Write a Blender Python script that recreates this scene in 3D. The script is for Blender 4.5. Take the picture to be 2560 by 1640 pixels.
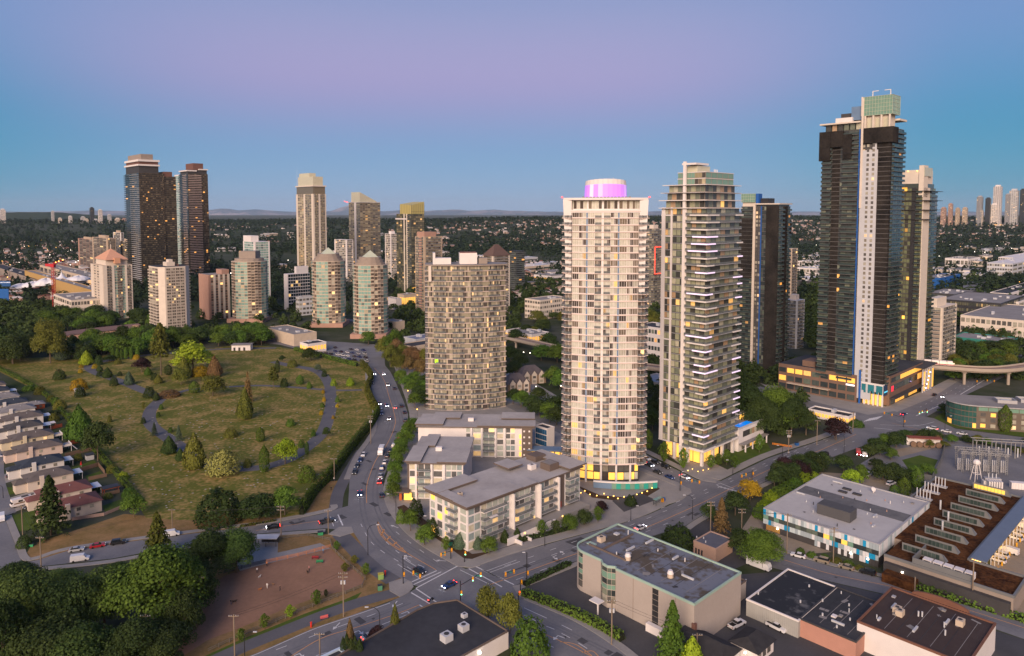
import bpy,math,random
import numpy as np
from math import radians,sin,cos,atan2,pi,sqrt,tan
from mathutils import Vector,Matrix
for o_ in list(bpy.data.objects): bpy.data.objects.remove(o_)
S = bpy.context.scene
C = S.collection
R0 = random.Random(7)
# ---------------------------------------------------------------- camera
CAMZ,FPX,PITCH = 113.0,1800.0,radians(3.6)
HZ = 530.0
Y0 = HZ + FPX*tan(PITCH)              # principal row of the 2560 x 1640 photograph
cam = bpy.data.cameras.new('camera'); co = bpy.data.objects.new('camera',cam); C.objects.link(co)
co.location = (0,0,CAMZ); co.rotation_euler = (pi/2-PITCH,0,0)
cam.sensor_width = 36; cam.lens = 36*FPX/2560; cam.shift_y = (Y0-820)/2560
cam.clip_start = 1; cam.clip_end = 60000
S.camera = co
# ---------------------------------------------------------------- world, sun, exposure
SUN_EL,SUN_AZ = 23.0,196.0          # low west glow behind the camera (azimuth clockwise from +Y)
W = bpy.data.worlds.new('World'); S.world = W; W.use_nodes = True
nt = W.node_tree; nt.nodes.clear(); N = nt.nodes.new; L = nt.links.new
out = N('ShaderNodeOutputWorld'); bg = N('ShaderNodeBackground'); bg2 = N('ShaderNodeBackground'); addn = N('ShaderNodeAddShader')
sky = N('ShaderNodeTexSky'); sky.sky_type = 'NISHITA'; sky.sun_disc = False
sky.sun_elevation = radians(SUN_EL); sky.sun_rotation = radians(SUN_AZ); sky.altitude = 100
bg2.inputs[1].default_value = 0.008; L(sky.outputs[0],bg2.inputs[0])
tc = N('ShaderNodeTexCoord'); sx = N('ShaderNodeSeparateXYZ'); L(tc.outputs['Generated'],sx.inputs[0])
def sky_ramp(stops):
 r = N('ShaderNodeValToRGB'); r.color_ramp.interpolation = 'B_SPLINE'
 e = r.color_ramp.elements
 while len(e) < len(stops): e.new(0.5)
 for el,(p,c) in zip(e,stops):
  el.position = p; el.color = tuple((x/255.0/12.92 if x < 10.3 else ((x/255.0+.055)/1.055)**2.4) for x in c)+(1,)
 L(sx.outputs['Z'],r.inputs[0]); return r
# dusk sky: blue grey at the horizon, rose belt above the earth shadow, pale blue overhead
r_anti = sky_ramp([(0.0,(146,172,208)),(0.035,(130,166,208)),(0.085,(108,156,204)),(0.14,(150,150,200)),(0.19,(172,158,204)),(0.27,(150,162,204)),(0.45,(112,140,196)),(1.0,(84,112,172))])
r_side = sky_ramp([(0.0,(98,154,188)),(0.04,(64,148,188)),(0.10,(46,142,186)),(0.15,(78,144,192)),(0.22,(118,150,202)),(0.30,(112,146,200)),(0.45,(100,132,190)),(1.0,(84,112,172))])
r_west = sky_ramp([(0.0,(240,178,134)),(0.08,(236,184,152)),(0.2,(208,184,182)),(0.35,(148,158,192)),(0.6,(104,130,184)),(1.0,(80,108,168))])
def vm(op,a=None,b=None):
 n = N('ShaderNodeMath'); n.operation = op
 for i,v in enumerate((a,b)):
  if v is None: continue
  if isinstance(v,(int,float)): n.inputs[i].default_value = v
  else: L(v,n.inputs[i])
 return n.outputs[0]
hl = vm('SQRT',vm('ADD',vm('POWER',sx.outputs['X'],2.0),vm('POWER',sx.outputs['Y'],2.0)))
AZC = radians(-4)
dotc = vm('DIVIDE',vm('ADD',vm('MULTIPLY',sx.outputs['X'],sin(AZC)),vm('MULTIPLY',sx.outputs['Y'],cos(AZC))),vm('MAXIMUM',hl,0.001))
def mapr(v,a,b):
 n = N('ShaderNodeMapRange'); n.interpolation_type = 'SMOOTHSTEP'
 n.inputs[1].default_value = a; n.inputs[2].default_value = b; L(v,n.inputs[0]); return n.outputs[0]
def mixc(f,a,b):
 n = N('ShaderNodeMixRGB'); L(f,n.inputs[0]); L(a,n.inputs[1]); L(b,n.inputs[2]); return n.outputs[0]
c1 = mixc(mapr(dotc,0.80,0.995),r_side.outputs[0],r_anti.outputs[0])
c2 = mixc(mapr(dotc,0.55,-0.85),c1,r_west.outputs[0])
L(c2,bg.inputs[0]); bg.inputs[1].default_value = 0.63
L(bg.outputs[0],addn.inputs[0]); L(bg2.outputs[0],addn.inputs[1]); L(addn.outputs[0],out.inputs[0])
sl = bpy.data.lights.new('sun','SUN'); sl.energy = 3.6; sl.angle = radians(38); sl.color = (1.0,0.75,0.56)
so = bpy.data.objects.new('sun',sl); C.objects.link(so)
so.rotation_euler = Vector((sin(radians(SUN_AZ))*cos(radians(SUN_EL)),cos(radians(SUN_AZ))*cos(radians(SUN_EL)),sin(radians(SUN_EL)))).to_track_quat('Z','Y').to_euler()
S.view_settings.view_transform = 'Standard'; S.view_settings.look = 'None'
S.view_settings.exposure = 0.5; S.view_settings.gamma = 1.0
try: S.view_settings.use_curve_mapping = False
except Exception: pass
S.render.engine = 'CYCLES'
S.cycles.max_bounces = 5; S.cycles.diffuse_bounces = 2; S.cycles.glossy_bounces = 2; S.cycles.transmission_bounces = 3
S.cycles.volume_bounces = 0; S.cycles.transparent_max_bounces = 6; S.cycles.use_denoising = True
S.cycles.caustics_reflective = False; S.cycles.caustics_refractive = False
# ---------------------------------------------------------------- projection helpers (photograph pixel <-> place)
_c,_s = cos(PITCH),sin(PITCH)
def G(px,py,z=0.0):
 a = (px-1280)/FPX; b = (Y0-py)/FPX
 dz = -_s + b*_c; dy = _c + b*_s
 t = (z-CAMZ)/dz
 return Vector((a*t,dy*t,z))
def zat(p,py):
 k = (Y0-py)/FPX
 return CAMZ + p[1]*(k*_c-_s)/(_c+k*_s)
def xat(px,Yd,z=0.0):
 d = Yd*_c-(z-CAMZ)*_s
 return (px-1280)/FPX*d
def pxof(p):
 d = p[1]*_c-(p[2]-CAMZ)*_s
 return 1280+FPX*p[0]/d,Y0-FPX*(p[1]*_s+(p[2]-CAMZ)*_c)/d
def mpp(p): return p[1]/FPX           # metres per photograph pixel at a place
GA = radians(43.5)                    # street grid: local +x runs right and away, local +y left and away
UU = Vector((cos(GA),sin(GA),0)); VV = Vector((-sin(GA),cos(GA),0))
def along(Np,d,px):                 # distance from Np along d until it stands at photo column px
 lo,hi = 0.0,400.0
 f = lambda t: pxof(Np+d*t)[0]-px
 a = f(0.0)
 for _ in range(50):
  m = (lo+hi)/2
  if (f(m) > 0) == (a > 0): lo = m
  else: hi = m
 return lo
# ---------------------------------------------------------------- materials
MATS = {}
def _mat(name):
 m = bpy.data.materials.new(name); m.use_nodes = True
 t = m.node_tree; t.nodes.clear()
 o = t.nodes.new('ShaderNodeOutputMaterial'); b = t.nodes.new('ShaderNodeBsdfPrincipled')
 t.links.new(b.outputs[0],o.inputs[0]); MATS[name] = m
 return m,t,b,o
def mat(name,col,rough=0.8,var=0.18,s1=0.35,s2=4.0,col2=None,spec=0.3,metal=0.0,bump=0.0,sharp=None,f2=0.35):
 """plain procedural surface: two scales of noise move the colour between col and col2"""
 if name in MATS: return MATS[name]
 m,t,b,o = _mat(name)
 n = t.nodes.new; l = t.links.new
 g = n('ShaderNodeNewGeometry')
 a = n('ShaderNodeTexNoise'); a.inputs['Scale'].default_value = s1; a.inputs['Detail'].default_value = 4; l(g.outputs['Position'],a.inputs['Vector'])
 c = n('ShaderNodeTexNoise'); c.inputs['Scale'].default_value = s2; c.inputs['Detail'].default_value = 3; l(g.outputs['Position'],c.inputs['Vector'])
 mx = n('ShaderNodeMath'); mx.operation = 'MULTIPLY_ADD'; l(c.outputs[0],mx.inputs[0]); mx.inputs[1].default_value = f2
 m1 = n('ShaderNodeMath'); m1.operation = 'MULTIPLY'; l(a.outputs[0],m1.inputs[0]); m1.inputs[1].default_value = 1-f2; l(m1.outputs[0],mx.inputs[2])
 rp = n('ShaderNodeMapRange'); lo,hi = sharp if sharp else (0.3,0.7)
 rp.inputs[1].default_value = lo; rp.inputs[2].default_value = hi; l(mx.outputs[0],rp.inputs[0])
 mc = n('ShaderNodeMixRGB'); l(rp.outputs[0],mc.inputs[0])
 c2 = col2 if col2 else tuple(min(1,x*(1+var)) for x in col)
 c1 = col if col2 else tuple(x*(1-var) for x in col)
 mc.inputs[1].default_value = (*c1,1); mc.inputs[2].default_value = (*c2,1)
 l(mc.outputs[0],b.inputs['Base Color'])
 b.inputs['Roughness'].default_value = rough; b.inputs['Specular IOR Level'].default_value = spec; b.inputs['Metallic'].default_value = metal
 if bump:
  bp = n('ShaderNodeBump'); bp.inputs['Strength'].default_value = bump; bp.inputs['Distance'].default_value = 0.2
  l(c.outputs[0],bp.inputs['Height']); l(bp.outputs[0],b.inputs['Normal'])
 return m
def emit(name,col,e):
 if name in MATS: return MATS[name]
 m,t,b,o = _mat(name)
 b.inputs['Base Color'].default_value = (*[min(.8,x) for x in col],1)
 b.inputs['Emission Color'].default_value = (*col,1); b.inputs['Emission Strength'].default_value = e
 return m
def rnd_node(t):
 n = t.nodes.new; l = t.links.new
 g = n('ShaderNodeNewGeometry'); oi = n('ShaderNodeObjectInfo')
 a = n('ShaderNodeMath'); a.operation = 'ADD'; l(g.outputs['Random Per Island'],a.inputs[0]); l(oi.outputs['Random'],a.inputs[1])
 f = n('ShaderNodeMath'); f.operation = 'FRACT'; l(a.outputs[0],f.inputs[0])
 return f.outputs[0],oi.outputs['Random']
def pane(name,stops,lit=(1.0,0.6,0.2),litfrac=0.05,lite=2.0,rough=0.12,spec=0.6):
 """window glass: each pane draws its look from stops [(share, colour)] (blinds, curtains, dark rooms); a share of panes is lit"""
 if name in MATS: return MATS[name]
 m,t,b,o = _mat(name); n = t.nodes.new; l = t.links.new
 r,oi = rnd_node(t)
 rp = n('ShaderNodeValToRGB'); rp.color_ramp.interpolation = 'CONSTANT'; e = rp.color_ramp.elements
 while len(e) < len(stops): e.new(0.5)
 acc = 0.0
 for el,(f,c) in zip(e,stops):
  el.position = acc*(1-litfrac); el.color = (*c,1); acc += f
 l(r,rp.inputs[0])
 g = n('ShaderNodeNewGeometry'); nz = n('ShaderNodeTexNoise'); nz.inputs['Scale'].default_value = .8; l(g.outputs['Position'],nz.inputs['Vector'])
 mr = n('ShaderNodeMapRange'); mr.inputs[1].default_value = .35; mr.inputs[2].default_value = .65; mr.inputs[3].default_value = .86; mr.inputs[4].default_value = 1.06; l(nz.outputs[0],mr.inputs[0])
 hs = n('ShaderNodeMixRGB'); hs.blend_type = 'MULTIPLY'; hs.inputs[0].default_value = 1; l(rp.outputs[0],hs.inputs[1]); l(mr.outputs[0],hs.inputs[2])
 l(hs.outputs[0],b.inputs['Base Color'])
 gt = n('ShaderNodeMath'); gt.operation = 'GREATER_THAN'; l(r,gt.inputs[0]); gt.inputs[1].default_value = 1-litfrac
 ms = n('ShaderNodeMath'); ms.operation = 'MULTIPLY'; l(gt.outputs[0],ms.inputs[0])
 m2 = n('ShaderNodeMath'); m2.operation = 'MULTIPLY'; l(mr.outputs[0],m2.inputs[0]); m2.inputs[1].default_value = lite
 rv = n('ShaderNodeMath'); rv.operation = 'MULTIPLY'; l(r,rv.inputs[0]); rv.inputs[1].default_value = 931.7
 rf = n('ShaderNodeMath'); rf.operation = 'FRACT'; l(rv.outputs[0],rf.inputs[0]); ra = n('ShaderNodeMath'); ra.operation = 'MULTIPLY_ADD'; l(rf.outputs[0],ra.inputs[0]); ra.inputs[1].default_value = 1.1; ra.inputs[2].default_value = .25
 rm = n('ShaderNodeMath'); rm.operation = 'MULTIPLY'; l(m2.outputs[0],rm.inputs[0]); l(ra.outputs[0],rm.inputs[1]); l(rm.outputs[0],ms.inputs[1])
 b.inputs['Emission Color'].default_value = (*lit,1); l(ms.outputs[0],b.inputs['Emission Strength'])
 b.inputs['Roughness'].default_value = rough; b.inputs['Specular IOR Level'].default_value = spec
 return m
def see_through(m,f):
 t = m.node_tree; o = next(n for n in t.nodes if n.type == 'OUTPUT_MATERIAL'); b = next(n for n in t.nodes if n.type == 'BSDF_PRINCIPLED')
 tr = t.nodes.new('ShaderNodeBsdfTransparent'); mx = t.nodes.new('ShaderNodeMixShader'); mx.inputs[0].default_value = f
 t.links.new(b.outputs[0],mx.inputs[1]); t.links.new(tr.outputs[0],mx.inputs[2]); t.links.new(mx.outputs[0],o.inputs[0]); return m
def leafmat(name,dark,light,hue=0.5,trans=0.25):
 if name in MATS: return MATS[name]
 m,t,b,o = _mat(name); n = t.nodes.new; l = t.links.new
 r,oi = rnd_node(t)
 g = n('ShaderNodeNewGeometry'); nz = n('ShaderNodeTexNoise'); nz.inputs['Scale'].default_value = 0.28; nz.inputs['Detail'].default_value = 3; l(g.outputs['Position'],nz.inputs['Vector'])
 ad = n('ShaderNodeMath'); ad.operation = 'MULTIPLY_ADD'; l(nz.outputs[0],ad.inputs[0]); ad.inputs[1].default_value = 1.3; ad.inputs[2].default_value = -0.15
 av = n('ShaderNodeMath'); av.operation = 'MULTIPLY_ADD'; l(r,av.inputs[0]); av.inputs[1].default_value = 0.45
 h2 = n('ShaderNodeMath'); h2.operation = 'MULTIPLY'; l(ad.outputs[0],h2.inputs[0]); h2.inputs[1].default_value = 0.55; l(h2.outputs[0],av.inputs[2])
 mc = n('ShaderNodeMixRGB'); l(av.outputs[0],mc.inputs[0]); mc.inputs[1].default_value = (*dark,1); mc.inputs[2].default_value = (*light,1)
 hs = n('ShaderNodeHueSaturation'); l(mc.outputs[0],hs.inputs['Color'])
 hv = n('ShaderNodeMapRange'); hv.inputs[3].default_value = 0.485; hv.inputs[4].default_value = 0.515; l(oi,hv.inputs[0]); l(hv.outputs[0],hs.inputs['Hue'])
 vv = n('ShaderNodeMapRange'); vv.inputs[3].default_value = 0.75; vv.inputs[4].default_value = 1.2
 fr = n('ShaderNodeMath'); fr.operation = 'MULTIPLY'; l(oi,fr.inputs[0]); fr.inputs[1].default_value = 7.31
 f2 = n('ShaderNodeMath'); f2.operation = 'FRACT'; l(fr.outputs[0],f2.inputs[0]); l(f2.outputs[0],vv.inputs[0]); l(vv.outputs[0],hs.inputs['Value'])
 l(hs.outputs[0],b.inputs['Base Color']); b.inputs['Roughness'].default_value = 0.75; b.inputs['Specular IOR Level'].default_value = 0.15
 tr = n('ShaderNodeBsdfTranslucent'); l(hs.outputs[0],tr.inputs[0])
 mx = n('ShaderNodeMixShader'); mx.inputs[0].default_value = trans; l(b.outputs[0],mx.inputs[1]); l(tr.outputs[0],mx.inputs[2]); l(mx.outputs[0],o.inputs[0])
 return m
# ---------------------------------------------------------------- mesh and object helpers
class MB:
 def __init__(s): s.v = []; s.f = []; s.m = []
 def quad(s,a,b,c,d,mi=0):
  k = len(s.v); s.v += [tuple(a),tuple(b),tuple(c),tuple(d)]; s.f.append((k,k+1,k+2,k+3)); s.m.append(mi)
 def tri(s,a,b,c,mi=0):
  k = len(s.v); s.v += [tuple(a),tuple(b),tuple(c)]; s.f.append((k,k+1,k+2)); s.m.append(mi)
 def box(s,x0,x1,y0,y1,z0,z1,mi=0,top=None):
  k = len(s.v)
  s.v += [(x0,y0,z0),(x1,y0,z0),(x1,y1,z0),(x0,y1,z0),(x0,y0,z1),(x1,y0,z1),(x1,y1,z1),(x0,y1,z1)]
  for q in ((0,3,2,1),(4,5,6,7),(0,1,5,4),(1,2,6,5),(2,3,7,6),(3,0,4,7)):
   s.f.append(tuple(k+i for i in q)); s.m.append(top if (top is not None and q[0] == 4) else mi)
 def obox(s,p,d,n,L,T,z0,z1,mi=0):
  """box along d (length L) from p, thickness T along n"""
  k = len(s.v)
  a = [(p[0],p[1]),(p[0]+d[0]*L,p[1]+d[1]*L),(p[0]+d[0]*L+n[0]*T,p[1]+d[1]*L+n[1]*T),(p[0]+n[0]*T,p[1]+n[1]*T)]
  s.v += [(x,y,z0) for x,y in a]+[(x,y,z1) for x,y in a]
  for q in ((0,1,2,3),(4,7,6,5),(0,4,5,1),(1,5,6,2),(2,6,7,3),(3,7,4,0)):
   s.f.append(tuple(k+i for i in q)); s.m.append(mi)
 def prism(s,pts,z0,z1,mi=0,top=None,z1s=None):
  k = len(s.v); n = len(pts)
  s.v += [(p[0],p[1],z0) for p in pts]+[(p[0],p[1],(z1s[i] if z1s else z1)) for i,p in enumerate(pts)]
  s.f.append(tuple(k+n-1-i for i in range(n))); s.m.append(mi)
  s.f.append(tuple(k+n+i for i in range(n))); s.m.append(mi if top is None else top)
  for i in range(n):
   j = (i+1) % n; s.f.append((k+i,k+j,k+n+j,k+n+i)); s.m.append(mi)
 def cyl(s,c,r,z0,z1,n=8,mi=0,r2=None):
  r2 = r if r2 is None else r2
  k = len(s.v)
  s.v += [(c[0]+r*cos(2*pi*i/n),c[1]+r*sin(2*pi*i/n),z0) for i in range(n)]
  s.v += [(c[0]+r2*cos(2*pi*i/n),c[1]+r2*sin(2*pi*i/n),z1) for i in range(n)]
  s.f.append(tuple(k+n-1-i for i in range(n))); s.m.append(mi); s.f.append(tuple(k+n+i for i in range(n))); s.m.append(mi)
  for i in range(n):
   j = (i+1) % n; s.f.append((k+i,k+j,k+n+j,k+n+i)); s.m.append(mi)
 def tube(s,a,b,r,n=5,mi=0,r2=None):
  a = Vector(a); b = Vector(b); d = (b-a)
  if d.length < 1e-6: return
  q = d.normalized().to_track_quat('Z','Y'); r2 = r if r2 is None else r2
  k = len(s.v)
  for c,rr in ((a,r),(b,r2)):
   for i in range(n): s.v.append(tuple(c+q @ Vector((rr*cos(2*pi*i/n),rr*sin(2*pi*i/n),0))))
  s.f.append(tuple(k+n-1-i for i in range(n))); s.m.append(mi); s.f.append(tuple(k+n+i for i in range(n))); s.m.append(mi)
  for i in range(n):
   j = (i+1) % n; s.f.append((k+i,k+j,k+n+j,k+n+i)); s.m.append(mi)
 def mesh(s,name,mats,smooth=False):
  me = bpy.data.meshes.new(name); me.from_pydata(s.v,[],s.f)
  for m in (mats if isinstance(mats,(list,tuple)) else [mats]): me.materials.append(m)
  if any(s.m): me.polygons.foreach_set('material_index',s.m)
  if smooth: me.polygons.foreach_set('use_smooth',[True]*len(s.f))
  me.update(); return me
 def build(s,name,mats,parent=None,smooth=False,**kw):
  return obj(name,s.mesh(name,mats,smooth),parent,**kw)
def obj(name,me,parent=None,loc=(0,0,0),rz=0.0,sc=None,label=None,cat=None,group=None,kind=None,rot=None):
 o = bpy.data.objects.new(name,me); C.objects.link(o)
 o.location = loc
 if rot: o.rotation_euler = rot
 elif rz: o.rotation_euler = (0,0,rz)
 if sc: o.scale = sc
 if parent: o.parent = parent
 if label: o['label'] = label
 if cat: o['category'] = cat
 if group: o['group'] = group
 if kind: o['kind'] = kind
 return o
def thing(name,label,cat,loc=(0,0,0),rz=0.0,group=None):
 return obj(name,None,None,loc,rz,label=label,cat=cat,group=group)
_UC = {}
def unit(shape,m):
 k = (shape,m.name)
 if k in _UC: return _UC[k]
 b = MB()
 if shape == 'box': b.box(-.5,.5,-.5,.5,0,1)
 elif shape == 'cyl': b.cyl((0,0),.5,0,1,10)
 elif shape == 'cyl20': b.cyl((0,0),.5,0,1,20)
 elif shape == 'cone': b.cyl((0,0),.5,0,1,10,r2=.02)
 elif shape == 'frust': b.cyl((0,0),.5,0,1,12,r2=.3)
 elif shape == 'ball':
  n,k2 = 8,5; vs = []
  for i in range(k2+1):
   a = -pi/2+pi*i/k2
   for j in range(n): vs.append((.5*cos(a)*cos(2*pi*j/n),.5*cos(a)*sin(2*pi*j/n),.5+.5*sin(a)))
  b.v = vs
  for i in range(k2):
   for j in range(n): b.f.append((i*n+j,i*n+(j+1) % n,(i+1)*n+(j+1) % n,(i+1)*n+j)); b.m.append(0)
 _UC[k] = b.mesh(shape+'_'+m.name,m); return _UC[k]
def part(parent,name,m,cx,cy,z0,sx_,sy_,sz_,rz=0.0,shape='box',**kw):
 return obj(name,unit(shape,m),parent,(cx,cy,z0),rz,(sx_,sy_,sz_),**kw)
def flat(name,pix,m,z,h=0.0,pts=None,kind='structure',**kw):
 """a ground sheet (or kerbed slab when h) outlined by photograph pixels on the ground"""
 P = pts if pts else [G(x,y) for x,y in pix]
 b = MB(); P = [(p[0],p[1]) for p in P]
 ar = sum(P[i][0]*P[(i+1) % len(P)][1]-P[(i+1) % len(P)][0]*P[i][1] for i in range(len(P)))
 if ar < 0: P = P[::-1]
 if h: b.prism(P,z,z+h)
 else: b.v = [(x,y,z) for x,y in P]; b.f = [tuple(range(len(P)))]; b.m = [0]
 return b.build(name,m,kind=kind,**kw)
def offs(pts,d):
 """offset a CCW convex outline outwards"""
 n = len(pts); r = []
 for i in range(n):
  p0,p1,p2 = Vector(pts[i-1][:2]),Vector(pts[i][:2]),Vector(pts[(i+1) % n][:2])
  a = (p1-p0).normalized(); b_ = (p2-p1).normalized()
  na = Vector((a.y,-a.x)); nb = Vector((b_.y,-b_.x)); m_ = na+nb
  m_ = m_*(d/max(.35,m_.dot(na))) if m_.length > 1e-6 else na*d
  r.append((p1.x+m_.x,p1.y+m_.y))
 return r
# ================================================================ shared materials
m_asph = mat('asphalt',(0.125,0.128,0.142),0.85,col2=(0.20,0.198,0.208),s1=0.09,s2=1.2,spec=.25)
m_asphd = mat('asphalt_dark',(0.045,0.046,0.052),0.85,col2=(0.075,0.075,0.082),s1=0.1,s2=1.5)
m_walk = mat('concrete_paving',(0.22,0.21,0.205),0.85,col2=(0.30,0.285,0.27),s1=.2,s2=2)
m_kerb = mat('kerb_concrete',(0.30,0.29,0.28),0.85)
m_path = mat('path_asphalt',(0.085,0.085,0.097),.85,col2=(0.12,0.12,0.132),s1=.15,s2=2)
m_lawn = mat('dry_lawn',(0.105,0.116,0.024),.95,col2=(0.33,0.230,0.092),s1=.085,s2=.55,sharp=(.46,.63),f2=.5,spec=.05)
m_verge = mat('dry_verge',(0.15,0.11,0.042),.95,col2=(0.29,0.18,0.088),s1=.15,s2=1.1,sharp=(.35,.65),spec=.05)
m_grass = mat('green_grass',(0.045,0.085,0.014),.95,col2=(0.09,0.12,0.028),s1=.2,s2=1.5,spec=.05)
m_grav = mat('brown_gravel',(0.20,0.118,0.080),.95,col2=(0.30,0.175,0.118),s1=.07,s2=.8,spec=.05)
m_soil = mat('planting_soil',(0.05,0.035,0.024),.95,col2=(0.09,0.06,0.04),s1=.3,s2=2,spec=.05)
m_sand = mat('pale_gravel',(0.22,0.185,0.145),.95,col2=(0.30,0.255,0.2),s1=.1,s2=1,spec=.05)
m_white = mat('road_paint_white',(0.55,0.55,0.56),.7,.15,s1=.8,s2=5)
m_orange = mat('road_paint_orange',(0.55,0.27,0.10),.7,.15,s1=.8,s2=5)
m_ground = mat('city_ground',(0.030,0.046,0.016),.95,col2=(0.075,0.078,0.06),s1=.012,s2=.09,sharp=(.38,.62),spec=.05)
# ================================================================ ground sheet with far hills
RID = [(-1500,542),(-400,542),(0,545),(160,546),(330,547),(700,547),(1100,544),(1300,540),(1650,539),(2000,538),(2300,541),(2560,538),(3000,536),(4200,536)]
def ridge_y(t):
 for (a,ya),(b,yb) in zip(RID,RID[1:]):
  if a <= t <= b: return ya+(yb-ya)*(t-a)/(b-a)
 return 536
def hn(x,y):
 return sin(x*.0021+1.3)*cos(y*.0017+.4)+.5*sin(x*.0053+y*.0031)+.3*sin(x*.011-y*.009)
def terrain(x,y):
 if y < 2100: return 0.0
 t = 1280+1800*x/y
 zr = 113-(ridge_y(t)+8-530)*4600/1800
 s = min(1,(y-2100)/2500); s = s*s*(3-2*s)
 z = zr*s+hn(x,y)*5*s
 if y > 4600: z *= max(.25,1-(y-4600)/3000)
 return z
def make_ground():
 ys = [-600,-200,100,400,800,1300,1800,2100]+[2100+125*i for i in range(1,28)]+[5800,6500,7500,9000,11500,14500,26000]
 nx = 90; v = []; f = []
 for y in ys:
  w = min(25500,max(1500,abs(y)*1.25))
  for i in range(nx+1):
   x = -w+2*w*i/nx; v.append((x,y,terrain(x,y)))
 for j in range(len(ys)-1):
  for i in range(nx):
   a = j*(nx+1)+i; f.append((a,a+1,a+nx+2,a+nx+1))
 b = MB(); b.v = v; b.f = f; b.m = [0]*len(f)
 b.build('ground',m_ground,smooth=True,kind='structure')
make_ground()
# far snow-topped mountain range, distance haze put into its bluish colour
m_mtn = mat('far_mountain',(0.09,0.14,0.20),.9,col2=(0.30,0.28,0.32),s1=.0011,s2=.006,sharp=(.45,.62))
def make_mountains():
 b = MB(); Yd = 24000; n = 150; v = []; rows = 7
 r = random.Random(3)
 pk = [(560,519,60),(640,523,80),(868,511,46),(905,519,60),(1130,523,90),(1235,524,110),(430,523,90),(1010,525,70),(250,526,130),(1750,526,150),(2200,527,200)]
 prof = []
 for i in range(n+1):
  t = -300+3200*i/n; y = 529
  for (c,yt,w) in pk: y = min(y,yt+(529-yt)*min(1,abs(t-c)/w)**.8)
  prof.append((t,y+r.uniform(-.7,.7)))
 for j in range(rows):
  k = j/(rows-1)
  for (t,y) in prof:
   Y = Yd+700*(1-abs(2*k-1)); fr = 1-abs(2*k-1)
   zt = 113+(530-y)*Yd/1800
   v.append(((t-1280)/1800*(Yd-900+1800*k),Yd-900+1800*k,4+(zt-4)*fr**.8+(r.uniform(-8,8) if 0 < fr < 1 else 0)))
 for j in range(rows-1):
  for i in range(n):
   a = j*(n+1)+i; b.f.append((a,a+1,a+n+2,a+n+1)); b.m.append(0)
 b.v = v; b.build('mountain',m_mtn,kind='structure')
make_mountains()
def make_hill():
 b = MB(); n = 60; r = random.Random(6); P = [(-400,533),(0,532),(60,530),(150,531),(230,537),(320,545),(420,550),(560,552)]
 for k in range(5):
  f = 1-abs(k/2-1)
  for i in range(n+1):
   t = -400+960*i/n; y = next(ya+(yb-ya)*(t-a)/(c-a) for (a,ya),(c,yb) in zip(P,P[1:]) if a <= t <= c); Y = 6200+500*k; z = 113+(530-y)*7200/1800; b.v.append(((t-1280)/1800*Y,Y,(z+r.uniform(-2,2))*f-5*(1-f)))
 for k in range(4):
  for i in range(n): a = k*(n+1)+i; b.f.append((a,a+1,a+n+2,a+n+1)); b.m.append(0)
 b.build('hill',mat('wooded_hill',(.016,.03,.016),.95,col2=(.04,.06,.03),s1=.02,s2=.1,spec=.05),kind='structure')
make_hill()
# ================================================================ strips along ground lines
def ribbon(P,wl,wr,z,b,mi=0,h=0.0):
 """P ground points; wl, wr metres to the left and right of travel"""
 n = len(P); Lp = []; Rp = []
 for i in range(n):
  a = Vector(P[max(0,i-1)][:2]); c = Vector(P[min(n-1,i+1)][:2]); d = (c-a).normalized(); nn = Vector((-d.y,d.x)); p = Vector(P[i][:2])
  Lp.append(p+nn*wl); Rp.append(p-nn*wr)
 for i in range(n-1):
  if h:
   b.prism([Rp[i],Rp[i+1],Lp[i+1],Lp[i]],z,z+h,mi)
  else:
   b.quad((*Rp[i],z),(*Rp[i+1],z),(*Lp[i+1],z),(*Lp[i],z),mi)
def smooth(P,k=6):
 P = [Vector(p) for p in P]; r = []
 Q = [P[0]]+P+[P[-1]]
 for i in range(1,len(Q)-2):
  p0,p1,p2,p3 = Q[i-1:i+3]
  for j in range(k):
   t = j/k
   r.append(.5*((2*p1)+(p2-p0)*t+(2*p0-5*p1+4*p2-p3)*t*t+(3*p1-p0-3*p2+p3)*t**3))
 r.append(P[-1]); return r
def strip(name,pix,wl,wr,m,z,h=0.0,sm=5,kind='structure',**kw):
 P = [G(x,y) for x,y in pix]
 if sm and len(P) > 2: P = smooth(P,sm)
 b = MB(); ribbon(P,wl,wr,z,b,0,h)
 return b.build(name,m,kind=kind,**kw)
# ---------------------------------------------------------------- lawns, verges, lots
flat('cemetery_lawn',[(-30,900),(120,893),(420,884),(600,862),(700,868),(800,884),(905,905),(925,945),(918,985),(948,1034),(930,1075),(800,1205),(756,1290),(640,1296),(500,1302),(366,1296),(300,1197),(257,1149),(160,1037),(114,989),(-30,915)],m_lawn,.03)
flat('dry_verge',[(366,1290),(310,1285),(200,1322),(80,1360),(60,1395),(96,1402),(640,1318),(850,1272),(870,1200),(800,1205),(756,1290),(500,1300)],m_verge,.026)
flat('park_verge',[(560,1345),(700,1336),(850,1336),(883,1330),(930,1395),(1009,1449),(1033,1463),(1000,1493),(883,1537),(783,1571),(640,1634),(560,1664),(300,1664),(420,1540)],m_verge,.026)
flat('park_green_verge',[(905,1480),(860,1500),(760,1535),(600,1600),(480,1655),(560,1655),(640,1605),(760,1556),(880,1512)],m_grass,.032)
flat('dog_park_gravel',[(640,1416),(827,1371),(860,1406),(905,1441),(909,1459),(860,1478),(799,1490),(710,1523),(600,1570),(520,1600),(420,1665),(250,1665),(430,1560),(510,1480),(560,1440)],m_grav,.036)
flat('dog_park_paving',[(640,1416),(600,1428),(590,1405),(640,1350),(700,1345),(694,1382),(800,1358),(827,1371)],m_walk,.034)
flat('dry_grass_bed',[(694,1380),(696,1346),(770,1341),(806,1352),(800,1358)],m_verge,.042)
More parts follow.
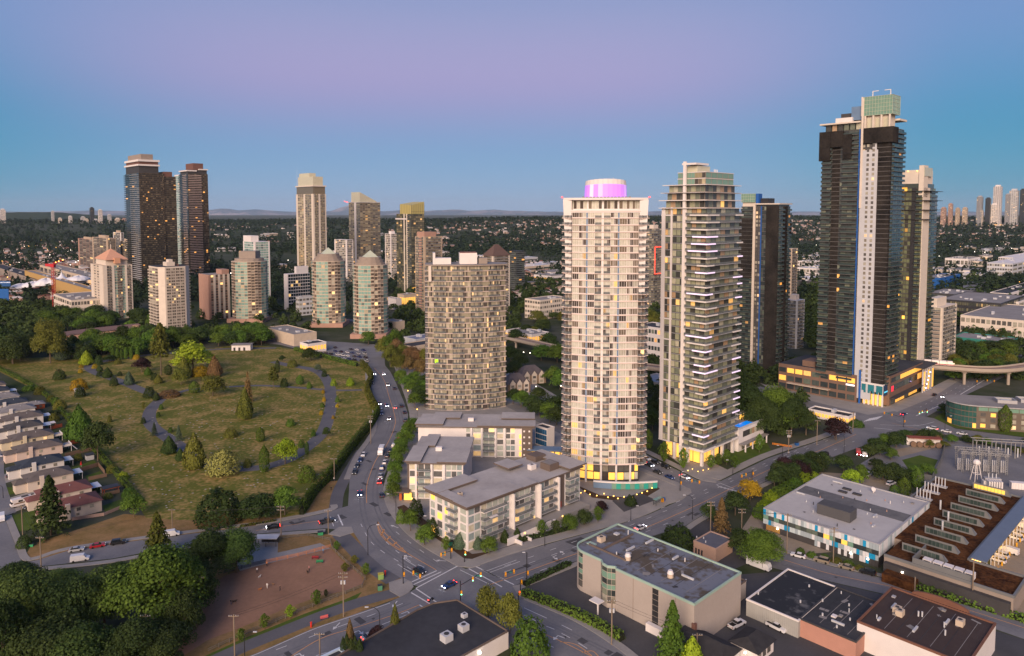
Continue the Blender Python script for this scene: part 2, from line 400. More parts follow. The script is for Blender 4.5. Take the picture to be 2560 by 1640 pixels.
# rough ground between the towers
flat('parking_lot',[(600,850),(700,832),(800,852),(960,862),(962,908),(905,906),(800,886),(700,862)],m_asph,.02)
flat('tower_block_ground',[(960,1210),(985,1150),(1030,1060),(1015,1000),(985,915),(1290,930),(1600,1110),(1735,1225),(1706,1250),(1200,1413),(1143,1413),(1040,1350),(975,1270)],m_walk,.016)
flat('front_lot',[(1289,1463),(1426,1406),(1560,1430),(1800,1440),(1960,1428),(2231,1492),(2560,1600),(2560,1690),(1600,1690),(1431,1549),(1309,1497)],m_asphd,.02)
flat('warehouse_lot',[(1700,1330),(1760,1290),(1850,1345),(1890,1376),(1850,1392),(1880,1404),(1800,1438),(1560,1428)],m_asphd,.024)
flat('gravel_yard',[(1850,1330),(1900,1255),(2050,1180),(2200,1190),(2330,1260),(2200,1370),(1960,1390)],m_sand,.022)
flat('substation_yard',[(2150,1160),(2240,1105),(2330,1090),(2620,1140),(2620,1260),(2340,1210),(2200,1190)],m_asph,.024)
flat('yard_weeds',[(2255,1150),(2300,1138),(2345,1150),(2330,1178),(2270,1172)],m_grass,.030)
flat('yard_gravel_patch',[(2220,1128),(2300,1112),(2330,1122),(2250,1142)],m_sand,.034)
flat('north_block_ground',[(1760,1205),(1900,1150),(2150,1062),(2030,1010),(1930,985),(1850,940),(1780,1010),(1700,1100),(1640,1105),(1603,1131),(1743,1200)],m_ground,.018)
flat('bus_depot_yard',[(2435,1510),(2480,1400),(2560,1280),(2700,1240),(2700,1620)],m_sand,.03)
flat('mall_forecourt',[(1900,958),(1980,972),(2100,995),(2200,1014),(2215,1016),(2330,968),(2410,928),(2406,946),(2331,994),(2240,1031),(2170,1037),(2046,1007),(1930,976)],m_walk,.04)
flat('office_lawn',[(2335,1046),(2390,1070),(2600,1098),(2600,1040),(2400,1000)],m_grass,.03)
# ---------------------------------------------------------------- roads
flat('main_avenue',[(560,1664),(640,1634),(783,1571),(883,1537),(969,1507),(1000,1493),(1100,1440),(1200,1413),(1280,1386),(1400,1352),(1551,1311),(1623,1286),(1706,1249),(1789,1209),(1920,1146),(2045,1104),(2117,1077),(2160,1060),(2240,1031),(2331,994),(2406,946),(2489,900),(2560,860),(2640,815),(2760,760),(2900,760),(2640,875),(2560,914),(2509,943),(2420,985),(2389,1000),(2310,1046),(2234,1079),(2160,1114),(2080,1143),(1920,1200),(1760,1285),(1711,1316),(1560,1362),(1426,1408),(1289,1463),(1200,1500),(1130,1532),(1097,1546),(1017,1577),(906,1614),(830,1664)],m_asph,.05)
flat('curved_boulevard',[(957,866),(963,914),(977,931),(991,960),(1009,1003),(1020,1034),(1020,1063),(1000,1103),(974,1154),(957,1200),(963,1249),(977,1280),(1009,1323),(1051,1360),(1109,1394),(1143,1413),(1180,1430),(1100,1480),(1033,1463),(1009,1449),(960,1420),(921,1386),(897,1351),(883,1330),(870,1267),(874,1200),(897,1143),(926,1103),(943,1069),(943,1017),(929,974),(926,931),(917,914),(935,890),(941,866)],m_asph,.054)
flat('south_road',[(1130,1530),(1100,1470),(1230,1430),(1289,1463),(1309,1497),(1431,1549),(1531,1611),(1600,1664),(1330,1664),(1210,1570)],m_asph,.058)
flat('side_street',[(-120,1425),(40,1412),(94,1400),(171,1377),(349,1351),(640,1314),(800,1286),(880,1262),(890,1330),(814,1321),(640,1335),(400,1374),(280,1397),(103,1416),(0,1442),(-120,1480)],m_asph,.060)
flat('residential_street',[(-200,1190),(-60,1235),(11,1294),(37,1360),(55,1405),(40,1440),(-60,1440),(-150,1300)],m_asph,.056)
flat('tower_street',[(1560,1105),(1603,1131),(1680,1169),(1743,1200),(1809,1203),(1760,1250),(1706,1250),(1729,1229),(1700,1208),(1603,1169),(1540,1140)],m_asph,.056)
flat('cross_road',[(1900,966),(1954,982),(2046,1007),(2170,1037),(2235,1028),(2335,1046),(2389,1072),(2560,1094),(2700,1112),(2700,1140),(2560,1119),(2426,1098),(2300,1075),(2234,1079),(2160,1062),(2100,1047),(2020,1022),(1940,998),(1880,976)],m_asph,.060)
flat('industrial_street',[(1850,1392),(1890,1374),(1963,1383),(2080,1417),(2257,1457),(2429,1509),(2560,1545),(2700,1587),(2700,1648),(2560,1598),(2400,1543),(2231,1490),(2097,1459),(1960,1427),(1880,1406)],m_asph,.056)
strip('back_street',[(1280,1012),(1330,1035),(1405,1072),(1470,1110)],5,5,m_asph,.052)
strip('lane',[(935,905),(860,893),(800,880),(740,868),(690,850)],3,3,m_asph,.050)
strip('upper_street',[(949,870),(975,840),(960,815),(870,800),(800,810)],6,6,m_asph,.046)
strip('highway_curve',[(2450,748),(2432,735),(2432,722),(2452,710),(2490,700),(2500,690),(2486,680)],11,11,m_asph,6.0,h=.6)
strip('house_lane',[(-30,1010),(-20,1100),(-25,1200),(0,1290)],5,6,m_asph,.05)
# cemetery paths
PATHS = [[(690,870),(560,872),(470,880),(380,886),(329,894),(274,901),(232,910),(223,920),(243,933),(303,954),(354,975),(400,992)],
         [(420,984),(395,1004),(374,1031),(378,1062),(411,1089),(446,1113),(509,1158),(600,1172),(680,1163),(740,1138),(800,1090),(820,1046),(829,1003),(824,978)],
         [(396,990),(430,986),(474,974),(514,971),(640,964),(730,968),(806,974),(850,976),(905,975)],
         [(826,990),(824,965),(806,937),(777,923),(726,914),(683,904)]]
for i,pp in enumerate(PATHS):
 strip('cemetery_path',pp,3.4 if i != 2 else 2.0,3.4 if i != 2 else 2.0,m_path,.046+.005*i)
strip('cycle_path',[(850,1335),(887,1373),(927,1413),(985,1452)],2.9,2.9,m_path,.046)
strip('cycle_path',[(995,1480),(909,1503),(821,1533),(710,1577),(600,1622),(500,1668)],2.4,2.4,m_path,.050)
strip('cycle_path',[(838,1290),(840,1262),(848,1225),(880,1165),(905,1125)],2.5,2.5,m_path,.048)
# pavements (kerbed)
PAVE = [([(640,1312),(820,1277),(836,1262)],1.6,1.0),([(103,1418),(280,1399),(430,1371),(640,1338),(814,1323)],-.2,2.4),
  ([(963,1200),(958,1235),(972,1277),(1004,1322),(1050,1362),(1108,1397),(1143,1416)],3.6,0),([(1023,1034),(1024,1065),(1003,1105),(979,1155),(963,1200)],3.2,0),
  ([(1200,1412),(1280,1383),(1400,1350),(1551,1309),(1623,1284),(1700,1247)],4.5,0),([(1800,1201),(1920,1143),(2045,1101),(2117,1074),(2160,1057)],4.0,0),
  ([(1605,1128),(1682,1166),(1745,1198),(1790,1207)],3.5,0),([(1603,1171),(1700,1210),(1722,1228)],0,3),
  ([(906,1616),(1017,1579),(1097,1548),(1130,1534)],0,3.2),([(1309,1499),(1431,1551),(1531,1613),(1590,1660)],2.5,0),
  ([(1289,1466),(1426,1411),(1470,1395)],0,2.2),([(1711,1319),(1760,1288),(1920,1203),(2080,1145)],0,2.4),
  ([(1963,1381),(2080,1415),(2257,1455),(2429,1507),(2560,1542)],2.0,0),([(11,1292),(37,1358),(55,1400),(94,1398),(171,1375),(349,1349),(640,1312)],2.2,0),
  ([(875,1198),(898,1142),(926,1102),(942,1069),(941,1017),(927,974),(922,931)],2.6,0),([(945,1003),(1000,1000)],.01,.01)]
for pp,wl,wr in PAVE[:-1]:
 strip('pavement',pp,wl,wr,m_walk,.0,h=.17)
def pad(pix): flat('pavement',pix,m_walk,0,h=.165)
pad([(972,1457),(1009,1446),(1030,1456),(1034,1468),(1022,1482),(1000,1493),(974,1478)])
pad([(1143,1416),(1165,1398),(1205,1400),(1200,1415),(1178,1420)])
pad([(820,1336),(848,1318),(880,1318),(884,1332),(850,1342)])
pad([(1691,1214),(1726,1222),(1729,1232),(1706,1247),(1668,1262),(1640,1250)])
pad([(1282,1466),(1300,1462),(1312,1497),(1296,1490)])
flat('tower_plaza',[(1660,1130),(1700,1160),(1746,1196),(1790,1205),(1830,1180),(1770,1150),(1720,1120)],m_walk,.022)
flat('tower_garden',[(1800,1120),(1900,1075),(1930,1130),(1850,1165)],m_grass,.026)
flat('driveway',[(1530,1252),(1600,1232),(1640,1250),(1560,1280)],m_asphd,.030)
flat('planting_bed',[(985,1270),(1010,1262),(1180,1385),(1230,1378),(1350,1340),(1360,1352),(1190,1398),(1160,1396)],m_soil,.028)
flat('flower_bed',[(1440,1212),(1500,1238),(1570,1244),(1640,1215),(1650,1222),(1590,1258),(1480,1244)],m_soil,.028)
flat('asphalt_patch',[(1412,1355),(1452,1343),(1478,1352),(1440,1366)],m_asphd,.066)
# ---------------------------------------------------------------- painted markings
mk_w,mk_o = MB(),MB()
def line(pix,w=.18,dash=None,b=mk_w,z=.074,sm=6):
 P = [G(x,y) for x,y in pix]
 if len(P) > 2: P = smooth(P,sm)
 if not dash: ribbon(P,w/2,w/2,z,b); return
 on,off = dash; seg = []; acc = 0; d = True
 for a,c in zip(P,P[1:]):
  n = max(1,int((c-a).length/.5))
  for i in range(n):
   p = a+(c-a)*(i/n); acc += (c-a).length/n
   if d: seg.append(p)
   if acc > (on if d else off):
    if d and len(seg) > 1: ribbon([seg[0],seg[len(seg)//2],seg[-1]],w/2,w/2,z,b)
    seg = []; acc = 0; d = not d
def poly(pix,b=mk_w,z=.075):
 b.v += [tuple(G(x,y,z)) for x,y in pix]; k = len(b.v)-len(pix); b.f.append(tuple(range(k,len(b.v)))); b.m.append(0)
# avenue, south-west part (pixels of the photograph on the ground)
line([(700,1660),(800,1598),(900,1566),(1000,1532),(1050,1512)],.22,b=mk_o)
line([(690,1625),(800,1584),(960,1527),(1025,1502)],.2,(3,5)); line([(790,1640),(910,1600),(1000,1565)],.2,(3,5))
line([(955,1562),(1060,1521)],.2); line([(890,1608),(1075,1533)],.2)
line([(600,1652),(660,1628),(783,1574),(883,1540),(975,1508)],.2)
# avenue, north-east part
line([(1225,1462),(1400,1399),(1560,1342),(1745,1262),(1920,1176),(2045,1128),(2140,1086)],.24,b=mk_o)
for o_ in (-13,-28): line([(1260,1444+o_),(1500,1355+o_*.85),(1720,1262+o_*.65),(1900,1178+o_*.5),(2090,1098+o_*.4)],.2,(3,6))
for o_ in (14,): line([(1290,1450),(1426,1399),(1560,1351),(1720,1288)],.2,(3,6))
line([(1800,1250),(1920,1188),(2080,1128),(2150,1096)],.2,(3,6))
line([(1205,1425),(1260,1449)],.5); line([(1150,1425),(1225,1462)],.22)
for o_ in (0,9): line([(1224-o_,1432-o_*.4),(1300-o_,1404-o_*.4)],.2)
# boulevard
line([(936,920),(960,950),(972,990),(987,1040),(986,1068),(968,1110),(940,1150),(922,1195),(916,1225),(917,1258)],.24,b=mk_o)
line([(944,1304),(948,1322),(970,1353),(1019,1384),(1090,1425)],.24,b=mk_o); line([(944,1304),(960,1330),(990,1358),(1019,1384)],.24,b=mk_o); line([(944,1304),(946,1325),(960,1347),(990,1371),(1019,1384)],.24,b=mk_o)
for a_,b_ in (((953,1340),(960,1324)),((964,1353),(976,1341)),((981,1365),(992,1355)),((997,1374),(1008,1370))): line([a_,b_],.55,b=mk_o)
line([(902,1310),(925,1352),(960,1382),(1010,1412),(1050,1440)],.2,(3,4)); line([(965,1355),(1000,1385),(1060,1428)],.2,(3,4)); line([(990,1330),(1040,1368),(1112,1418)],.2,(3,5))
line([(1006,1395),(1044,1419)],.2); line([(994,1411),(1048,1445)],.2)
# stop lines and crossings
for a_,b_ in (((1030,1455),(1092,1427)),((1034,1462),(1103,1430)),((1040,1471),(1145,1415)),((1048,1512),(1096,1545)),((1028,1482),(1105,1528)),((1040,1472),(1108,1517)),((1190,1417),(1285,1462)),((1172,1422),(1255,1468))): line([a_,b_],.42)
line([(845,1287),(857,1314)],.5); line([(826,1292),(834,1316)],.3)
for k in range(6): line([(1793+k*9,1214+k*2.4),(1805+k*9,1220+k*2.4)],.4)
line([(1800,1208),(1835,1222)],.3)
for k in range(7): line([(2176+k*5,1046-k*1),(2160+k*5,1054-k*.8)],.5)
line([(2200,1062),(2290,1064),(2335,1055)],.25); line([(2185,1070),(2230,1074)],.4)
line([(2290,1040),(2370,1004),(2420,975),(2520,915),(2600,870)],.5); line([(2330,1020),(2440,955),(2560,890)],.2,(3,6)); line([(2300,1018),(2400,965),(2560,878)],.2,(3,6))
line([(2240,1052),(2389,1084),(2560,1106)],.22,(3,6)); line([(2230,1058),(2380,1090),(2560,1112)],.22,b=mk_o)
# south road and small streets
line([(1300,1545),(1352,1580),(1420,1612),(1500,1652)],.22,b=mk_o); line([(1455,1632),(1480,1628),(1495,1640),(1510,1655)],.22,b=mk_o); line([(1400,1605),(1440,1612),(1480,1640)],.22,b=mk_o)
line([(1310,1520),(1367,1546)],.2); line([(1310,1538),(1344,1555)],.2); line([(1366,1566),(1386,1574)],.2); line([(1404,1563),(1430,1576)],.2); line([(1404,1584),(1425,1595)],.2); line([(1446,1608),(1468,1622)],.2); line([(1370,1612),(1384,1619)],.2)
line([(640,1327),(740,1311),(815,1300)],.2,b=mk_o); line([(1960,1400),(2080,1436),(2250,1472),(2420,1525),(2560,1570)],.22,b=mk_o)
line([(1620,1150),(1700,1190),(1740,1212)],.2,(2,3))
def arrow(px,py,dx,dy,turn=0):
 """turn arrow: shaft from (px,py) over (dx,dy) photo pixels on the ground, head at the end"""
 a = G(px,py); c = G(px+dx,py+dy); d = (c-a); Ln = d.length; d.normalize(); n = Vector((-d.y,d.x,0)); z = Vector((0,0,.076))
 q = lambda u,v: tuple(a+d*u+n*v+z)
 mk_w.quad(q(0,-.14),q(Ln*.7,-.14),q(Ln*.7,.14),q(0,.14))
 if turn:
  e = Ln*.7; mk_w.quad(q(e-.3,0),q(e,0),q(e,turn*1.3),q(e-.3,turn*1.3))
  mk_w.tri(q(e-.9,turn*1.2),q(e+.6,turn*1.2),q(e-.15,turn*2.4))
 else: mk_w.tri(q(Ln*.62,-.62),q(Ln,0),q(Ln*.62,.62))
for a_ in ((996,1320,-20,-7),(1115,1403,-26,-2),(850,1557,-18,18),(993,1503,-12,16),(1045,1412,24,10,-1),(1030,1394,-14,-5,1),(1003,1535,24,-9,-1),(885,1582,18,-8,-1),(735,1640,22,-9,-1),(1412,1596,-26,-10,1),(1391,1389,-14,6,1),(1405,1387,10,-4,1)): arrow(*a_)
for i in range(4): poly([(1222+i*6,1393-i*2),(1226+i*6,1391-i*2),(1229+i*6,1394-i*2),(1225+i*6,1396-i*2)])
# worn wheel tracks, patches and manholes
mk_t,mk_d = MB(),MB(); wr = random.Random(12)
for pp in ([(700,1640),(900,1556),(1020,1508)],[(860,1640),(960,1590),(1060,1540)],[(1260,1436),(1500,1348),(1720,1258),(2090,1092)],[(1300,1440),(1560,1346),(1740,1275),(2100,1108)],[(950,950),(978,1040),(958,1110),(925,1180),(905,1250),(930,1340),(1000,1400),(1060,1435)],[(975,960),(1003,1050),(985,1100),(950,1170),(938,1250),(975,1330),(1050,1385),(1120,1425)],[(640,1322),(860,1290)],[(1330,1540),(1460,1600),(1540,1640)],[(1960,1412),(2240,1478),(2540,1572)]):
 for o_ in (-.85,.85):
  P = [Vector((p.x+o_,p.y,0)) for p in smooth([G(*q) for q in pp],6)]; ribbon(P,.3,.3,.068,mk_t)
 for k in range(4):
  i = wr.randrange(len(pp)-1); f = wr.random(); c_ = G(*pp[i]).lerp(G(*pp[i+1]),f)+Vector((wr.uniform(-3,3),wr.uniform(-3,3),0)); a_ = GA+wr.choice([0,pi/2]); w_,h_ = (wr.uniform(1,2.2),wr.uniform(.6,1.2)) if k else (.4,.4)
  q = [c_+Vector((cos(a_)*sx1*w_-sin(a_)*sy1*h_,sin(a_)*sx1*w_+cos(a_)*sy1*h_,.071)) for sx1,sy1 in ((-1,-1),(1,-1),(1,1),(-1,1))]; mk_d.quad(*q)
mk_t.build('worn_wheel_tracks',mat('worn_asphalt',(.132,.134,.148),.8,.15,s1=.3,s2=3),kind='structure'); mk_d.build('asphalt_patches',m_asphd,kind='structure')
mk_w.build('white_road_markings',m_white,kind='structure'); mk_o.build('orange_road_markings',m_orange,kind='structure')
# ================================================================ towers
m_cream = mat('cream_concrete',(0.60,0.53,0.46),.8,.08)
m_whitep = mat('white_paint',(0.66,0.62,0.61),.7,.06)
m_beige = mat('beige_concrete',(0.50,0.41,0.32),.85,.1)
m_tan = mat('tan_concrete',(0.42,0.33,0.25),.85,.1)
m_pinkb = mat('pink_brown_concrete',(0.38,0.23,0.18),.85,.1)
m_brown = mat('brown_panel',(0.16,0.10,0.075),.8,.12)
m_taupe = mat('taupe_concrete',(0.27,0.225,0.195),.85,.1)
m_dark = mat('dark_metal',(0.028,0.028,0.032),.5,.2,spec=.4)
m_char = mat('charcoal_panel',(0.05,0.048,0.05),.6,.15)
m_net = mat('scaffold_netting',(0.010,0.010,0.011),.95,col2=(0.046,0.040,0.036),s1=.10,s2=.9,spec=.05)
m_grey = mat('grey_panel',(0.34,0.34,0.36),.6,.08)
m_lgrey = mat('light_grey_panel',(0.46,0.47,0.50),.6,.08)
m_blue = mat('blue_wrap',(0.02,0.10,0.36),.6,.15)
m_bluep = mat('slate_blue_panel',(0.13,0.20,0.31),.6,.1)
m_roofg = mat('grey_roof_membrane',(0.19,0.175,0.17),.9,col2=(0.27,0.255,0.245),s1=.08,s2=.7)
m_roofd = mat('black_roof_membrane',(0.022,0.024,0.03),.9,col2=(0.05,0.052,0.06),s1=.06,s2=.6)
m_peach = mat('peach_roof',(0.56,0.30,0.19),.7,.08)
m_copper = mat('pale_green_roof',(0.44,0.48,0.38),.6,.08)
m_brick = mat('red_brown_roof',(0.15,0.075,0.06),.85,.12)
m_dslab = mat('dark_slab_edge',(.12,.115,.115),.6,.1); m_bslab = mat('bronze_slab_edge',(.085,.072,.06),.6,.1); m_drail = mat('dark_balcony_glass',(.022,.026,.028),.15,.25,spec=.5); m_dteal = mat('dark_teal_balcony_glass',(.034,.054,.054),.15,.25,spec=.6)
m_rail = see_through(mat('balcony_glass',(0.17,0.19,0.20),.15,.25,spec=.6),.5)
m_railg = mat('green_balcony_glass',(0.15,0.23,0.21),.15,.2,spec=.6)
m_gglass = mat('pale_green_glass',(0.16,0.28,0.22),.15,.12,spec=.6)
m_yglass = mat('pale_cream_glass',(0.50,0.48,0.36),.2,.1,spec=.6)
DK = (0.045,0.042,0.045)
p_A = pane('blind_glazing',[(.52,(0.50,0.49,0.42)),(.14,(0.38,0.365,0.31)),(.16,(0.06,0.05,0.046)),(.18,(0.16,0.13,0.10))],(1.0,.50,.10),.045,.7)
p_B = pane('green_glazing',[(.3,(0.30,0.31,0.21)),(.22,(0.15,0.17,0.13)),(.22,(0.055,0.056,0.052)),(.12,(0.44,0.42,0.32)),(.14,(0.40,0.27,0.165))],(1.0,.50,.10),.035,.65)
p_C = pane('brown_glazing',[(.38,(0.29,0.265,0.195)),(.26,(0.16,0.145,0.12)),(.18,(0.06,0.052,0.05)),(.18,(0.46,0.41,0.32))],(1.0,.48,.12),.03,.7)
p_D = pane('dark_glazing',[(.38,(0.036,0.045,0.048)),(.34,(0.066,0.08,0.075)),(.22,(0.11,0.135,0.11)),(.06,(0.20,0.22,0.17))],(1.0,.36,.04),.018,.9)
p_E = pane('lemon_glazing',[(.5,(0.17,0.19,0.11)),(.25,(0.12,0.13,0.08)),(.25,(0.06,0.06,0.05))],(1.0,.45,.06),.02,1.3)
p_G = pane('bronze_glazing',[(.4,(0.03,0.026,0.02)),(.3,(0.065,0.053,0.037)),(.22,(0.115,0.094,0.063)),(.08,(0.18,0.15,0.10))],(1.0,.42,.08),.02,.9)
p_H = pane('balcony_shade',[(.4,(0.075,0.06,0.05)),(.3,(0.14,0.115,0.095)),(.22,(0.24,0.20,0.17)),(.08,(0.40,0.37,0.30))],(1.0,.55,.15),.03,1.2,rough=.5,spec=.3)
p_K = pane('aqua_glazing',[(.5,(0.22,0.36,0.32)),(.3,(0.31,0.42,0.36)),(.2,(0.12,0.18,0.17))],(1.0,.5,.2),.02,.7)
p_L = pane('gold_glazing',[(.4,(0.28,0.24,0.14)),(.3,(0.15,0.125,0.085)),(.18,(0.42,0.37,0.24)),(.12,(0.06,0.055,0.045))],(1.0,.5,.15),.03,.7)
p_N = pane('olive_glazing',[(.4,(0.11,0.11,0.075)),(.35,(0.055,0.062,0.052)),(.25,(0.22,0.20,0.125))],(1.0,.5,.15),.04,.7)
p_S = pane('navy_glazing',[(.6,(0.012,0.025,0.036)),(.4,(0.02,0.04,0.055))],(1.0,.6,.2),.02,1.0,rough=.06,spec=.8)
p_W = pane('plain_windows',[(.45,(0.10,0.095,0.09)),(.3,(0.22,0.20,0.165)),(.25,(0.36,0.34,0.28))],(1.0,.5,.18),.05,.7)
p_lit = emit('lit_lobby_glass',(1.0,0.50,0.09),.72)
p_litd = emit('lit_shop_glass',(1.0,0.46,0.08),.55)
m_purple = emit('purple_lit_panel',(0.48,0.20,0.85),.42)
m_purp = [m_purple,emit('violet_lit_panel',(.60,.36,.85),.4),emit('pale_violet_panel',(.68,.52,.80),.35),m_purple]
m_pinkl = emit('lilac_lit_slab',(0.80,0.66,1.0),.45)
m_neon = emit('red_neon',(1.0,0.06,0.03),3.0)
m_redl = emit('red_lamp',(1.0,0.03,0.02),4.0)
m_lampw = emit('white_lamp',(1.0,0.88,0.70),7.0)
m_lampo = emit('amber_lamp',(1.0,0.50,0.10),4.0)
class Tower:
 """a building: Empty at the base, glazed body, one slab per floor, panes, piers, balconies"""
 def __init__(s,name,label,cat,loc,rz,group=None):
  s.e = thing(name,label,cat,loc,rz,group); s.loc = Vector(loc); s.npane = 0
  s.mb = {}
 def acc(s,key,m):
  if key not in s.mb: s.mb[key] = (MB(),m)
  return s.mb[key][0]
 def storeys(s,pts,z0,nf,fh,mats,specs,slab=.28,sov=.18,ind=False,top=None,base_z=None,inset=0.0,balc_d=1.5):
  body,slm,pan,pier,rail = mats
  n = len(pts); z1 = z0+nf*fh
  b = MB(); b.prism(pts,z0 if base_z is None else base_z,z1,0,1 if top else None)
  b.build('wall' if body.name.find('glaz') < 0 else 'core',[body,top or body],s.e)
  if slm:
   sp = offs(pts,sov); sb = MB(); sb.prism(sp,0,slab); sm = sb.mesh('floor_slab',slm)
   for k in range(nf+1): obj('floor_slab',sm,s.e,(0,0,z0+k*fh-slab/2))
  pm = s.acc('window',pan); pr = s.acc('pier',pier); bs = s.acc('balcony',slm or pier); rl = s.acc('railing',rail)
  for i in range(n):
   P = Vector(pts[i]).to_2d() if len(pts[i]) > 2 else Vector(pts[i]); Q = Vector(pts[(i+1) % n][:2]); d = Q-P; Ln = d.length; d.normalize(); nn = Vector((d.y,-d.x))
   sp = specs[i] if isinstance(specs,list) else specs
   if sp is None: continue
   tot = sum(q[0] for q in sp); u = 0.0
   for q in sp:
    w = Ln*q[0]/tot; kd = q[1]; p = P+d*u
    if kd == 'p':
     m_ = q[2] if len(q) > 2 else None; t = q[3] if len(q) > 3 else .3
     (s.acc('pier_'+m_.name,m_) if m_ else pr).obox(p,d,nn,w,t,z0-.2,z1+.3)
    elif kd in 'gbw':
     nb = q[2]; bw = w/nb
     lo,hi,mg = (.10,.06,.05) if kd != 'w' else (q[3] if len(q) > 3 else (.3,.15,.15))
     pm_ = s.acc('window_'+q[4].name,q[4]) if len(q) > 4 and q[4] else pm
     for k in range(nf):
      za = z0+k*fh+fh*lo+.1; zb = z0+(k+1)*fh-fh*hi-.1
      for j in range(nb):
       a = p+d*(bw*j+bw*mg); wd = bw*(1-2*mg)
       if ind and s.npane < 300 and (pm_ is pm):
        c = a+d*(wd/2)+nn*.02
        obj('window',unit('box',pan),s.e,(c.x,c.y,za),atan2(d.y,d.x),(wd,.08,zb-za)); s.npane += 1
       else:
        a = a+nn*.05; e_ = a+d*wd
        pm_.quad((a.x,a.y,za),(e_.x,e_.y,za),(e_.x,e_.y,zb),(a.x,a.y,zb))
      if kd == 'b':
       rb = q[3] if len(q) > 3 and q[3] else balc_d
       (bs).obox(p+d*.1,d,nn,w-.2,rb,z0+k*fh-.12,z0+k*fh+.13)
       rl.obox(p+d*.1+nn*(rb-.08),d,nn,w-.2,.06,z0+k*fh+.13,z0+k*fh+1.15)
       rl.obox(p+d*.1,nn,d,rb-.1,.06,z0+k*fh+.13,z0+k*fh+1.15)
       rl.obox(p+d*(w-.16),nn,d,rb-.1,.06,z0+k*fh+.13,z0+k*fh+1.15)
    u += w
  s.z1 = z1; return s
 def block(s,name,m,x0,x1,y0,y1,z0,z1,top=None,parent=None):
  if top:
   b = MB(); b.box(x0,x1,y0,y1,z0,z1,0,1); return b.build(name,[m,top],parent or s.e)
  return part(parent or s.e,name,m,(x0+x1)/2,(y0+y1)/2,z0,x1-x0,y1-y0,z1-z0)
 def done(s):
  for k,(b,m) in s.mb.items():
   if b.f:
    nm = {'window': 'window','pier': 'pier','balcony': 'balcony','railing': 'railing'}.get(k.split('_')[0],k)
    b.build(nm,m,s.e,kind='stuff')
  return s.e
def grid_tower(name,label,cat,N,lpx,rpx,ytop,mats,specs,fh=2.9,z0=0.0,group=None,ind=False,lu=None,lv=None,top=m_roofg,slab=.28,sov=.18,rz=GA,build=True):
 """tower on the street grid: near corner at photo pixel N, left and right corners at photo columns lpx, rpx"""
 p = G(*N); u = Vector((cos(rz),sin(rz),0)); v = Vector((-sin(rz),cos(rz),0))
 lv = lv or along(p,v,lpx); lu = lu or along(p,u,rpx)
 h = zat(p,ytop); nf = max(1,int(round((h-z0)/fh))); fh = (h-z0)/nf
 t = Tower(name,label,cat,p,rz,group); t.lu,t.lv,t.h,t.p,t.fh,t.nf = lu,lv,h,p,fh,nf
 if build: t.storeys([(0,0),(lu,0),(lu,lv),(0,lv)],z0,nf,fh,mats,specs,ind=ind,top=top,slab=slab,sov=sov)
 return t
def zpx(t,y,off=(0,0)):
 """local height of photo row y for a point of the tower at local offset"""
 q = t.p+Vector((cos(GA)*off[0]-sin(GA)*off[1],sin(GA)*off[0]+cos(GA)*off[1],0))
 return zat(q,y)
G1 = lambda n,k='g': [(1,k,n)]
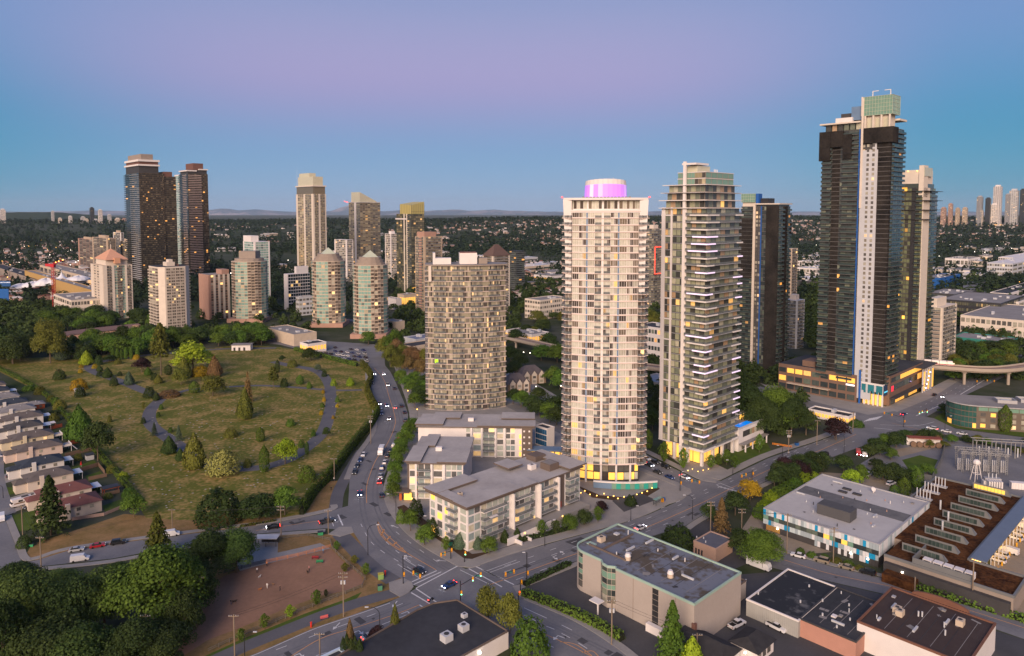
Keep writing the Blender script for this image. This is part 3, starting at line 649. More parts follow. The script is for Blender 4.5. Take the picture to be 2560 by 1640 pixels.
# ---------------------------------------------------------------- A: white flared tower with the purple lit crown
def tower_flared():
 pc = G(1508,1212); Zd = pc.y; rz = -atan2(pc.x,pc.y)
 w = 205*Zd/FPX*1.0; hw = w/2; zt = zat(pc,492); zb = 8.0
 t = Tower('flared_tower','tall white curved residential tower with flared top corners and purple lit round crown','tower',pc,rz); t.p = pc
 nfl = 37; fh = (zt-1.2-zb-4.6)/nfl
 sag = 3.4
 us = [-.5,-.455,-.41,-.328,-.236,-.216,-.13,-.045,-.02,.065,.155,.175,.27,.345,.41,.455,.5]
 fy = lambda u: 6.5+sag*(4*u*u)-4.6
 front = [(w*u*.985,fy(u)) for u in us]
 pts = front+[(hw*.97,22),(hw*.6,27),(-hw*.6,27),(-hw*.97,22)]
 nfr = len(us)-1
 sp = []
 for i in range(nfr):
  u0,u1 = us[i],us[i+1]; wd = u1-u0
  if wd < .03: sp.append([(1,'p',m_whitep if abs(u0+.045) < .001 else m_bluep,.14)])
  elif i in (0,1,nfr-1,nfr-2): sp.append([(1,'b',1,1.5,p_H)])
  elif i in (6,8): sp.append([(1,'b',2,.6)])
  else: sp.append([(1,'g',2 if i % 3 == 0 else 1)])
 sp += [[(1,'b',5)],G1(4),G1(8),G1(4),[(1,'b',5)]]
 t.storeys(pts,zb,nfl,fh,(m_whitep,mat('rosy_slab_edge',(.66,.54,.50),.7,.05),p_A,m_whitep,m_rail),sp,slab=.32,sov=.4,ind=True,top=m_roofg,base_z=zb)
 mu = MB()
 for i in range(nfr):
  P,Q = Vector(pts[i]),Vector(pts[i+1]); d = Q-P; ln = d.length; d.normalize(); nn = Vector((d.y,-d.x))
  if us[i+1]-us[i] > .05:
   for f in (0,.33,.66,.98): mu.obox(P+d*(ln*f),d,nn,.09,.13,zb,zb+nfl*fh)
 mu.build('mullion',m_whitep,t.e,kind='stuff')
 # top storey behind the white band
 z1 = zb+nfl*fh
 b = MB(); b.prism(offs(pts,.3),z1-.6,z1+.5); b.build('white_band',m_whitep,t.e)
 t2 = Tower.__new__(Tower); t2.e = t.e; t2.mb = {}; t2.npane = 300
 t2.storeys(offs(pts,-1.2),z1+.5,1,4.1,(m_whitep,None,p_A,m_whitep,m_rail),[[(1,'g',2)] if len(s_) and s_[0][1] != 'p' else None for s_ in sp],top=m_roofg); t2.done()
 b = MB(); b.prism(offs(pts,.9),z1+4.6,z1+5.5); b.build('roof_slab',m_whitep,t.e)
 # flared side fins widening towards the roof
 for sgn in (-1,1):
  b = MB(); x0 = sgn*hw*.97
  zl = z1-12*fh; y0f,y1f = fy(.5)-1.2,10
  for (za,zc,ea,ec) in ((zl,z1-5*fh,.1,.35),(z1-5*fh,z1+4.6,.35,1.3)):
   xs = [x0,x0+sgn*ea,x0,x0+sgn*ec]
   b.quad((x0-sgn*2.3,y0f,za),(xs[1],y0f,za),(xs[3],y0f,zc),(x0-sgn*2.3,y0f,zc))
   b.quad((xs[1],y0f,za),(xs[1],y1f,za),(xs[3],y1f,zc),(xs[3],y0f,zc))
   b.quad((x0-sgn*2.3,y0f,za),(x0-sgn*2.3,y0f,zc),(x0-sgn*2.3,y0f+.6,zc),(x0-sgn*2.3,y0f+.6,za))
   b.quad((xs[1],y1f,za),(x0,y1f,za),(x0,y1f,zc),(xs[3],y1f,zc))
  b.build('flared_fin',m_whitep,t.e)
  part(t.e,'warning_lamp',m_redl,sgn*(hw+1.2),fy(.5)-.8,z1+5.5,.6,.6,.5)
 # crown: ring of panels, lit purple from below
 rz0 = z1+5.5; ch = zat(pc+Vector((0,12,0)),450)-rz0; ca,cb = 8.9,6.8; npn = 26
 for i in range(npn):
  a0,a1 = 2*pi*i/npn,2*pi*(i+.94)/npn
  zt0 = rz0+ch*(.88+.12*max(0,-sin(a0)))
  for (s0,s1,q0,q1,m_) in ((1.0,.975,0,.72,R0.choice(m_purp) if -sin(a0) > -.3 else m_whitep),(.975,.95,.72,1,m_whitep)):
   b = MB()
   f_ = lambda a,r_,z: (ca*r_*cos(a),13+cb*r_*sin(a),z)
   za = rz0+.3+(zt0-rz0)*q0; zb_ = rz0+.3+(zt0-rz0)*q1
   b.quad(f_(a0,s0,za),f_(a1,s0,za),f_(a1,s1,zb_),f_(a0,s1,zb_)); b.quad(f_(a1,s0-.03,za),f_(a0,s0-.03,za),f_(a0,s1-.03,zb_),f_(a1,s1-.03,zb_))
   b.build('crown_panel',m_,t.e)
 b = MB(); b.prism([(ca*.93*cos(2*pi*i/24),13+cb*.93*sin(2*pi*i/24)) for i in range(24)],rz0,rz0+ch*.86); b.build('crown_core',m_whitep,t.e)
 for k in range(14): part(t.e,'roof_unit',m_roofg,-9+1.45*k,5.2,rz0,1.0,.8,.5)
 part(t.e,'antenna',m_whitep,3.2,13,rz0+ch*.85,.15,.15,2.2)
 # lobby: glazed, lit, with columns
 b = MB(); b.prism(offs(pts,-1.6),0,zb-.15); b.build('lobby_glass',m_char,t.e)
 lp = offs(pts,-1.5)
 for i in range(nfr):
  P,Q = Vector(lp[i]),Vector(lp[i+1]); d = (Q-P); Ln = d.length; d.normalize()
  if Ln < 1.2: continue
  c = (P+Q)/2
  part(t.e,'lobby_window',p_lit if i in (1,2,3,5,6,9,11,13) else p_A,c.x,c.y,1.0,Ln*.9,.12,3.0,atan2(d.y,d.x))
  part(t.e,'lobby_window',p_lit if i in (1,2,3,5,14) else p_W,c.x,c.y,4.5,Ln*.9,.12,3.0,atan2(d.y,d.x))
 for u in (-.33,-.226,-.03,.165,.345): part(t.e,'column',m_whitep,w*u*.97,fy(u)+.2,0,.9,.9,zb,shape='cyl')
 # curved canopy and blue green lobby wall on the right
 b = MB(); n_ = 14
 pr = [(-4+26*i/n_,-1.5-3.0*sin(pi*(.25+.55*i/n_))*1.6+.16*i) for i in range(n_+1)]
 for i in range(n_):
  a_,c_ = pr[i],pr[i+1]
  b.prism([a_,c_,(c_[0],c_[1]+1.0),(a_[0],a_[1]+1.0)],2.9,3.4)
  part(t.e,'glass_panel',(m_bluep if i < 4 else (emit('green_lit_glass',(.02,.22,.17),.35) if i % 2 else m_gglass)),(a_[0]+c_[0])/2,(a_[1]+c_[1])/2+.6,.3,1.85,.15,2.4,atan2(c_[1]-a_[1],c_[0]-a_[0]))
 b.build('canopy',m_whitep,t.e)
 t.done(); return t
TA = tower_flared()
# ---------------------------------------------------------------- B: white framed corner tower with staggered white balconies and a pool podium
def tower_framed():
 p = G(1755,1166); zl = 7.5
 lv = along(p,VV,1648); lu = along(p,UU,1836)
 t = Tower('framed_tower','tall glass tower with white frame strips and staggered white corner balconies','tower',p,GA); t.p = p
 zt = zat(p,520); nf = 34; fh = (zt-zl)/nf
 pts = [(0,0),(lu,0),(lu,lv),(0,lv)]
 spR = [(1,'b',7,1.5)]; spL = [(.08,'p',m_whitep,.5),(.13,'g',2),(.04,'p',m_whitep,.45),(.28,'g',3),(.05,'p',m_whitep,.7),(.42,'b',4,1.5)]
 t.storeys(pts,zl,nf,fh,(m_char,m_grey,p_B,m_whitep,m_rail),[spR,G1(6),G1(6),spL],ind=True,slab=.2,sov=.12,top=m_roofg,base_z=zl)
 # cross bars tying the left frame every three storeys
 for k in range(0,nf+1,3): part(t.e,'frame_bar',m_whitep,-.2,lv*.875,zl+k*fh-.35,.62,lv*.27,.6)
 # staggered white balcony edges at the near corner, some with lilac light
 r = random.Random(11)
 for k in range(nf):
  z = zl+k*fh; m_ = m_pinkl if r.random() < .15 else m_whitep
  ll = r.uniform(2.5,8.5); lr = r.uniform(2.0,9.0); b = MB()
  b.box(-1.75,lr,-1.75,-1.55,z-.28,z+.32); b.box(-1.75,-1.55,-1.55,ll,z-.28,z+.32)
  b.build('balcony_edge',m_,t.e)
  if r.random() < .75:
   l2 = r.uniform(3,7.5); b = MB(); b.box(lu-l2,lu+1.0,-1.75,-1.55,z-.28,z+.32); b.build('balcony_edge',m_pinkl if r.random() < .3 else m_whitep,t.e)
 # setback storeys, fin and plant screen
 zf = zat(p+VV*lv*.46,404)
 t.block('fin',m_whitep,-1.0,-.05,lv*.44,lv*.50,0.0,zf)
 z = zt
 for k,(xo,ylo,yhi) in enumerate(((1,.5,.93),(1,.5,.90),(1,.5,.86))):
  t3 = Tower.__new__(Tower); t3.e = t.e; t3.mb = {}; t3.npane = 300
  x1 = lu-1.5-.4*k; y1 = lv*yhi
  t3.storeys([(.6,1.2),(x1,1.2),(x1,y1),(.6,y1)],z,1,fh*1.08,(m_taupe,m_whitep,p_B,m_whitep,m_rail),[G1(8),G1(6),G1(6),G1(8)],slab=.3,sov=2.2 if k else 2.4,top=m_roofg)
  t3.done(); z += fh*1.08
 t4 = Tower.__new__(Tower); t4.e = t.e; t4.mb = {}; t4.npane = 300; zt2 = zat(p,429)
 t4.storeys([(.6,1.0),(lu*.86,1.0),(lu*.86,lv*.66),(.6,lv*.66)],z,2,(zt2-z)/2,(m_taupe,m_whitep,m_gglass,m_whitep,m_rail),[G1(5),G1(4),G1(5),[(.62,'g',5),(.38,'g',3,None,p_L)]],slab=.25,sov=.2,top=m_roofg); t4.done()
 t.block('plant_screen',m_yglass,1.5,lu*.42,lv*.25,lv*.52,zt2,zat(p,412)); t.block('roof_cap',m_whitep,-.9,lu*.34,lv*.22,lv*.53,zat(p,410),zat(p,405))
 for k in range(3): part(t.e,'vent_pipe',m_whitep,lu*.45+1.2*k,4,zt2,.35,.35,1.6,shape='cyl')
 # lobby with lit glass and white columns
 t.block('lobby_core',m_char,2.2,lu-.5,2.2,lv-.5,0,zl-.3)
 nl = 5
 for k in range(nl):
  part(t.e,'lobby_window',p_lit,2.15,2.4+(lv*.8)*(k+.5)/nl,.3,.12,lv*.8/nl*.9,zl-1.2)
  part(t.e,'lobby_window',p_lit if k < 3 else p_B,2.4+(lu*.9)*(k+.5)/nl,2.15,.3,lu*.9/nl*.9,.12,zl-1.2)
 for (x,y) in ((.3,.3),(.3,lv*.33),(.3,lv*.64),(lu*.33,.3),(lu*.62,.3),(lu*.95,.3)): part(t.e,'column',m_whitep,x,y,0,1.2,1.2,zl)
 t.block('soffit',m_whitep,-1.6,lu+.8,-1.6,lv*.5,zl-.75,zl-.3)
 # podium with the swimming pool
 pe = thing('pool_podium','low white podium with bright blue rooftop swimming pool beside the framed tower','building',p,GA)
 x0,x1,y0,y1 = lu+1.4,along(p,UU,1903),-1.2,13; zp = 10.4
 b = MB(); b.box(x0,x1,y0,y1,0,zp,0,1); b.build('wall',[m_whitep,m_roofg],pe)
 for k in range(8): part(pe,'window',p_B if k > 1 else m_char,x0+4+(x1-x0-7)*(k+.5)/8,y0-.03,6.2,(x1-x0-7)/8*.94,.12,2.8)
 for k in range(7): part(pe,'shop_window',p_litd if k in (3,4,5) else p_W,x0+3+(x1-x0-6)*(k+.5)/7,y0-.03,.4,(x1-x0-6)/7*.92,.12,2.9)
 part(pe,'canopy',m_roofg,(x0+x1)/2,y0-1.5,3.6,x1-x0,2.6,.3)
 part(pe,'pool_surround',m_walk,(x0+x1)/2-1,(y0+y1)/2,zp,(x1-x0)*.92,(y1-y0)*.86,.12)
 m_pool = mat('pool_water',(0.0,0.16,0.62),.05,.25,s1=.5,s2=3,spec=.6); m_pool.node_tree.nodes['Principled BSDF'].inputs['Emission Color'].default_value = (0,.25,.9,1); m_pool.node_tree.nodes['Principled BSDF'].inputs['Emission Strength'].default_value = .45
 part(pe,'pool',m_pool,x0+(x1-x0)*.42,y0+3.3,zp+.12,(x1-x0)*.5,3.6,.06)
 b = MB(); b.box(x1-10,x1-3,y1-6,y1-2,zp,zp+3.0,0); b.box(x1-11,x1-2.4,y1-6.8,y1-1.4,zp+3.0,zp+3.4,1); b.build('pavilion',[m_cream,m_whitep],pe)
 part(pe,'pavilion_window',p_lit,x1-6.5,y1-6.05,zp+.3,5,.1,2.4)
 part(pe,'parapet',m_lgrey,(x0+x1)/2,y0+.2,zp,x1-x0,.35,.9); part(pe,'parapet',m_lgrey,x1-.2,(y0+y1)/2,zp,.35,y1-y0-1,.9)
 for k in range(4): part(pe,'wall_pier',m_whitep,x0+2+(x1-x0-4)*k/3,y0-2.6,0,.5,.5,3.6)
 t.done(); return t
TB = tower_framed()
# ---------------------------------------------------------------- C: curved slab tower
def tower_curved():
 pl,pr = G(1072,1022),G(1266,1022); pm = (pl+pr)/2; rz = -atan2(pm.x,pm.y)+radians(4)
 w = (pr-pl).length; t = Tower('curved_tower','wide curved tower with ribbed pale floor edges behind the grey roofed apartments','tower',pm,rz); t.p = pm
 zt = zat(pm,664); nf = 28; fh = zt/nf; n = 13; sag = 5.5
 pts = [(-w/2+w*i/n,2+sag*((2*i/n-1)**2)-5) for i in range(n+1)]+[(w/2,15),(w/4,19),(-w/4,19),(-w/2,15)]
 sp = []
 for i in range(n): sp.append([(1,'b',4,.5)] if i in (1,2,4,5,7,8,10,11) else [(1,'g',4)])
 sp += [G1(7),G1(6),G1(8),G1(6),[(1,'b',6)]]
 t.storeys(pts,0,nf,fh,(m_taupe,mat('warm_grey_slab',(0.64,0.53,0.49),.8,.06),p_C,m_cream,m_rail),sp,slab=.24,sov=.5,top=m_roofg)
 b = MB(); b.prism(offs(pts,1.2),zt,zt+.7,0,1); b.build('roof_slab',[m_taupe,m_roofg],t.e)
 part(t.e,'end_wall',m_cream,-w/2+1.3,-.2,zt-fh*3,1.6,.8,fh*3)
 t.block('plant_room',m_whitep,-4,6,3,11,zt+.7,zt+7.0); t.block('plant_cap',m_brick,-3.6,5.6,3.4,10.6,zt+7.0,zt+7.5)
 b = MB(); b.box(-w*.43,-w*.2,2.5,9,zt+.7,zt+4.2); b.build('plant_wall',m_whitep,t.e); t.block('plant_wall',m_whitep,-w*.43,-w*.40,2.4,10,zt+.7,zt+7.2)
 t.block('plant_box',m_taupe,7,12,4,10,zt+.7,zt+4)
 part(t.e,'banner',emit('lime_banner',(.35,.7,.02),.6),-w/2+w*.135,.1,fh*9.2,4.4,.1,fh*.72)
 t.done(); return t
TC = tower_curved()
# ---------------------------------------------------------------- D: tallest dark tower with netting, E behind it, F left of it, brown podium
def tower_tall():
 p = G(2205,1018)
 t = Tower('netted_tower','tallest dark tower part wrapped in black netting with green glass box on top','tower',p,GA); t.p = p
 lv = along(p,VV,2040); lu = along(p,UU,2237); zb = 13; zt = zat(p,318); nf = 54; fh = (zt-zb)/nf
 spL = [(.16,'b',2,1.7),(.12,'p',m_net,.09),(.04,'g',1),(.24,'b',3,1.6),(.016,'p',m_blue,.6),(.18,'w',2,(.18,.2,.2),p_W),(.06,'p',m_lgrey,.5),(.19,'p',m_net,.09)]
 spR = [(.12,'p',m_net,.1),(.38,'b',2,1.4),(.50,'b',3,1.5)]
 t.storeys([(0,0),(lu,0),(lu,lv),(0,lv)],zb,nf,fh,(m_char,m_dslab,p_D,m_lgrey,m_dteal),[spR,G1(6),G1(8),spL],slab=.25,sov=.12,top=m_roofg)
 # the pale window strip gets its own wall
 t.block('pale_wall',m_lgrey,-.55,-.02,lv*.17,lv*.41,3,zat(p,372))
 z_ = lambda y: zat(p,y)
 for k in range(nf-3):
  for q in (.23,.31):
   part(t.e,'window',p_W,-.56,lv*q,zb+k*fh+.5,.12,lv*.035,fh*.6)
 t.block('pale_column',m_cream,-.9,-.3,lv*.385,lv*.415,z_(520),z_(238))
 # netting blocks hung over the top floors
 for (y0,y1,ya,yb,d) in ((.86,1.03,395,318,2.4),(.67,.86,360,318,2.2),(.54,.67,392,328,2.0)): t.block('netting',m_net,-d,-.2,lv*y0,lv*y1,z_(ya),z_(yb))
 t.block('netting',m_net,-1.6,lu*.36,-1.6,lv*.37,z_(355),z_(316)); t.block('netting',m_net,lu*1.0,lu*1.0+2.2,.5,7,z_(380),z_(318))
 for k in range(7): t.block('scaffold_deck',m_dark,lu,lu+2.4,-.5,7,z_(380)+k*(z_(318)-z_(380))/7,z_(380)+k*(z_(318)-z_(380))/7+.25)
 # upper storeys
 t.block('roof_terrace',m_cream,-2.2,lu*.6,lv*.42,lv*1.03,z_(300),z_(296));
 b = MB(); b.box(1,lu-1,lv*.42,lv*.97,zt,z_(300)); b.build('penthouse',p_D,t.e)
 t.block('roof_slab',m_cream,lu*.5,lu+1.6,-1,lv*.5,z_(297),z_(292))
 for k in range(6): part(t.e,'penthouse_window',p_B,-.1,lv*(.46+.09*k),zt+.3,.12,lv*.07,z_(300)-zt-.6)
 t.block('plant_box',m_char,2,lu*.5,lv*.55,lv*.75,z_(296),z_(272)); t.block('scaffold_box',m_bluep,.5,lu*.4,lv*.4,lv*.58,z_(292),z_(257)); t.block('terrace_screen',m_whitep,-1,2,lv*.55,lv*.8,z_(296),z_(284))
 # open storey on columns and the green glass box
 zo,zg,zh = z_(316),z_(284),z_(236)
 t.block('open_storey',m_cream,1.2,lu*.5,1.5,lv*.36,zo,zg)
 for k in range(4): part(t.e,'column',m_cream,-.2,lv*(.02+.115*k),zo,.9,.9,zg-zo)
 for k in range(3): part(t.e,'terrace_glass',m_yglass,1.0,lv*(.07+.115*k),zo,.15,lv*.09,(zg-zo)*.75)
 t.block('glass_box',m_gglass,-.6,lu*.55,-.6,lv*.40,zg,zh)
 gm = MB()
 for k in range(11): gm.box(-.72,-.6,-.6+lv*.4*k/10-.06,-.6+lv*.4*k/10+.06,zg,zh)
 for k in range(7): gm.box(-.6+(lu*.55+.6)*k/6-.06,-.6+(lu*.55+.6)*k/6+.06,-.72,-.6,zg,zh)
 for k in range(6): z = zg+(zh-zg)*k/5; gm.box(-.75,lu*.55,-.75,-.6,z-.08,z+.08); gm.box(-.75,-.6,-.75,lv*.4,z-.08,z+.08)
 gm.build('mullion',m_copper,t.e)
 t.block('box_frame',m_cream,-.8,-.3,lv*.40,lv*.425,zg,zh+.3)
 for (yy,sg) in ((.28,1),(.03,-1)):
  part(t.e,'davit_arm',m_whitep,1,lv*yy,zh,.4,.4,3.2); part(t.e,'davit_arm',m_whitep,1,lv*yy-1.6*sg,zh+2.9,.4,3.4,.35)
 # street corner entrance
 t.block('entrance_frame',m_whitep,-.6,2,-.4,lv*.30,10.5,zb+.2)
 mt = mat('teal_panel',(0.02,0.16,0.20),.6,.1)
 for k in range(10): part(t.e,'hoarding_panel',m_lgrey if (k*7) % 4 == 1 else mt,-.7,lv*(.01+.03*k),7.2+(k % 2)*1.2,.3,lv*.03,5.0-(k % 2)*1.2)
 t.block('hoarding',mat('navy_hoarding',(0.02,0.05,0.11),.6,.1),0,lu*.42,-.75,-.45,6.5,12.5); t.block('hoarding_stripe',emit('cyan_sign',(.1,.6,.9),.5),.6,lu*.36,-.8,-.7,8.2,9.0)
 t.block('entrance_core',m_char,1.5,lu,1.5,lv*.35,0,10.5)
 for k in range(5): part(t.e,'entrance_window',p_lit,1.45,lv*(.03+.06*k),.2,.12,lv*.052,6.2)
 for k in range(3): part(t.e,'entrance_window',p_lit,2.5+lu*.12*k,1.4,.2,lu*.1,.12,5.5)
 for k in range(5): part(t.e,'column',m_whitep,.2,lv*(.0+.065*k),0,.8,.8,10.5)
 t.block('blue_hoist',m_blue,-1.2,-.5,lv*.31,lv*.335,0,20)
 t.block('tower_base',m_char,.5,lu-.3,lv*.36,lv-.3,0,zb)
 t.done(); t.lu,t.lv = lu,lv; return t
TD = tower_tall()
def tower_behind():
 t = grid_tower('stepped_tower','dark tower with cream side piers half hidden behind the netted tower','tower',(2290,955),2215,2322,470,(m_char,m_dslab,p_E,m_cream,m_dteal),
                   [[(.5,'p',m_cream,.5),(.5,'b',2,1.5)],G1(5),G1(5),[(.12,'p',m_cream,.6),(.12,'w',1,(.25,.2,.2),p_W),(.12,'b',1,1.6),(.3,'g',3),(.14,'p',m_dark,.4),(.2,'b',2,1.4)]],fh=2.95,slab=.22)
 lu,lv = t.lu,t.lv; z_ = lambda y: zat(t.p,y)
 t.block('pale_top',m_cream,.5,lu*.8,.5,lv*.9,t.h+3,z_(424)); t.block('top_glass',p_D,.3,lu*.9,.3,lv*.95,t.h,t.h+3); t.block('pale_fin',m_cream,-.4,lu*.3,-.5,lv*.13,t.h-6,z_(413)); t.block('lit_box',m_yglass,-.3,lu*.6,-.8,-.5,z_(440),z_(418))
 for y in (.2,.5,.8): part(t.e,'roof_lamp',m_lampo,-.1,lv*y,z_(424)-1,.5,.5,.5)
 t.block('lit_floor',p_litd,-.18,-.06,lv*.5,lv*.8,z_(478),z_(468)); t.done()
 for k in range(4):
  part(t.e,'terrace',m_char,lu*.6,lv*.3,t.h-2-k*6.2,lu*1.3,lv*.9,.3)
tower_behind()
def tower_left_of():
 t = grid_tower('unfinished_tower','dark unfinished tower with blue hoist strip right of the framed tower','tower',(1938,935),1846,1966,516,(m_char,m_dslab,p_D,m_cream,m_dteal),
                   [[(.4,'b',2,1.4),(.3,'p',m_net,.6),(.3,'b',2,1.4)],G1(5),G1(5),[(.32,'b',4,1.3),(.06,'p',m_cream,.6),(.14,'w',2,(.15,.15,.15),p_W),(.022,'p',m_blue,.6),(.12,'g',2),(.31,'p',m_net,.7)]],fh=2.95,slab=.22)
 lu,lv = t.lu,t.lv; z_ = lambda y: zat(t.p,y)
 t.block('penthouse',p_D,.5,lu-.5,.5,lv*.6,t.h,z_(510)); t.block('roof_slab',m_cream,-1.2,lu+1,-1,lv*.6,z_(511),z_(508)); t.block('open_storey',m_cream,.5,lu*.5,lv*.62,lv*.98,t.h,z_(505)); t.block('glass_box',m_gglass,-.5,lu*.5,lv*.62,lv,z_(505),z_(483))
 gm = MB()
 for k in range(7): gm.box(-.6,-.5,lv*(.62+.38*k/6)-.06,lv*(.62+.38*k/6)+.06,z_(505),z_(483))
 for k in range(4): gm.box(-.62,-.5,lv*.62,lv,z_(505)+(z_(483)-z_(505))*k/3-.07,z_(505)+(z_(483)-z_(505))*k/3+.07)
 gm.build('mullion',m_copper,t.e)
 t.block('blue_wrap',m_blue,-.3,lu*.3,lv*.54,lv*.61,z_(508),z_(483)); t.block('scaffold',m_dark,1,lu*.6,lv*.3,lv*.5,z_(508),z_(495)); t.block('netting',m_net,lu,lu+1.8,-.5,8,z_(590),z_(552)); t.block('netting',m_net,-1.3,-.3,lv*.68,lv*1.02,z_(700),z_(545))
 t.done()
tower_left_of()
def mall_podium():
 e0 = G(2205,1022)
 # left wing from the street corner leftwards (along the cross road), right wing along the avenue
 def wing(name,label,x0,x1,y0,y1,h,floors):
  t = Tower(name,label,'building',e0,GA); t.p = e0
  b = MB(); b.box(x0,x1,y0,y1,0,h,0,1); b.build('wall',[m_brown,m_roofd],t.e)
  return t
 lvl = TD.lv
 yl = along(e0,VV,1940)
 t = wing('brown_mall_wing','brown clad shopping podium with wide dark windows left of the netted tower',3,42,lvl*.40,yl,16.5,3)
 n = 9; y0,y1 = lvl*.42,yl
 for f,(za,zb) in enumerate(((1.0,4.2),(6.0,9.2),(11.3,14.2))):
  for k in range(n):
   a = y0+(y1-y0)*(k+.08)/n; c = y0+(y1-y0)*(k+.92)/n
   lit = (f == 2 and k in (0,1,2,6,7)) or (f == 1 and k == 8)
   part(t.e,'window',p_litd if lit else p_D,2.95,(a+c)/2,za,.16,(c-a),zb-za)
 part(t.e,'canopy',m_beige,1.4,(y0+y1)/2+4,5.0,3.0,(y1-y0)*.55,.35); part(t.e,'shop_sign',emit('white_sign',(1,.9,.9),.8),2.8,y0+3,9.6,.12,5,.9)
 part(t.e,'roof_box',m_brown,12,yl-18,16.5,12,8,3.5)
 for k in range(5): part(t.e,'roof_garden',m_grass,8+k*1.5,y0+6+k*5,16.5,4,4,.5)
 t2 = wing('brown_mall_wing','brown clad shopping podium wing with lit upper windows facing the avenue',TD.lu*.45,along(e0,UU,2302),-.6,30,17.5,3)
 x0,x1 = TD.lu*.45,along(e0,UU,2302)
 for k in range(7):
  a = x0+2+(x1-x0-4)*k/7; w = (x1-x0-4)/7
  part(t2.e,'window',p_litd if k > 1 else p_D,a+w/2,-.65,13.3,w*.94,.16,2.6); part(t2.e,'window',p_D,a+w/2,-.65,8.2,w*.98,.16,3.4); part(t2.e,'shop_window',p_litd if k % 3 else p_D,a+w/2,-.65,.4,w*.9,.16,3.4)
 part(t2.e,'shop_sign',emit('red_sign',(.9,.03,.06),.7),x0+4.2,-.75,8.0,3.2,.15,3.2); part(t2.e,'canopy',m_char,(x0+x1)/2,-2.4,4.6,x1-x0,3.6,.3)
 part(t2.e,'roof_terrace',m_gglass,x0+14,6,17.5,12,5,1.1)
mall_podium()
# ---------------------------------------------------------------- left dark pair
def dark_pair():
 m_ = (m_dark,m_bslab,p_G,m_dark,m_drail)
 t = grid_tower('bronze_tower','broad dark bronze glass tower with white banded penthouse, left of its twin','tower',(356,722),322,418,432,m_,[[(.92,'b',14,.7),(.08,'g',2)],G1(6),G1(12),[(.5,'b',3,2.4),(.5,'g',3)]],fh=3.0,slab=.3,sov=.25)
 lu,lv = t.lu,t.lv; z_ = lambda y: zat(t.p,y)
 sl = MB()
 for k in range(t.nf): sl.box(-2.6,.3,-.3,lv*.55,k*t.fh-.15,k*t.fh+.18)
 sl.build('white_balcony_edge',m_lgrey,t.e,kind='stuff')
 t.block('penthouse',m_char,1,lu*.8,1,lv-1,t.h,z_(412)); t.block('white_band',m_whitep,-1,lu*.84,-1,lv,z_(414),z_(410)); t.block('penthouse',m_brick,1.5,lu*.8,1.5,lv-1,z_(410),z_(403)); t.block('white_band',m_whitep,-.5,lu*.84,-.7,lv,z_(403),z_(398)); t.block('plant_room',m_taupe,lu*.12,lu*.6,2,lv-2,z_(398),z_(384))
 t.done()
 o = t.p+UU*lu
 w = Tower('bronze_wing','lower dark glass wing with brown cap joined to the broad bronze tower','tower',o,GA); w.p = o; lw = along(o,UU,448); h = zat(o,441); nf = t.nf-1
 w.storeys([(.05,1.5),(lw,1.5),(lw,lv),(.05,lv)],0,nf,h/nf,m_,[[(1,'b',5,.6)],G1(4),None,None],slab=.3,sov=.2,top=m_roofd)
 w.block('brown_cap',m_brick,.2,lw*.7,1,lv,h,zat(o,429)); w.done()
 # pale sliver tower between
 s = grid_tower('pale_sliver_tower','narrow pale glass tower squeezed between the two dark bronze towers','tower',(455,690),444,462,440,(m_lgrey,m_whitep,p_K,m_whitep,m_railg),[G1(4),None,None,G1(3)],fh=3.1); s.block('roof_cap',m_whitep,-.5,s.lu,-.5,s.lv,s.h,s.h+2.5); s.done()
 t = grid_tower('bronze_tower','narrower dark tower with white balcony bands, right of the broad bronze tower','tower',(476,694),456,526,434,(m_dark,m_bslab,p_G,m_dark,m_drail),[[(.66,'b',6,1.6),(.34,'g',4)],G1(6),G1(6),[(.5,'b',3,2.0),(.5,'g',3)]],fh=3.0,slab=.3,sov=.2)
 lu,lv = t.lu,t.lv; z_ = lambda y: zat(t.p,y); sl = MB()
 for k in range(t.nf): sl.box(.5,lu*.66,-1.85,-1.6,k*t.fh-.2,k*t.fh+.7); sl.box(-2.2,-1.9,.5,lv*.5,k*t.fh-.15,k*t.fh+.5)
 sl.build('white_balcony_edge',mat('rosy_balcony_edge',(.46,.36,.33),.7,.08),t.e,kind='stuff')
 t.block('penthouse',m_char,1,lu-1,1,lv-1,t.h,z_(424)); t.block('white_band',m_whitep,-1.5,lu*.45,-1,lv,z_(428),z_(425)); t.block('white_band',m_whitep,lu*.55,lu+.5,-1,lv,z_(424),z_(421)); t.block('plant_room',m_brick,lu*.3,lu*.8,2,lv-2,z_(424),z_(407)); t.done()
dark_pair()
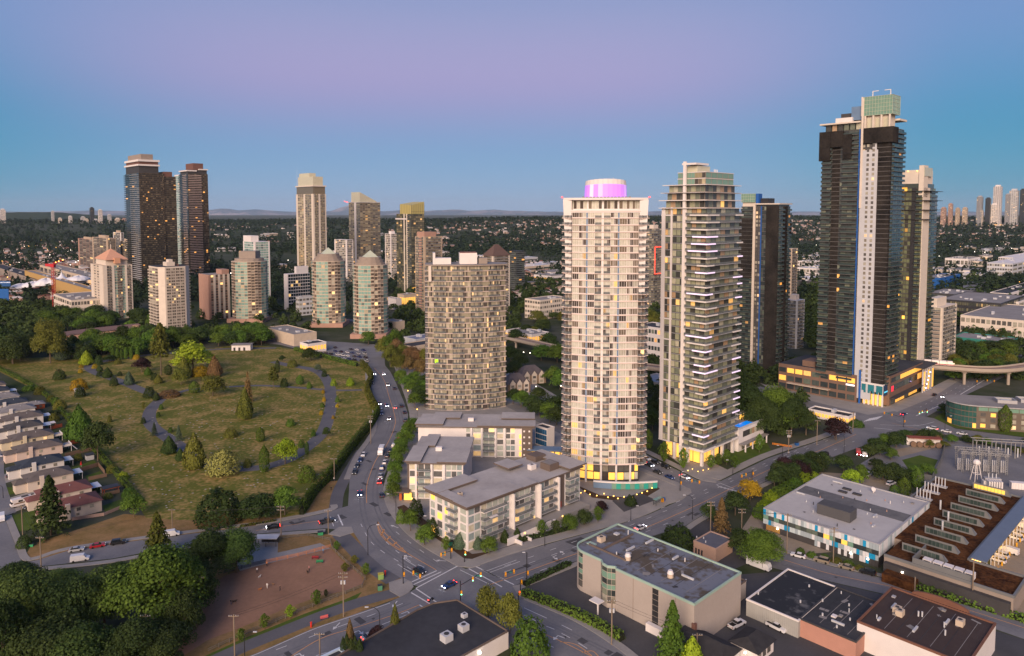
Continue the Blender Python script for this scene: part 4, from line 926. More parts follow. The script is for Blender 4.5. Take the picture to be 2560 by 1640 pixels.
# ---------------------------------------------------------------- left cluster of mid-rise towers
def peach_tower():
 t = grid_tower('pyramid_roof_tower','cream residential tower with peach pyramid roof beside the cemetery trees','tower',(262,800),232,334,665,(m_cream,m_beige,p_H,m_cream,m_rail),
                   [[(.13,'p',m_cream,.4),(.16,'b',2,.9),(.09,'p',m_cream,.6),(.1,'g',2,None,p_K),(.17,'b',3,1.1),(.1,'g',2,None,p_K),(.07,'p',m_cream,.5),(.14,'b',2,.9),(.04,'p',m_cream,.4)],G1(5),G1(5),[(.2,'p',m_cream,.4),(.5,'w',2,(.3,.2,.2)),(.3,'p',m_cream,.4)]],fh=2.8,slab=.5)
 lu,lv = t.lu,t.lv; z_ = lambda y: zat(t.p,y)
 t.block('attic',m_cream,lu*.14,lu*.86,lv*.1,lv*.9,t.h,z_(651))
 b = MB(); a = [(lu*.1,lv*.02,z_(651)),(lu*.9,lv*.02,z_(651)),(lu*.9,lv*.98,z_(651)),(lu*.1,lv*.98,z_(651))]; ap = (lu*.5,lv*.5,z_(624))
 for i in range(4): b.tri(a[i],a[(i+1) % 4],ap)
 b.build('pyramid_roof',m_peach,t.e); t.block('gable',m_peach,lu*.4,lu*.6,-.6,lv*.2,z_(660),z_(646)); t.block('finial',m_cream,lu*.49,lu*.51,lv*.49,lv*.51,z_(626),z_(614)); t.done()
peach_tower()
def octagon_tower():
 t = grid_tower('octagon_tower','white eight sided apartment slab with dark balcony rows in front of dark towers','tower',(404,838),374,480,672,(m_cream,m_cream,p_H,m_cream,m_rail),None,fh=2.75,build=False)
 lu,lv = t.lu,t.lv; c = lu*.17
 pts = [(c,0),(lu-c,0),(lu,c),(lu,lv-c),(lu-c,lv),(c,lv),(0,lv-c),(0,c)]
 sp = [[(.06,'p'),(.22,'b',2,.8),(.03,'p'),(.2,'b',2,.8),(.03,'p'),(.2,'b',2,.8),(.03,'p'),(.2,'b',2,.8),(.06,'p')],[(1,'p')],G1(3,'b'),[(1,'p')],G1(5),[(1,'p')],G1(3,'b'),[(1,'p')]]
 t.storeys(pts,0,t.nf,t.fh,(m_cream,m_cream,p_H,m_cream,mat('cream_railing',(.42,.37,.31),.7,.08)),sp,slab=.35,top=m_roofg)
 b = MB(); b.prism(offs(pts,.4),t.h,t.h+1.3,0,1); b.build('parapet',[m_cream,m_roofd],t.e)
 t.block('plant_room',m_cream,lu*.35,lu*.62,lv*.3,lv*.6,t.h,t.h+5); t.block('plant_room',m_cream,lu*.42,lu*.55,lv*.3,lv*.5,t.h+5,t.h+7.5); t.block('red_tank',m_brick,lu*.7,lu*.76,lv*.3,lv*.5,t.h+1.3,t.h+2.6); t.done()
octagon_tower()
def pink_slab():
 t = grid_tower('pink_slab_tower','pinkish brown slab block with vertical white window strips','tower',(524,800),500,576,688,(m_pinkb,None,p_H,m_pinkb,m_rail),[[(.1,'p')]+[q for _ in range(4) for q in ((.12,'g',1),(.1,'p',m_cream,.35))],None,None,[(1,'p')]],fh=2.75)
 t.block('plant_room',m_pinkb,t.lu*.65,t.lu,1,t.lv*.6,t.h,t.h+5); t.done()
pink_slab()
def round_tower(name,label,px,yb,wpx,ytop,yroof,cone=True,nf=20,aqua=.5):
 p = G(px,yb); w = wpx*mpp(p); r = w/2; t = Tower(name,label,'tower',p+Vector((0,r*.8,0)),0); t.p = p
 h = zat(p,ytop); n = 16; pts = [(r*cos(2*pi*i/n+.2),r*.9*sin(2*pi*i/n+.2)) for i in range(n)]
 sp = []
 for i in range(n):
  a = (2*pi*(i+.5)/n+.2) % (2*pi)
  sp.append([(1,'g',2,None,p_K)] if (4.2 < a < 4.75 or a > 5.6 or a < .4 or 3.1 < a < 3.7) else [(.5,'b',1,.7),(.5,'g',1)])
 t.storeys(pts,0,nf,h/nf,(m_tan,m_beige,p_H,m_beige,mat('beige_railing',(.40,.33,.27),.7,.08)),sp,slab=.5,sov=.25,top=m_roofg)
 if cone:
  z1 = h
  for k in range(3):
   b = MB(); b.prism([(q[0]*(.86-.1*k),q[1]*(.86-.1*k)) for q in pts],z1+k*(zat(p,yroof)-h)*.18,z1+(k+1)*(zat(p,yroof)-h)*.18); b.build('setback',m_taupe,t.e)
  zc = z1+.54*(zat(p,yroof)-h); b = MB(); q = r*.36
  a = [(-q,-q,zc),(q,-q,zc),(q,q,zc),(-q,q,zc)]
  for i in range(4): b.tri(a[i],a[(i+1) % 4],(0,0,zat(p,yroof)))
  b.build('pyramid_roof',m_copper,t.e,rz=.5)
 else:
  b = MB(); b.prism([(q[0]*.82,q[1]*.82) for q in pts],h,h+3.2); b.build('setback',m_taupe,t.e); t.block('plant_room',m_taupe,-r*.45,r*.5,-r*.4,r*.4,h+3.2,zat(p,yroof))
 t.block('base',m_pinkb,-r*1.02,r*1.04,-r*.95,r*.9,0,4); t.done()
round_tower('pointed_tower','round beige and aqua tower with pale pyramid cap, left of the pair',815,818,84,654,620)
round_tower('pointed_tower','round beige and aqua tower with pale pyramid cap, right of the pair',921,846,88,664,627)
round_tower('aqua_round_tower','round aqua glass and white banded tower with flat stepped top',614,806,88,655,629,cone=False,nf=21)
def slender():
 t = grid_tower('slender_tower','slender cream tower with tall antenna mast','tower',(786,690),744,818,485,(m_beige,m_beige,p_L,m_cream,m_rail),[[(.1,'p'),(.3,'b',3,.9),(.15,'p'),(.35,'b',3,.9),(.1,'p')],G1(4),G1(4),[(.1,'p'),(.35,'g',3),(.1,'p'),(.35,'b',3,.9),(.1,'p')]],fh=2.9,slab=.3)
 lu,lv = t.lu,t.lv; z_ = lambda y: zat(t.p,y)
 t.block('white_band',m_cream,-1,lu+.6,-1,lv+.5,z_(466),z_(463)); t.block('penthouse',p_L,.8,lu-1,.8,lv-.5,t.h,z_(466)); t.block('crown',m_yglass,1,lu*.8,1,lv*.9,z_(463),z_(441)); t.block('crown',m_yglass,lu*.2,lu*.7,lv*.35,lv*.95,z_(441),z_(431)); part(t.e,'mast',m_whitep,.8,lv*.95,z_(463),.5,.5,z_(411)-z_(463),shape='cone'); t.done()
slender()
def sail():
 t = grid_tower('sail_crown_tower','glass tower with slanted white sail crown and pale left strip','tower',(902,672),874,952,506,(m_taupe,m_beige,p_L,m_cream,m_rail),[[(.5,'g',4),(.5,'b',4,.9)],G1(4),G1(4),[(.5,'g',3),(.18,'p',m_whitep,.5),(.32,'b',2,.9)]],fh=2.9,slab=.25)
 lu,lv = t.lu,t.lv; z_ = lambda y: zat(t.p,y)
 t.block('white_band',m_whitep,-1.2,lu+.5,-1.2,lv,t.h,t.h+.8)
 b = MB(); a = [(1,2),(lu*.85,2),(lu*.85,lv*.8),(1,lv*.8)]; b.prism(a,t.h+.8,0,z1s=[z_(480),z_(503),z_(503),z_(480)]); b.build('sail_crown',m_yglass,t.e)
 b = MB(); b.tube((-1,lv,t.h+.5),(-9,lv+3,t.h+3),.35,mi=0); b.tube((-9,lv+3,t.h+3),(-2,lv+3,t.h+.8),.3); b.build('hoist_boom',m_neon,t.e); t.done()
sail()
def olive():
 t = grid_tower('olive_glass_tower','slim olive glass tower with lit slanted gold crown','tower',(1030,735),993,1062,535,(m_char,m_char,p_N,m_beige,m_rail),[G1(6),G1(4),G1(4),[(.5,'g',4),(.06,'p',m_cream,.5),(.12,'g',1),(.06,'p',m_cream,.5),(.26,'b',2,.9)]],fh=2.9,slab=.22)
 lu,lv = t.lu,t.lv; z_ = lambda y: zat(t.p,y)
 b = MB(); b.prism([(0,0),(lu,0),(lu,lv*.75),(0,lv*.75)],t.h,0,z1s=[z_(513),z_(504),z_(504),z_(510)]); b.build('gold_crown',emit('gold_lit_glass',(.36,.30,.11),.14),t.e)
 g = MB()
 for k in range(8): g.box(lu*k/7-.1,lu*k/7+.1,-.2,-.05,t.h,z_(509)); g.box(-.2,-.05,lv*.75*k/7-.1,lv*.75*k/7+.1,t.h,z_(511))
 g.box(-.2,lu,-.2,-.05,t.h+3,t.h+3.3); g.build('crown_mullion',m_char,t.e)
 t.block('white_band',m_whitep,-1,lu*.2,lv*.3,lv+1.5,z_(549),z_(546)); t.block('lit_base',p_litd,-.3,lu*.4,-.35,-.05,2,9); t.done()
olive()
def simple(name,label,N_,l,r,yt,body,pan,fh=2.9,nb=(5,5),pier=None,roof=None,cat='tower',slab=True,kind='g',plant=None,z0=0,top=m_roofg,group=None):
 sp = lambda n: [(.08,'p',pier,.35),(.84,kind,n,.9 if kind == 'b' else (.3,.15,.15)),(.08,'p',pier,.35)] if pier else [(1,kind,n,.9 if kind == 'b' else (.3,.15,.15))]
 t = grid_tower(name,label,cat,N_,l,r,yt,(body,(pier or body) if slab else None,pan,pier or body,m_rail),[sp(nb[0]),sp(nb[0]),sp(nb[1]),sp(nb[1])],fh=fh,top=top,slab=.35,group=group,z0=z0)
 if plant: t.block('plant_room',plant,t.lu*.25,t.lu*.7,t.lv*.25,t.lv*.7,t.h,t.h+4.5)
 return t
t = simple('copper_tower','brown ribbed tower with flat pinkish cap left of the curved tower',(1062,790),1040,1106,592,m_pinkb,p_C,nb=(6,4),pier=m_tan,kind='b'); t.block('brown_fin',m_pinkb,-.8,.2,t.lv*.3,t.lv*.55,0,t.h); t.block('plant_room',m_pinkb,1,t.lu*.7,1,t.lv*.9,t.h,zat(t.p,580)); t.done()
t = simple('white_slab_tower','white slab tower with dark windows between gold and brown towers',(978,705),964,998,585,m_whitep,p_C,nb=(5,4),pier=m_whitep,plant=m_whitep); t.done()
t = simple('pale_block','pale gridded apartment block between slender and sail crowned towers',(868,705),838,884,600,m_grey,p_W,nb=(5,6),pier=m_whitep); t.done()
t = simple('white_blue_tower','white and pale blue tower with stepped white top behind the aqua tower',(640,768),612,677,605,m_lgrey,p_K,nb=(5,5),pier=m_whitep); t.block('white_top',m_whitep,0,t.lu*.5,t.lv*.3,t.lv,t.h,zat(t.p,590)); t.done()
t = simple('navy_office','dark navy glass office block with white roof box',(722,775),712,776,686,m_whitep,p_S,fh=3.6,nb=(9,3),cat='building'); t.block('roof_box',m_whitep,t.lu*.4,t.lu*.95,t.lv*.1,t.lv*.6,t.h,zat(t.p,668)); t.block('white_frame',m_whitep,-.5,.2,0,t.lv,0,t.h); t.done()
t = simple('hip_roof_tower','brown hip roofed apartment tower behind the curved tower',(1232,790),1208,1274,640,m_brown,p_H,nb=(5,4),pier=m_cream,kind='b')
b = MB(); q = [(-.8,-.8,t.h),(t.lu+.8,-.8,t.h),(t.lu+.8,t.lv+.8,t.h),(-.8,t.lv+.8,t.h)]; za = zat(t.p,612); r1,r2 = (t.lu*.4,t.lv*.5,za),(t.lu*.6,t.lv*.5,za)
b.quad(q[0],q[1],r2,r1); b.tri(q[1],q[2],r2); b.quad(q[2],q[3],r1,r2); b.tri(q[3],q[0],r1); b.build('hip_roof',mat('dull_brown_roof',(.11,.07,.06),.85,.1),t.e); t.done()
t = simple('dark_balcony_tower','slim dark tower with white balcony stubs right of the hip roofed tower',(1290,728),1274,1311,628,m_char,p_D,nb=(3,3),kind='b'); t.done()
t = simple('neon_framed_tower','grey tower with red neon rectangle between the white flared and framed towers',(1632,770),1608,1656,572,m_taupe,p_C,nb=(5,5),kind='b',plant=m_cream)
nx,nz0,nz1 = t.lu,zat(t.p,685),zat(t.p,617)
for (x0,x1,z0,z1) in ((.2,.7,nz0,nz1),(t.lu-.7,t.lu-.2,nz0,nz1),(.7,t.lu-.7,nz1-.5,nz1),(.7,t.lu-.7,nz0,nz0+.5)): t.block('neon_bar',m_neon,x0,x1,-1.9,-1.5,z0,z1)
t.done()
t = simple('brick_tower','tan brick tower right of the unfinished tower',(1975,790),1952,1990,622,m_tan,p_H,nb=(4,4),kind='b',pier=m_beige); t.done()
t = simple('grey_block','short grey balcony block with white roof box below the tan brick tower',(1990,872),1958,2008,752,m_taupe,p_W,nb=(4,4),kind='b',pier=m_lgrey,plant=m_cream); t.done()
t = simple('cream_tower','cream gridded apartment tower right of the stepped tower',(2350,918),2306,2386,770,m_cream,p_W,nb=(5,3),pier=m_cream,kind='b'); t.block('plant_room',m_cream,2,t.lu*.7,t.lv*.35,t.lv*.8,t.h,zat(t.p,748)); t.block('grey_strip',m_taupe,-.7,.1,t.lv*.1,t.lv*.5,0,t.h-4); t.done()
t = simple('slate_tower','distant blue grey tower seen just right of the stepped tower',(2324,640),2308,2338,487,m_grey,p_S,fh=3,nb=(4,4)); t.done()
for i,(lb,N_,l,r,yt) in enumerate((('tan apartment block with flat roof left of the bronze tower, largest of three',(272,690),234,292,596),('pinkish low apartment block left of the tan block',(238,675),198,246,600),('pale slim block with white top behind the tan block',(305,668),286,312,582),('brown apartment block touching the bronze tower',(325,690),304,338,604))):
 t = simple('apartment_block',lb,N_,l,r,yt,(m_tan,m_pinkb,m_lgrey,m_tan)[i],p_H,nb=(5,4),pier=(m_tan,m_pinkb,m_whitep,m_tan)[i],kind='b',plant=m_tan); t.done()
# ================================================================ low buildings
def alongz(p,d,px): return along(p,d,px)
class Low:
 """box building on the street grid, near roof corner at a photo pixel"""
 def __init__(s,name,label,cat,Nroof,h,lpx=None,rpx=None,lu=None,lv=None,wall=m_cream,roof=m_roofg,rz=GA,shift=(0,0),parapet=.5,group=None,pm=None,body=True):
  p = G(Nroof[0],Nroof[1],h); u = Vector((cos(rz),sin(rz),0)); v = Vector((-sin(rz),cos(rz),0))
  s.lv = lv or along(p,v,lpx); s.lu = lu or along(p,u,rpx)
  p = p+u*shift[0]+v*shift[1]; p.z = 0; s.p = p; s.h = h
  s.e = thing(name,label,cat,p,rz,group)
  if body:
   b = MB(); b.box(0,s.lu,0,s.lv,0,h-.01,0,1); b.build('wall',[wall,roof],s.e)
   if parapet:
    b = MB(); w = .35
    for (x0,x1,y0,y1) in ((-.08,s.lu+.08,-.08,w),(-.08,s.lu+.08,s.lv-w,s.lv+.08),(-.08,w,w,s.lv-w),(s.lu-w,s.lu+.08,w,s.lv-w)): b.box(x0,x1,y0,y1,h-.15,h+parapet)
    b.build('parapet',pm or wall,s.e)
 def box(s,name,m,x0,x1,y0,y1,z0,z1): return part(s.e,name,m,(x0+x1)/2,(y0+y1)/2,z0,x1-x0,y1-y0,z1-z0)
 def wins(s,face,a0,a1,n,z0,z1,m,gap=.12,name='window',off=.06,alt=None):
  for k in range(n):
   w = (a1-a0)/n; c = a0+w*(k+.5); mm = alt[1] if alt and k in alt[0] else m
   if face == 'R': part(s.e,name,mm,c,-off+.04,z0,w*(1-gap),.12,z1-z0)
   else: part(s.e,name,mm,-off+.04,c,z0,.12,w*(1-gap),z1-z0)
def rtu(L_,x,y,z,m=None,s=1.0,name='roof_unit'):
 e = part(L_.e,name,m or m_lgrey,x,y,z,1.7*s,1.3*s,1.15*s); f = obj('fan',unit('cyl',m_char),e,(0,0,1.0),0,(.45,.6,.06)); return e
def vent(L_,x,y,z,h=1.2,r=.4,m=None): part(L_.e,'vent',m or m_lgrey,x,y,z,r,r,h,shape='cyl')
# ---------------------------------------------------------------- condominium low-rises
p_cond = pane('condo_glazing',[(.35,(0.42,0.45,0.40)),(.3,(0.27,0.33,0.33)),(.2,(0.12,0.12,0.12)),(.15,(0.55,0.50,0.38))],(1,.52,.12),.05,.7)
m_ovh = mat('grey_roof_slab',(0.30,0.28,0.27),.9,col2=(0.42,0.395,0.38),s1=.1,s2=.6)
m_fasc = mat('brown_fascia',(0.13,0.10,0.085),.8,.1)
def condo_front():
 L_ = Low('grey_roofed_apartments','five storey white apartment building with grey flat roofs at the road bend corner','building',(1169,1272),14.6,1074,1450,wall=m_whitep,parapet=0)
 lu,lv,h = L_.lu,L_.lv,L_.h; L_.roofz = h
 def slab(x0,x1,y0,y1,z,t=.55):
  b = MB(); b.box(x0,x1,y0,y1,z,z+t,1,0); b.build('roof_slab',[m_ovh,m_fasc],L_.e)
 slab(-1.2,lu+1.0,-1.0,lv+1.0,h); slab(-2.0,lu*.42,-1.9,lv*.26,h+1.0); slab(-1.8,lu*.30,lv*.70,lv+1.6,h+1.0); slab(-1.5,3.2,lv*.25,lv*.72,h+.9)
 slab(lu*.40,lu*.56,-1.5,lv*.2,h+.6); slab(lu*.56,lu*.69,lv*.66,lv+1.4,h+1.6); slab(lu*.86,lu+2,-1.8,lv*.55,h+1.3); slab(lu*.9,lu+1.2,lv*.5,lv+1,h+1.1)
 L_.box('stair_box',m_fasc,lu*.77,lu*.86,lv*.18,lv*.42,h+.55,h+3.0); L_.box('stair_roof',m_roofg,lu*.78,lu*.85,lv*.2,lv*.4,h+3.0,h+3.1); L_.box('stair_box',m_fasc,lu*.83,lu*.93,lv*.7,lv*.95,h+.55,h+2.6)
 rtu(L_,lu*.72,lv*.5,h+.55,m_whitep,1.6); rtu(L_,lu*.08,lv*.45,h+.55,m_beige,.9)
 fh = 2.9
 for f in range(5):
  z = .3+f*fh
  # right (street) face: bays stepping in and out, balconies between
  for (a,c,kind) in ((.0,.1,'w'),(.1,.29,'b'),(.29,.34,'w'),(.37,.52,'b'),(.52,.57,'w'),(.60,.74,'b'),(.76,.84,'w'),(.85,.95,'b'),(.95,1.0,'w')):
   x0,x1 = lu*a,lu*c; n = max(1,int((x1-x0)/2.2))
   L_.wins('R',x0+.2,x1-.2,n,z+.3,z+2.55,p_cond,.14)
   if kind == 'b' and f > 0:
    bal = part(L_.e,'balcony',m_whitep if f == 4 else m_grey,(x0+x1)/2,-.95,z-.15,x1-x0,1.75,.28)
    b = MB(); b.box(x0+.05,x1-.05,-1.82,-1.76,z+.13,z+1.1); b.box(x0+.05,x0+.1,-1.76,-.1,z+.13,z+1.1); b.box(x1-.1,x1-.05,-1.76,-.1,z+.13,z+1.1); b.build('railing',m_rail,L_.e)
  # left (boulevard) face
  for (a,c,kind) in ((.02,.2,'w'),(.24,.46,'b'),(.5,.6,'w'),(.64,.8,'w'),(.84,.98,'w')):
   y0,y1 = lv*a,lv*c; n = max(1,int((y1-y0)/1.9)); L_.wins('L',y0+.1,y1-.1,n,z+.3,z+2.5,p_cond,.18,alt=((0,),p_lit) if (f+int(a*10)) % 4 == 0 and kind == 'w' and a > .4 else None)
   if kind == 'b' and f > 0:
    part(L_.e,'balcony',m_grey,-.9,(y0+y1)/2,z-.15,1.7,y1-y0,.28)
    b = MB(); b.box(-1.76,-1.7,y0,y1,z+.13,z+1.1); b.box(-1.7,-.1,y0,y0+.06,z+.13,z+1.1); b.build('railing',m_rail,L_.e)
 for a in (.345,.58,.755): L_.box('party_wall',m_whitep,lu*a,lu*a+.5,-2.0,0,.2,h)
 L_.box('dark_bay',m_fasc,lu*.755+.55,lu*.84,-.1,.02,.2,h-.1)
 part(L_.e,'awning',m_whitep,lu*.17,-2.2,.3+3*fh+.9,3.4,1.4,.12)
 L_.box('terrace',m_walk,lu*.25,lu*.98,-6,-.1,0,2.0); L_.box('terrace_wall',m_whitep,lu*.22,lu*.6,-6.3,-6.0,0,2.4)
 for k in range(4): L_.box('garden_step',m_whitep,lu*(.28+.08*k),lu*(.28+.08*k)+.4,-9.5,-6.3,0,1.4-.25*k)
 part(L_.e,'terrace_lamp',m_lampo,lu*.36,-6.5,2.0,.3,.3,.3); part(L_.e,'terrace_lamp',m_lampo,lu*.7,-6.6,2.2,.4,.4,.4)
 part(L_.e,'door',mat('red_door',(.35,.05,.03),.6),lu*.80,-.08,2.0,1.4,.1,2.3)
 return L_
condo_front()
def condo_block(name,label,Nfl,wpx,h,depth,rz,style):
 p = G(*Nfl); w = wpx*mpp(p); e = thing(name,label,'building',p,rz)
 b = MB(); b.box(0,w,0,depth,0,h-.01,0,1); b.build('wall',[m_whitep,m_ovh],e)
 def slab(x0,x1,y0,y1,z,t=.5):
  b = MB(); b.box(x0,x1,y0,y1,z,z+t,1,0); b.build('roof_slab',[m_ovh,m_fasc],e)
 slab(-1,w+1,-1,depth+1,h); slab(-1.6,w*.22,-1.6 if style else depth*.0,depth*.55,h+.9); slab(w*.52,w+1.5,-1.6,depth*.42,h+.8); slab(w*.1,w*.35,depth*.55,depth+1.2,h+.9)
 if style == 0: slab(w*.72,w+1.2,depth*.5,depth+1.2,h+1.1)
 part(e,'roof_unit',m_whitep,w*.45,depth*.45,h+.5,2.6,1.8,1.5)
 fh = h/5
 segs = ((.0,.08,'w'),(.12,.27,'w'),(.3,.5,'b'),(.54,.66,'w'),(.7,.86,'w')) if style == 0 else ((.0,.12,'w'),(.16,.4,'b'),(.44,.62,'w'),(.68,.98,'w'))
 x_off = .42 if style == 0 else 0.0; sc = .5 if style == 0 else 1.0
 for f in range(5):
  z = f*fh+.2
  for (a,c,k) in segs:
   x0,x1 = w*(x_off+a*sc),w*(x_off+c*sc); n = max(1,int((x1-x0)/2.0))
   for j in range(n): part(e,'window',p_cond,x0+(x1-x0)*(j+.5)/n,-.02,z+.3,(x1-x0)/n*.86,.12,fh-.65)
   if k == 'b' and f > 0:
    part(e,'balcony',m_grey,(x0+x1)/2,-.9,z-.1,x1-x0,1.7,.25); bb = MB(); bb.box(x0,x1,-1.78,-1.72,z+.15,z+1.1); bb.build('railing',m_rail,e)
  for j in range(4): part(e,'window',p_cond,-.02,depth*(.12+.22*j),z+.3,.12,depth*.13,fh-.7)
 for a in ((.10,.28,.52,.68) if style == 0 else (.13,.42,.65)): part(e,'white_fin',m_whitep,w*(x_off+a*sc),-.5,0,.8,1.0,h)
 if style == 0:
  part(e,'brown_end',m_fasc,w*.955,-.3,0,w*.09,1.2,h+.8)
  for f in range(5):
   for j in range(2): part(e,'white_square',m_whitep,w*(.93+.045*j),-.93,f*fh+1.0,.8,.1,.8)
  for f in range(4): part(e,'lit_stair_window',p_lit,w*.895,-.06,f*fh+.5,1.0,.1,fh*.7)
 else:
  part(e,'brown_corner',m_fasc,-.3,depth*.2,0,1.2,depth*.35,h+.5)
  cs = [(.55,.05,.03),(.6,.3,.02),(.05,.35,.1),(.03,.12,.5),(.5,.45,.05)]
  for k in range(8): part(e,'coloured_panel',mat('panel_colour_%d' % (k % 5),cs[k % 5],.5,.1),w*.135,-.66,1.5+k*1.45,.9,.06,1.3)
  part(e,'entrance_canopy',m_fasc,-2.5,-1,3.4,6,5,.4); part(e,'entrance_door',p_lit,-.3,-2.0,.2,3.0,.15,2.9); part(e,'orange_wall',mat('orange_wall',(.42,.1,.03),.7),-3.2,-1.6,0,1.0,1.0,3.4); part(e,'entrance_lamp',m_lampo,1.5,-3.4,1.2,.4,.4,.4)
 return e
condo_block('courtyard_apartments','white five storey apartment wing with coloured panel strip beside the boulevard',(1024,1246),138,14.2,32,radians(-3),1)
condo_block('rear_apartments','grey roofed apartment wing with brown end wall in front of the curved tower',(1046,1140),290,13.8,19,radians(-2),0)
L_ = Low('blue_glass_annex','small white building with blue glass side right of the rear apartments','building',(1368,1074),9,1338,1386,wall=m_whitep,roof=m_roofd)
for f in range(3): L_.wins('L',.3,L_.lv-.3,5,.6+f*2.8,2.9+f*2.8,mat('blue_glass',(.02,.10,.22),.1,.2,spec=.7),.08)
e = thing('glass_link','long glazed walkway with yellow lit windows between apartments and white tower','building',G(1328,1146),radians(-6)); part(e,'roof',m_bluep,10,3,3.6,24,6,.4); part(e,'wall',m_char,10,3.2,0,23,5,3.6)
for k in range(9): part(e,'window',p_lit,-.5+2.5*k,.62,.3,2.0,.12,2.9)
# ---------------------------------------------------------------- tan warehouse with rounded glass corner
m_ware = mat('tan_render',(0.36,0.315,0.285),.9,.07,s1=.1,s2=1); m_mint = mat('mint_trim',(0.30,0.42,0.36),.6,.08)
m_rpatch = mat('patched_roof',(0.085,0.07,0.055),.9,col2=(0.145,0.16,0.20),s1=.11,s2=.6,sharp=(.44,.53))
def warehouse():
 L_ = Low('tan_warehouse','large tan windowless warehouse with mint roof edge and patched dark roof at the crossing','building',(1735.7,1513),12.0,1501,1853,wall=m_ware,roof=m_rpatch,pm=m_mint,parapet=.45,body=False)
 lu,lv,h = L_.lu,L_.lv,L_.h; ext = 12.5
 n = 8; q = [(0,0),(lu,0),(lu,lv+ext),(lu*.25,lv+ext)]
 arc = [(lu*.25-5*sin(pi/2*i/n),lv+ext-5+5*cos(pi/2*i/n)) for i in range(n+1)]; arc = [(lu*.25,lv+ext)]+[(x,y) for x,y in arc[1:]]
 pts = q+arc[1:]+[(lu*.25-5,lv+.5),(lu*.25-6.2,lv-1.0),(lu*.25-6.5,lv-3.0),(lu*.25-5.2,lv-5.0),(0,lv-5.6)]
 b = MB(); b.prism(pts,0,h-.01,0,1); b.build('wall',[m_ware,m_rpatch],L_.e)
 b = MB()
 for i in range(len(pts)):
  P,Q = Vector(pts[i]),Vector(pts[(i+1) % len(pts)]); d = Q-P; ln = d.length; d.normalize(); nn = Vector((-d.y,d.x)); b.obox(P-nn*.1,d,nn,ln,.4,h-.2,h+.45)
 b.build('parapet',m_mint,L_.e)
 # bowed glazing on the corner
 gz = [(1.2,2.8,p_W),(3.0,4.4,p_D),(4.6,5.6,m_gglass),(5.8,7.0,p_D),(7.2,8.6,m_gglass),(8.8,9.7,p_D)]
 for i in (9,10,12,13,14):
  if i+1 >= len(pts): break
  P,Q = Vector(pts[i]),Vector(pts[i+1]); d = Q-P; ln = d.length; d.normalize(); nn = Vector((d.y,-d.x)); c = (P+Q)/2+nn*.03; k2 = max(1,int(ln/1.1))
  for (za,zb,m_) in [(z0_*1.2,z1_*1.2,q_) for z0_,z1_,q_ in gz]:
   for j in range(k2):
    cc = P+d*(ln*(j+.5)/k2)+nn*.03; part(L_.e,'corner_window',m_,cc.x,cc.y,za,ln/k2*.9,.12,zb-za,atan2(d.y,d.x))
 for k in range(7): part(L_.e,'strip_window',m_dark,-.03,lv*.385,.9+k*1.55,.12,1.9,1.4)
 for y in (.18,.62): L_.box('wall_joint',m_taupe,-.04,.01,lv*y,lv*y+.18,.2,h-.2)
 for (x,y) in ((.32,.40),(.30,.86)):
  e = part(L_.e,'roof_fan',m_beige,lu*x,lv*y,h,1.7,1.7,1.1,shape='cyl'); obj('fan_cap',unit('frust',m_whitep),L_.e,(lu*x,lv*y,h+1.1),0,(1.9,1.9,.9))
 b = MB(); b.box(lu*.25,lu*.27,lv*.86,lv+ext-3,h,h+.5); b.box(lu*.27,lu*.9,lv+ext-8.2,lv+ext-7.7,h,h+.5); b.build('roof_kerb',m_fasc,L_.e)
 rtu(L_,lu*.45,lv+ext-4,h,m_beige,1.3); vent(L_,lu*.85,lv+ext-7,h,1.5); vent(L_,lu*.28,lv*.98,h,1.2); L_.box('roof_hatch',m_mint,lu*.26,lu*.33,lv+ext-4.6,lv+ext-2,h,h+.3); L_.box('roof_hatch',m_lgrey,lu*.72,lu*.78,lv+ext-5,lv+ext-3.6,h,h+.4)
 part(L_.e,'door_canopy',m_whitep,-4.2,lv-2.2,3.0,2.6,3.4,.3); part(L_.e,'entrance_post',m_whitep,-5.2,lv-3.5,0,.35,.35,3.0); part(L_.e,'white_tank',m_whitep,-1.6,4.5,0,2.2,3.4,3.6); part(L_.e,'yard_wall',m_whitep,-1.2,lv*.36,0,1.4,5,2.2)
 # flat annex on the right
 A = thing('warehouse_annex','low dark roofed annex with beige wall attached right of the tan warehouse','building',L_.p,GA)
 x1 = lu+9.5; b = MB(); b.box(lu+.1,x1,3.5,lv*.95,0,5.0,0,1); b.build('wall',[m_ware,m_rpatch],A)
 b = MB()
 for (xa,xb,ya,yb) in ((lu+.1,x1+.1,3.4,3.75),(x1-.3,x1+.1,3.75,lv*.95)): b.box(xa,xb,ya,yb,4.9,5.3)
 b.build('parapet',m_fasc,A)
 for (x,y) in ((3,9),(5,14),(6.5,20)): part(A,'vent',m_lgrey,lu+x,y,5.0,.4,.4,.8,shape='cyl')
 return L_
WH = warehouse()
L_ = Low('small_salmon_building','small salmon box building with grey roof behind the tan warehouse','building',(1790,1374),4.4,1734,1832,wall=mat('salmon_render',(.40,.27,.21),.9,.07),roof=mat('slate_roof',(.10,.105,.13),.9,.15),parapet=.25)
L_.wins('L',L_.lv*.55,L_.lv*.95,3,.6,2.4,m_dark,.5,'door'); vent(L_,2,5,4.4,.6); vent(L_,4,7,4.4,.6); vent(L_,3,9,4.4,.5)
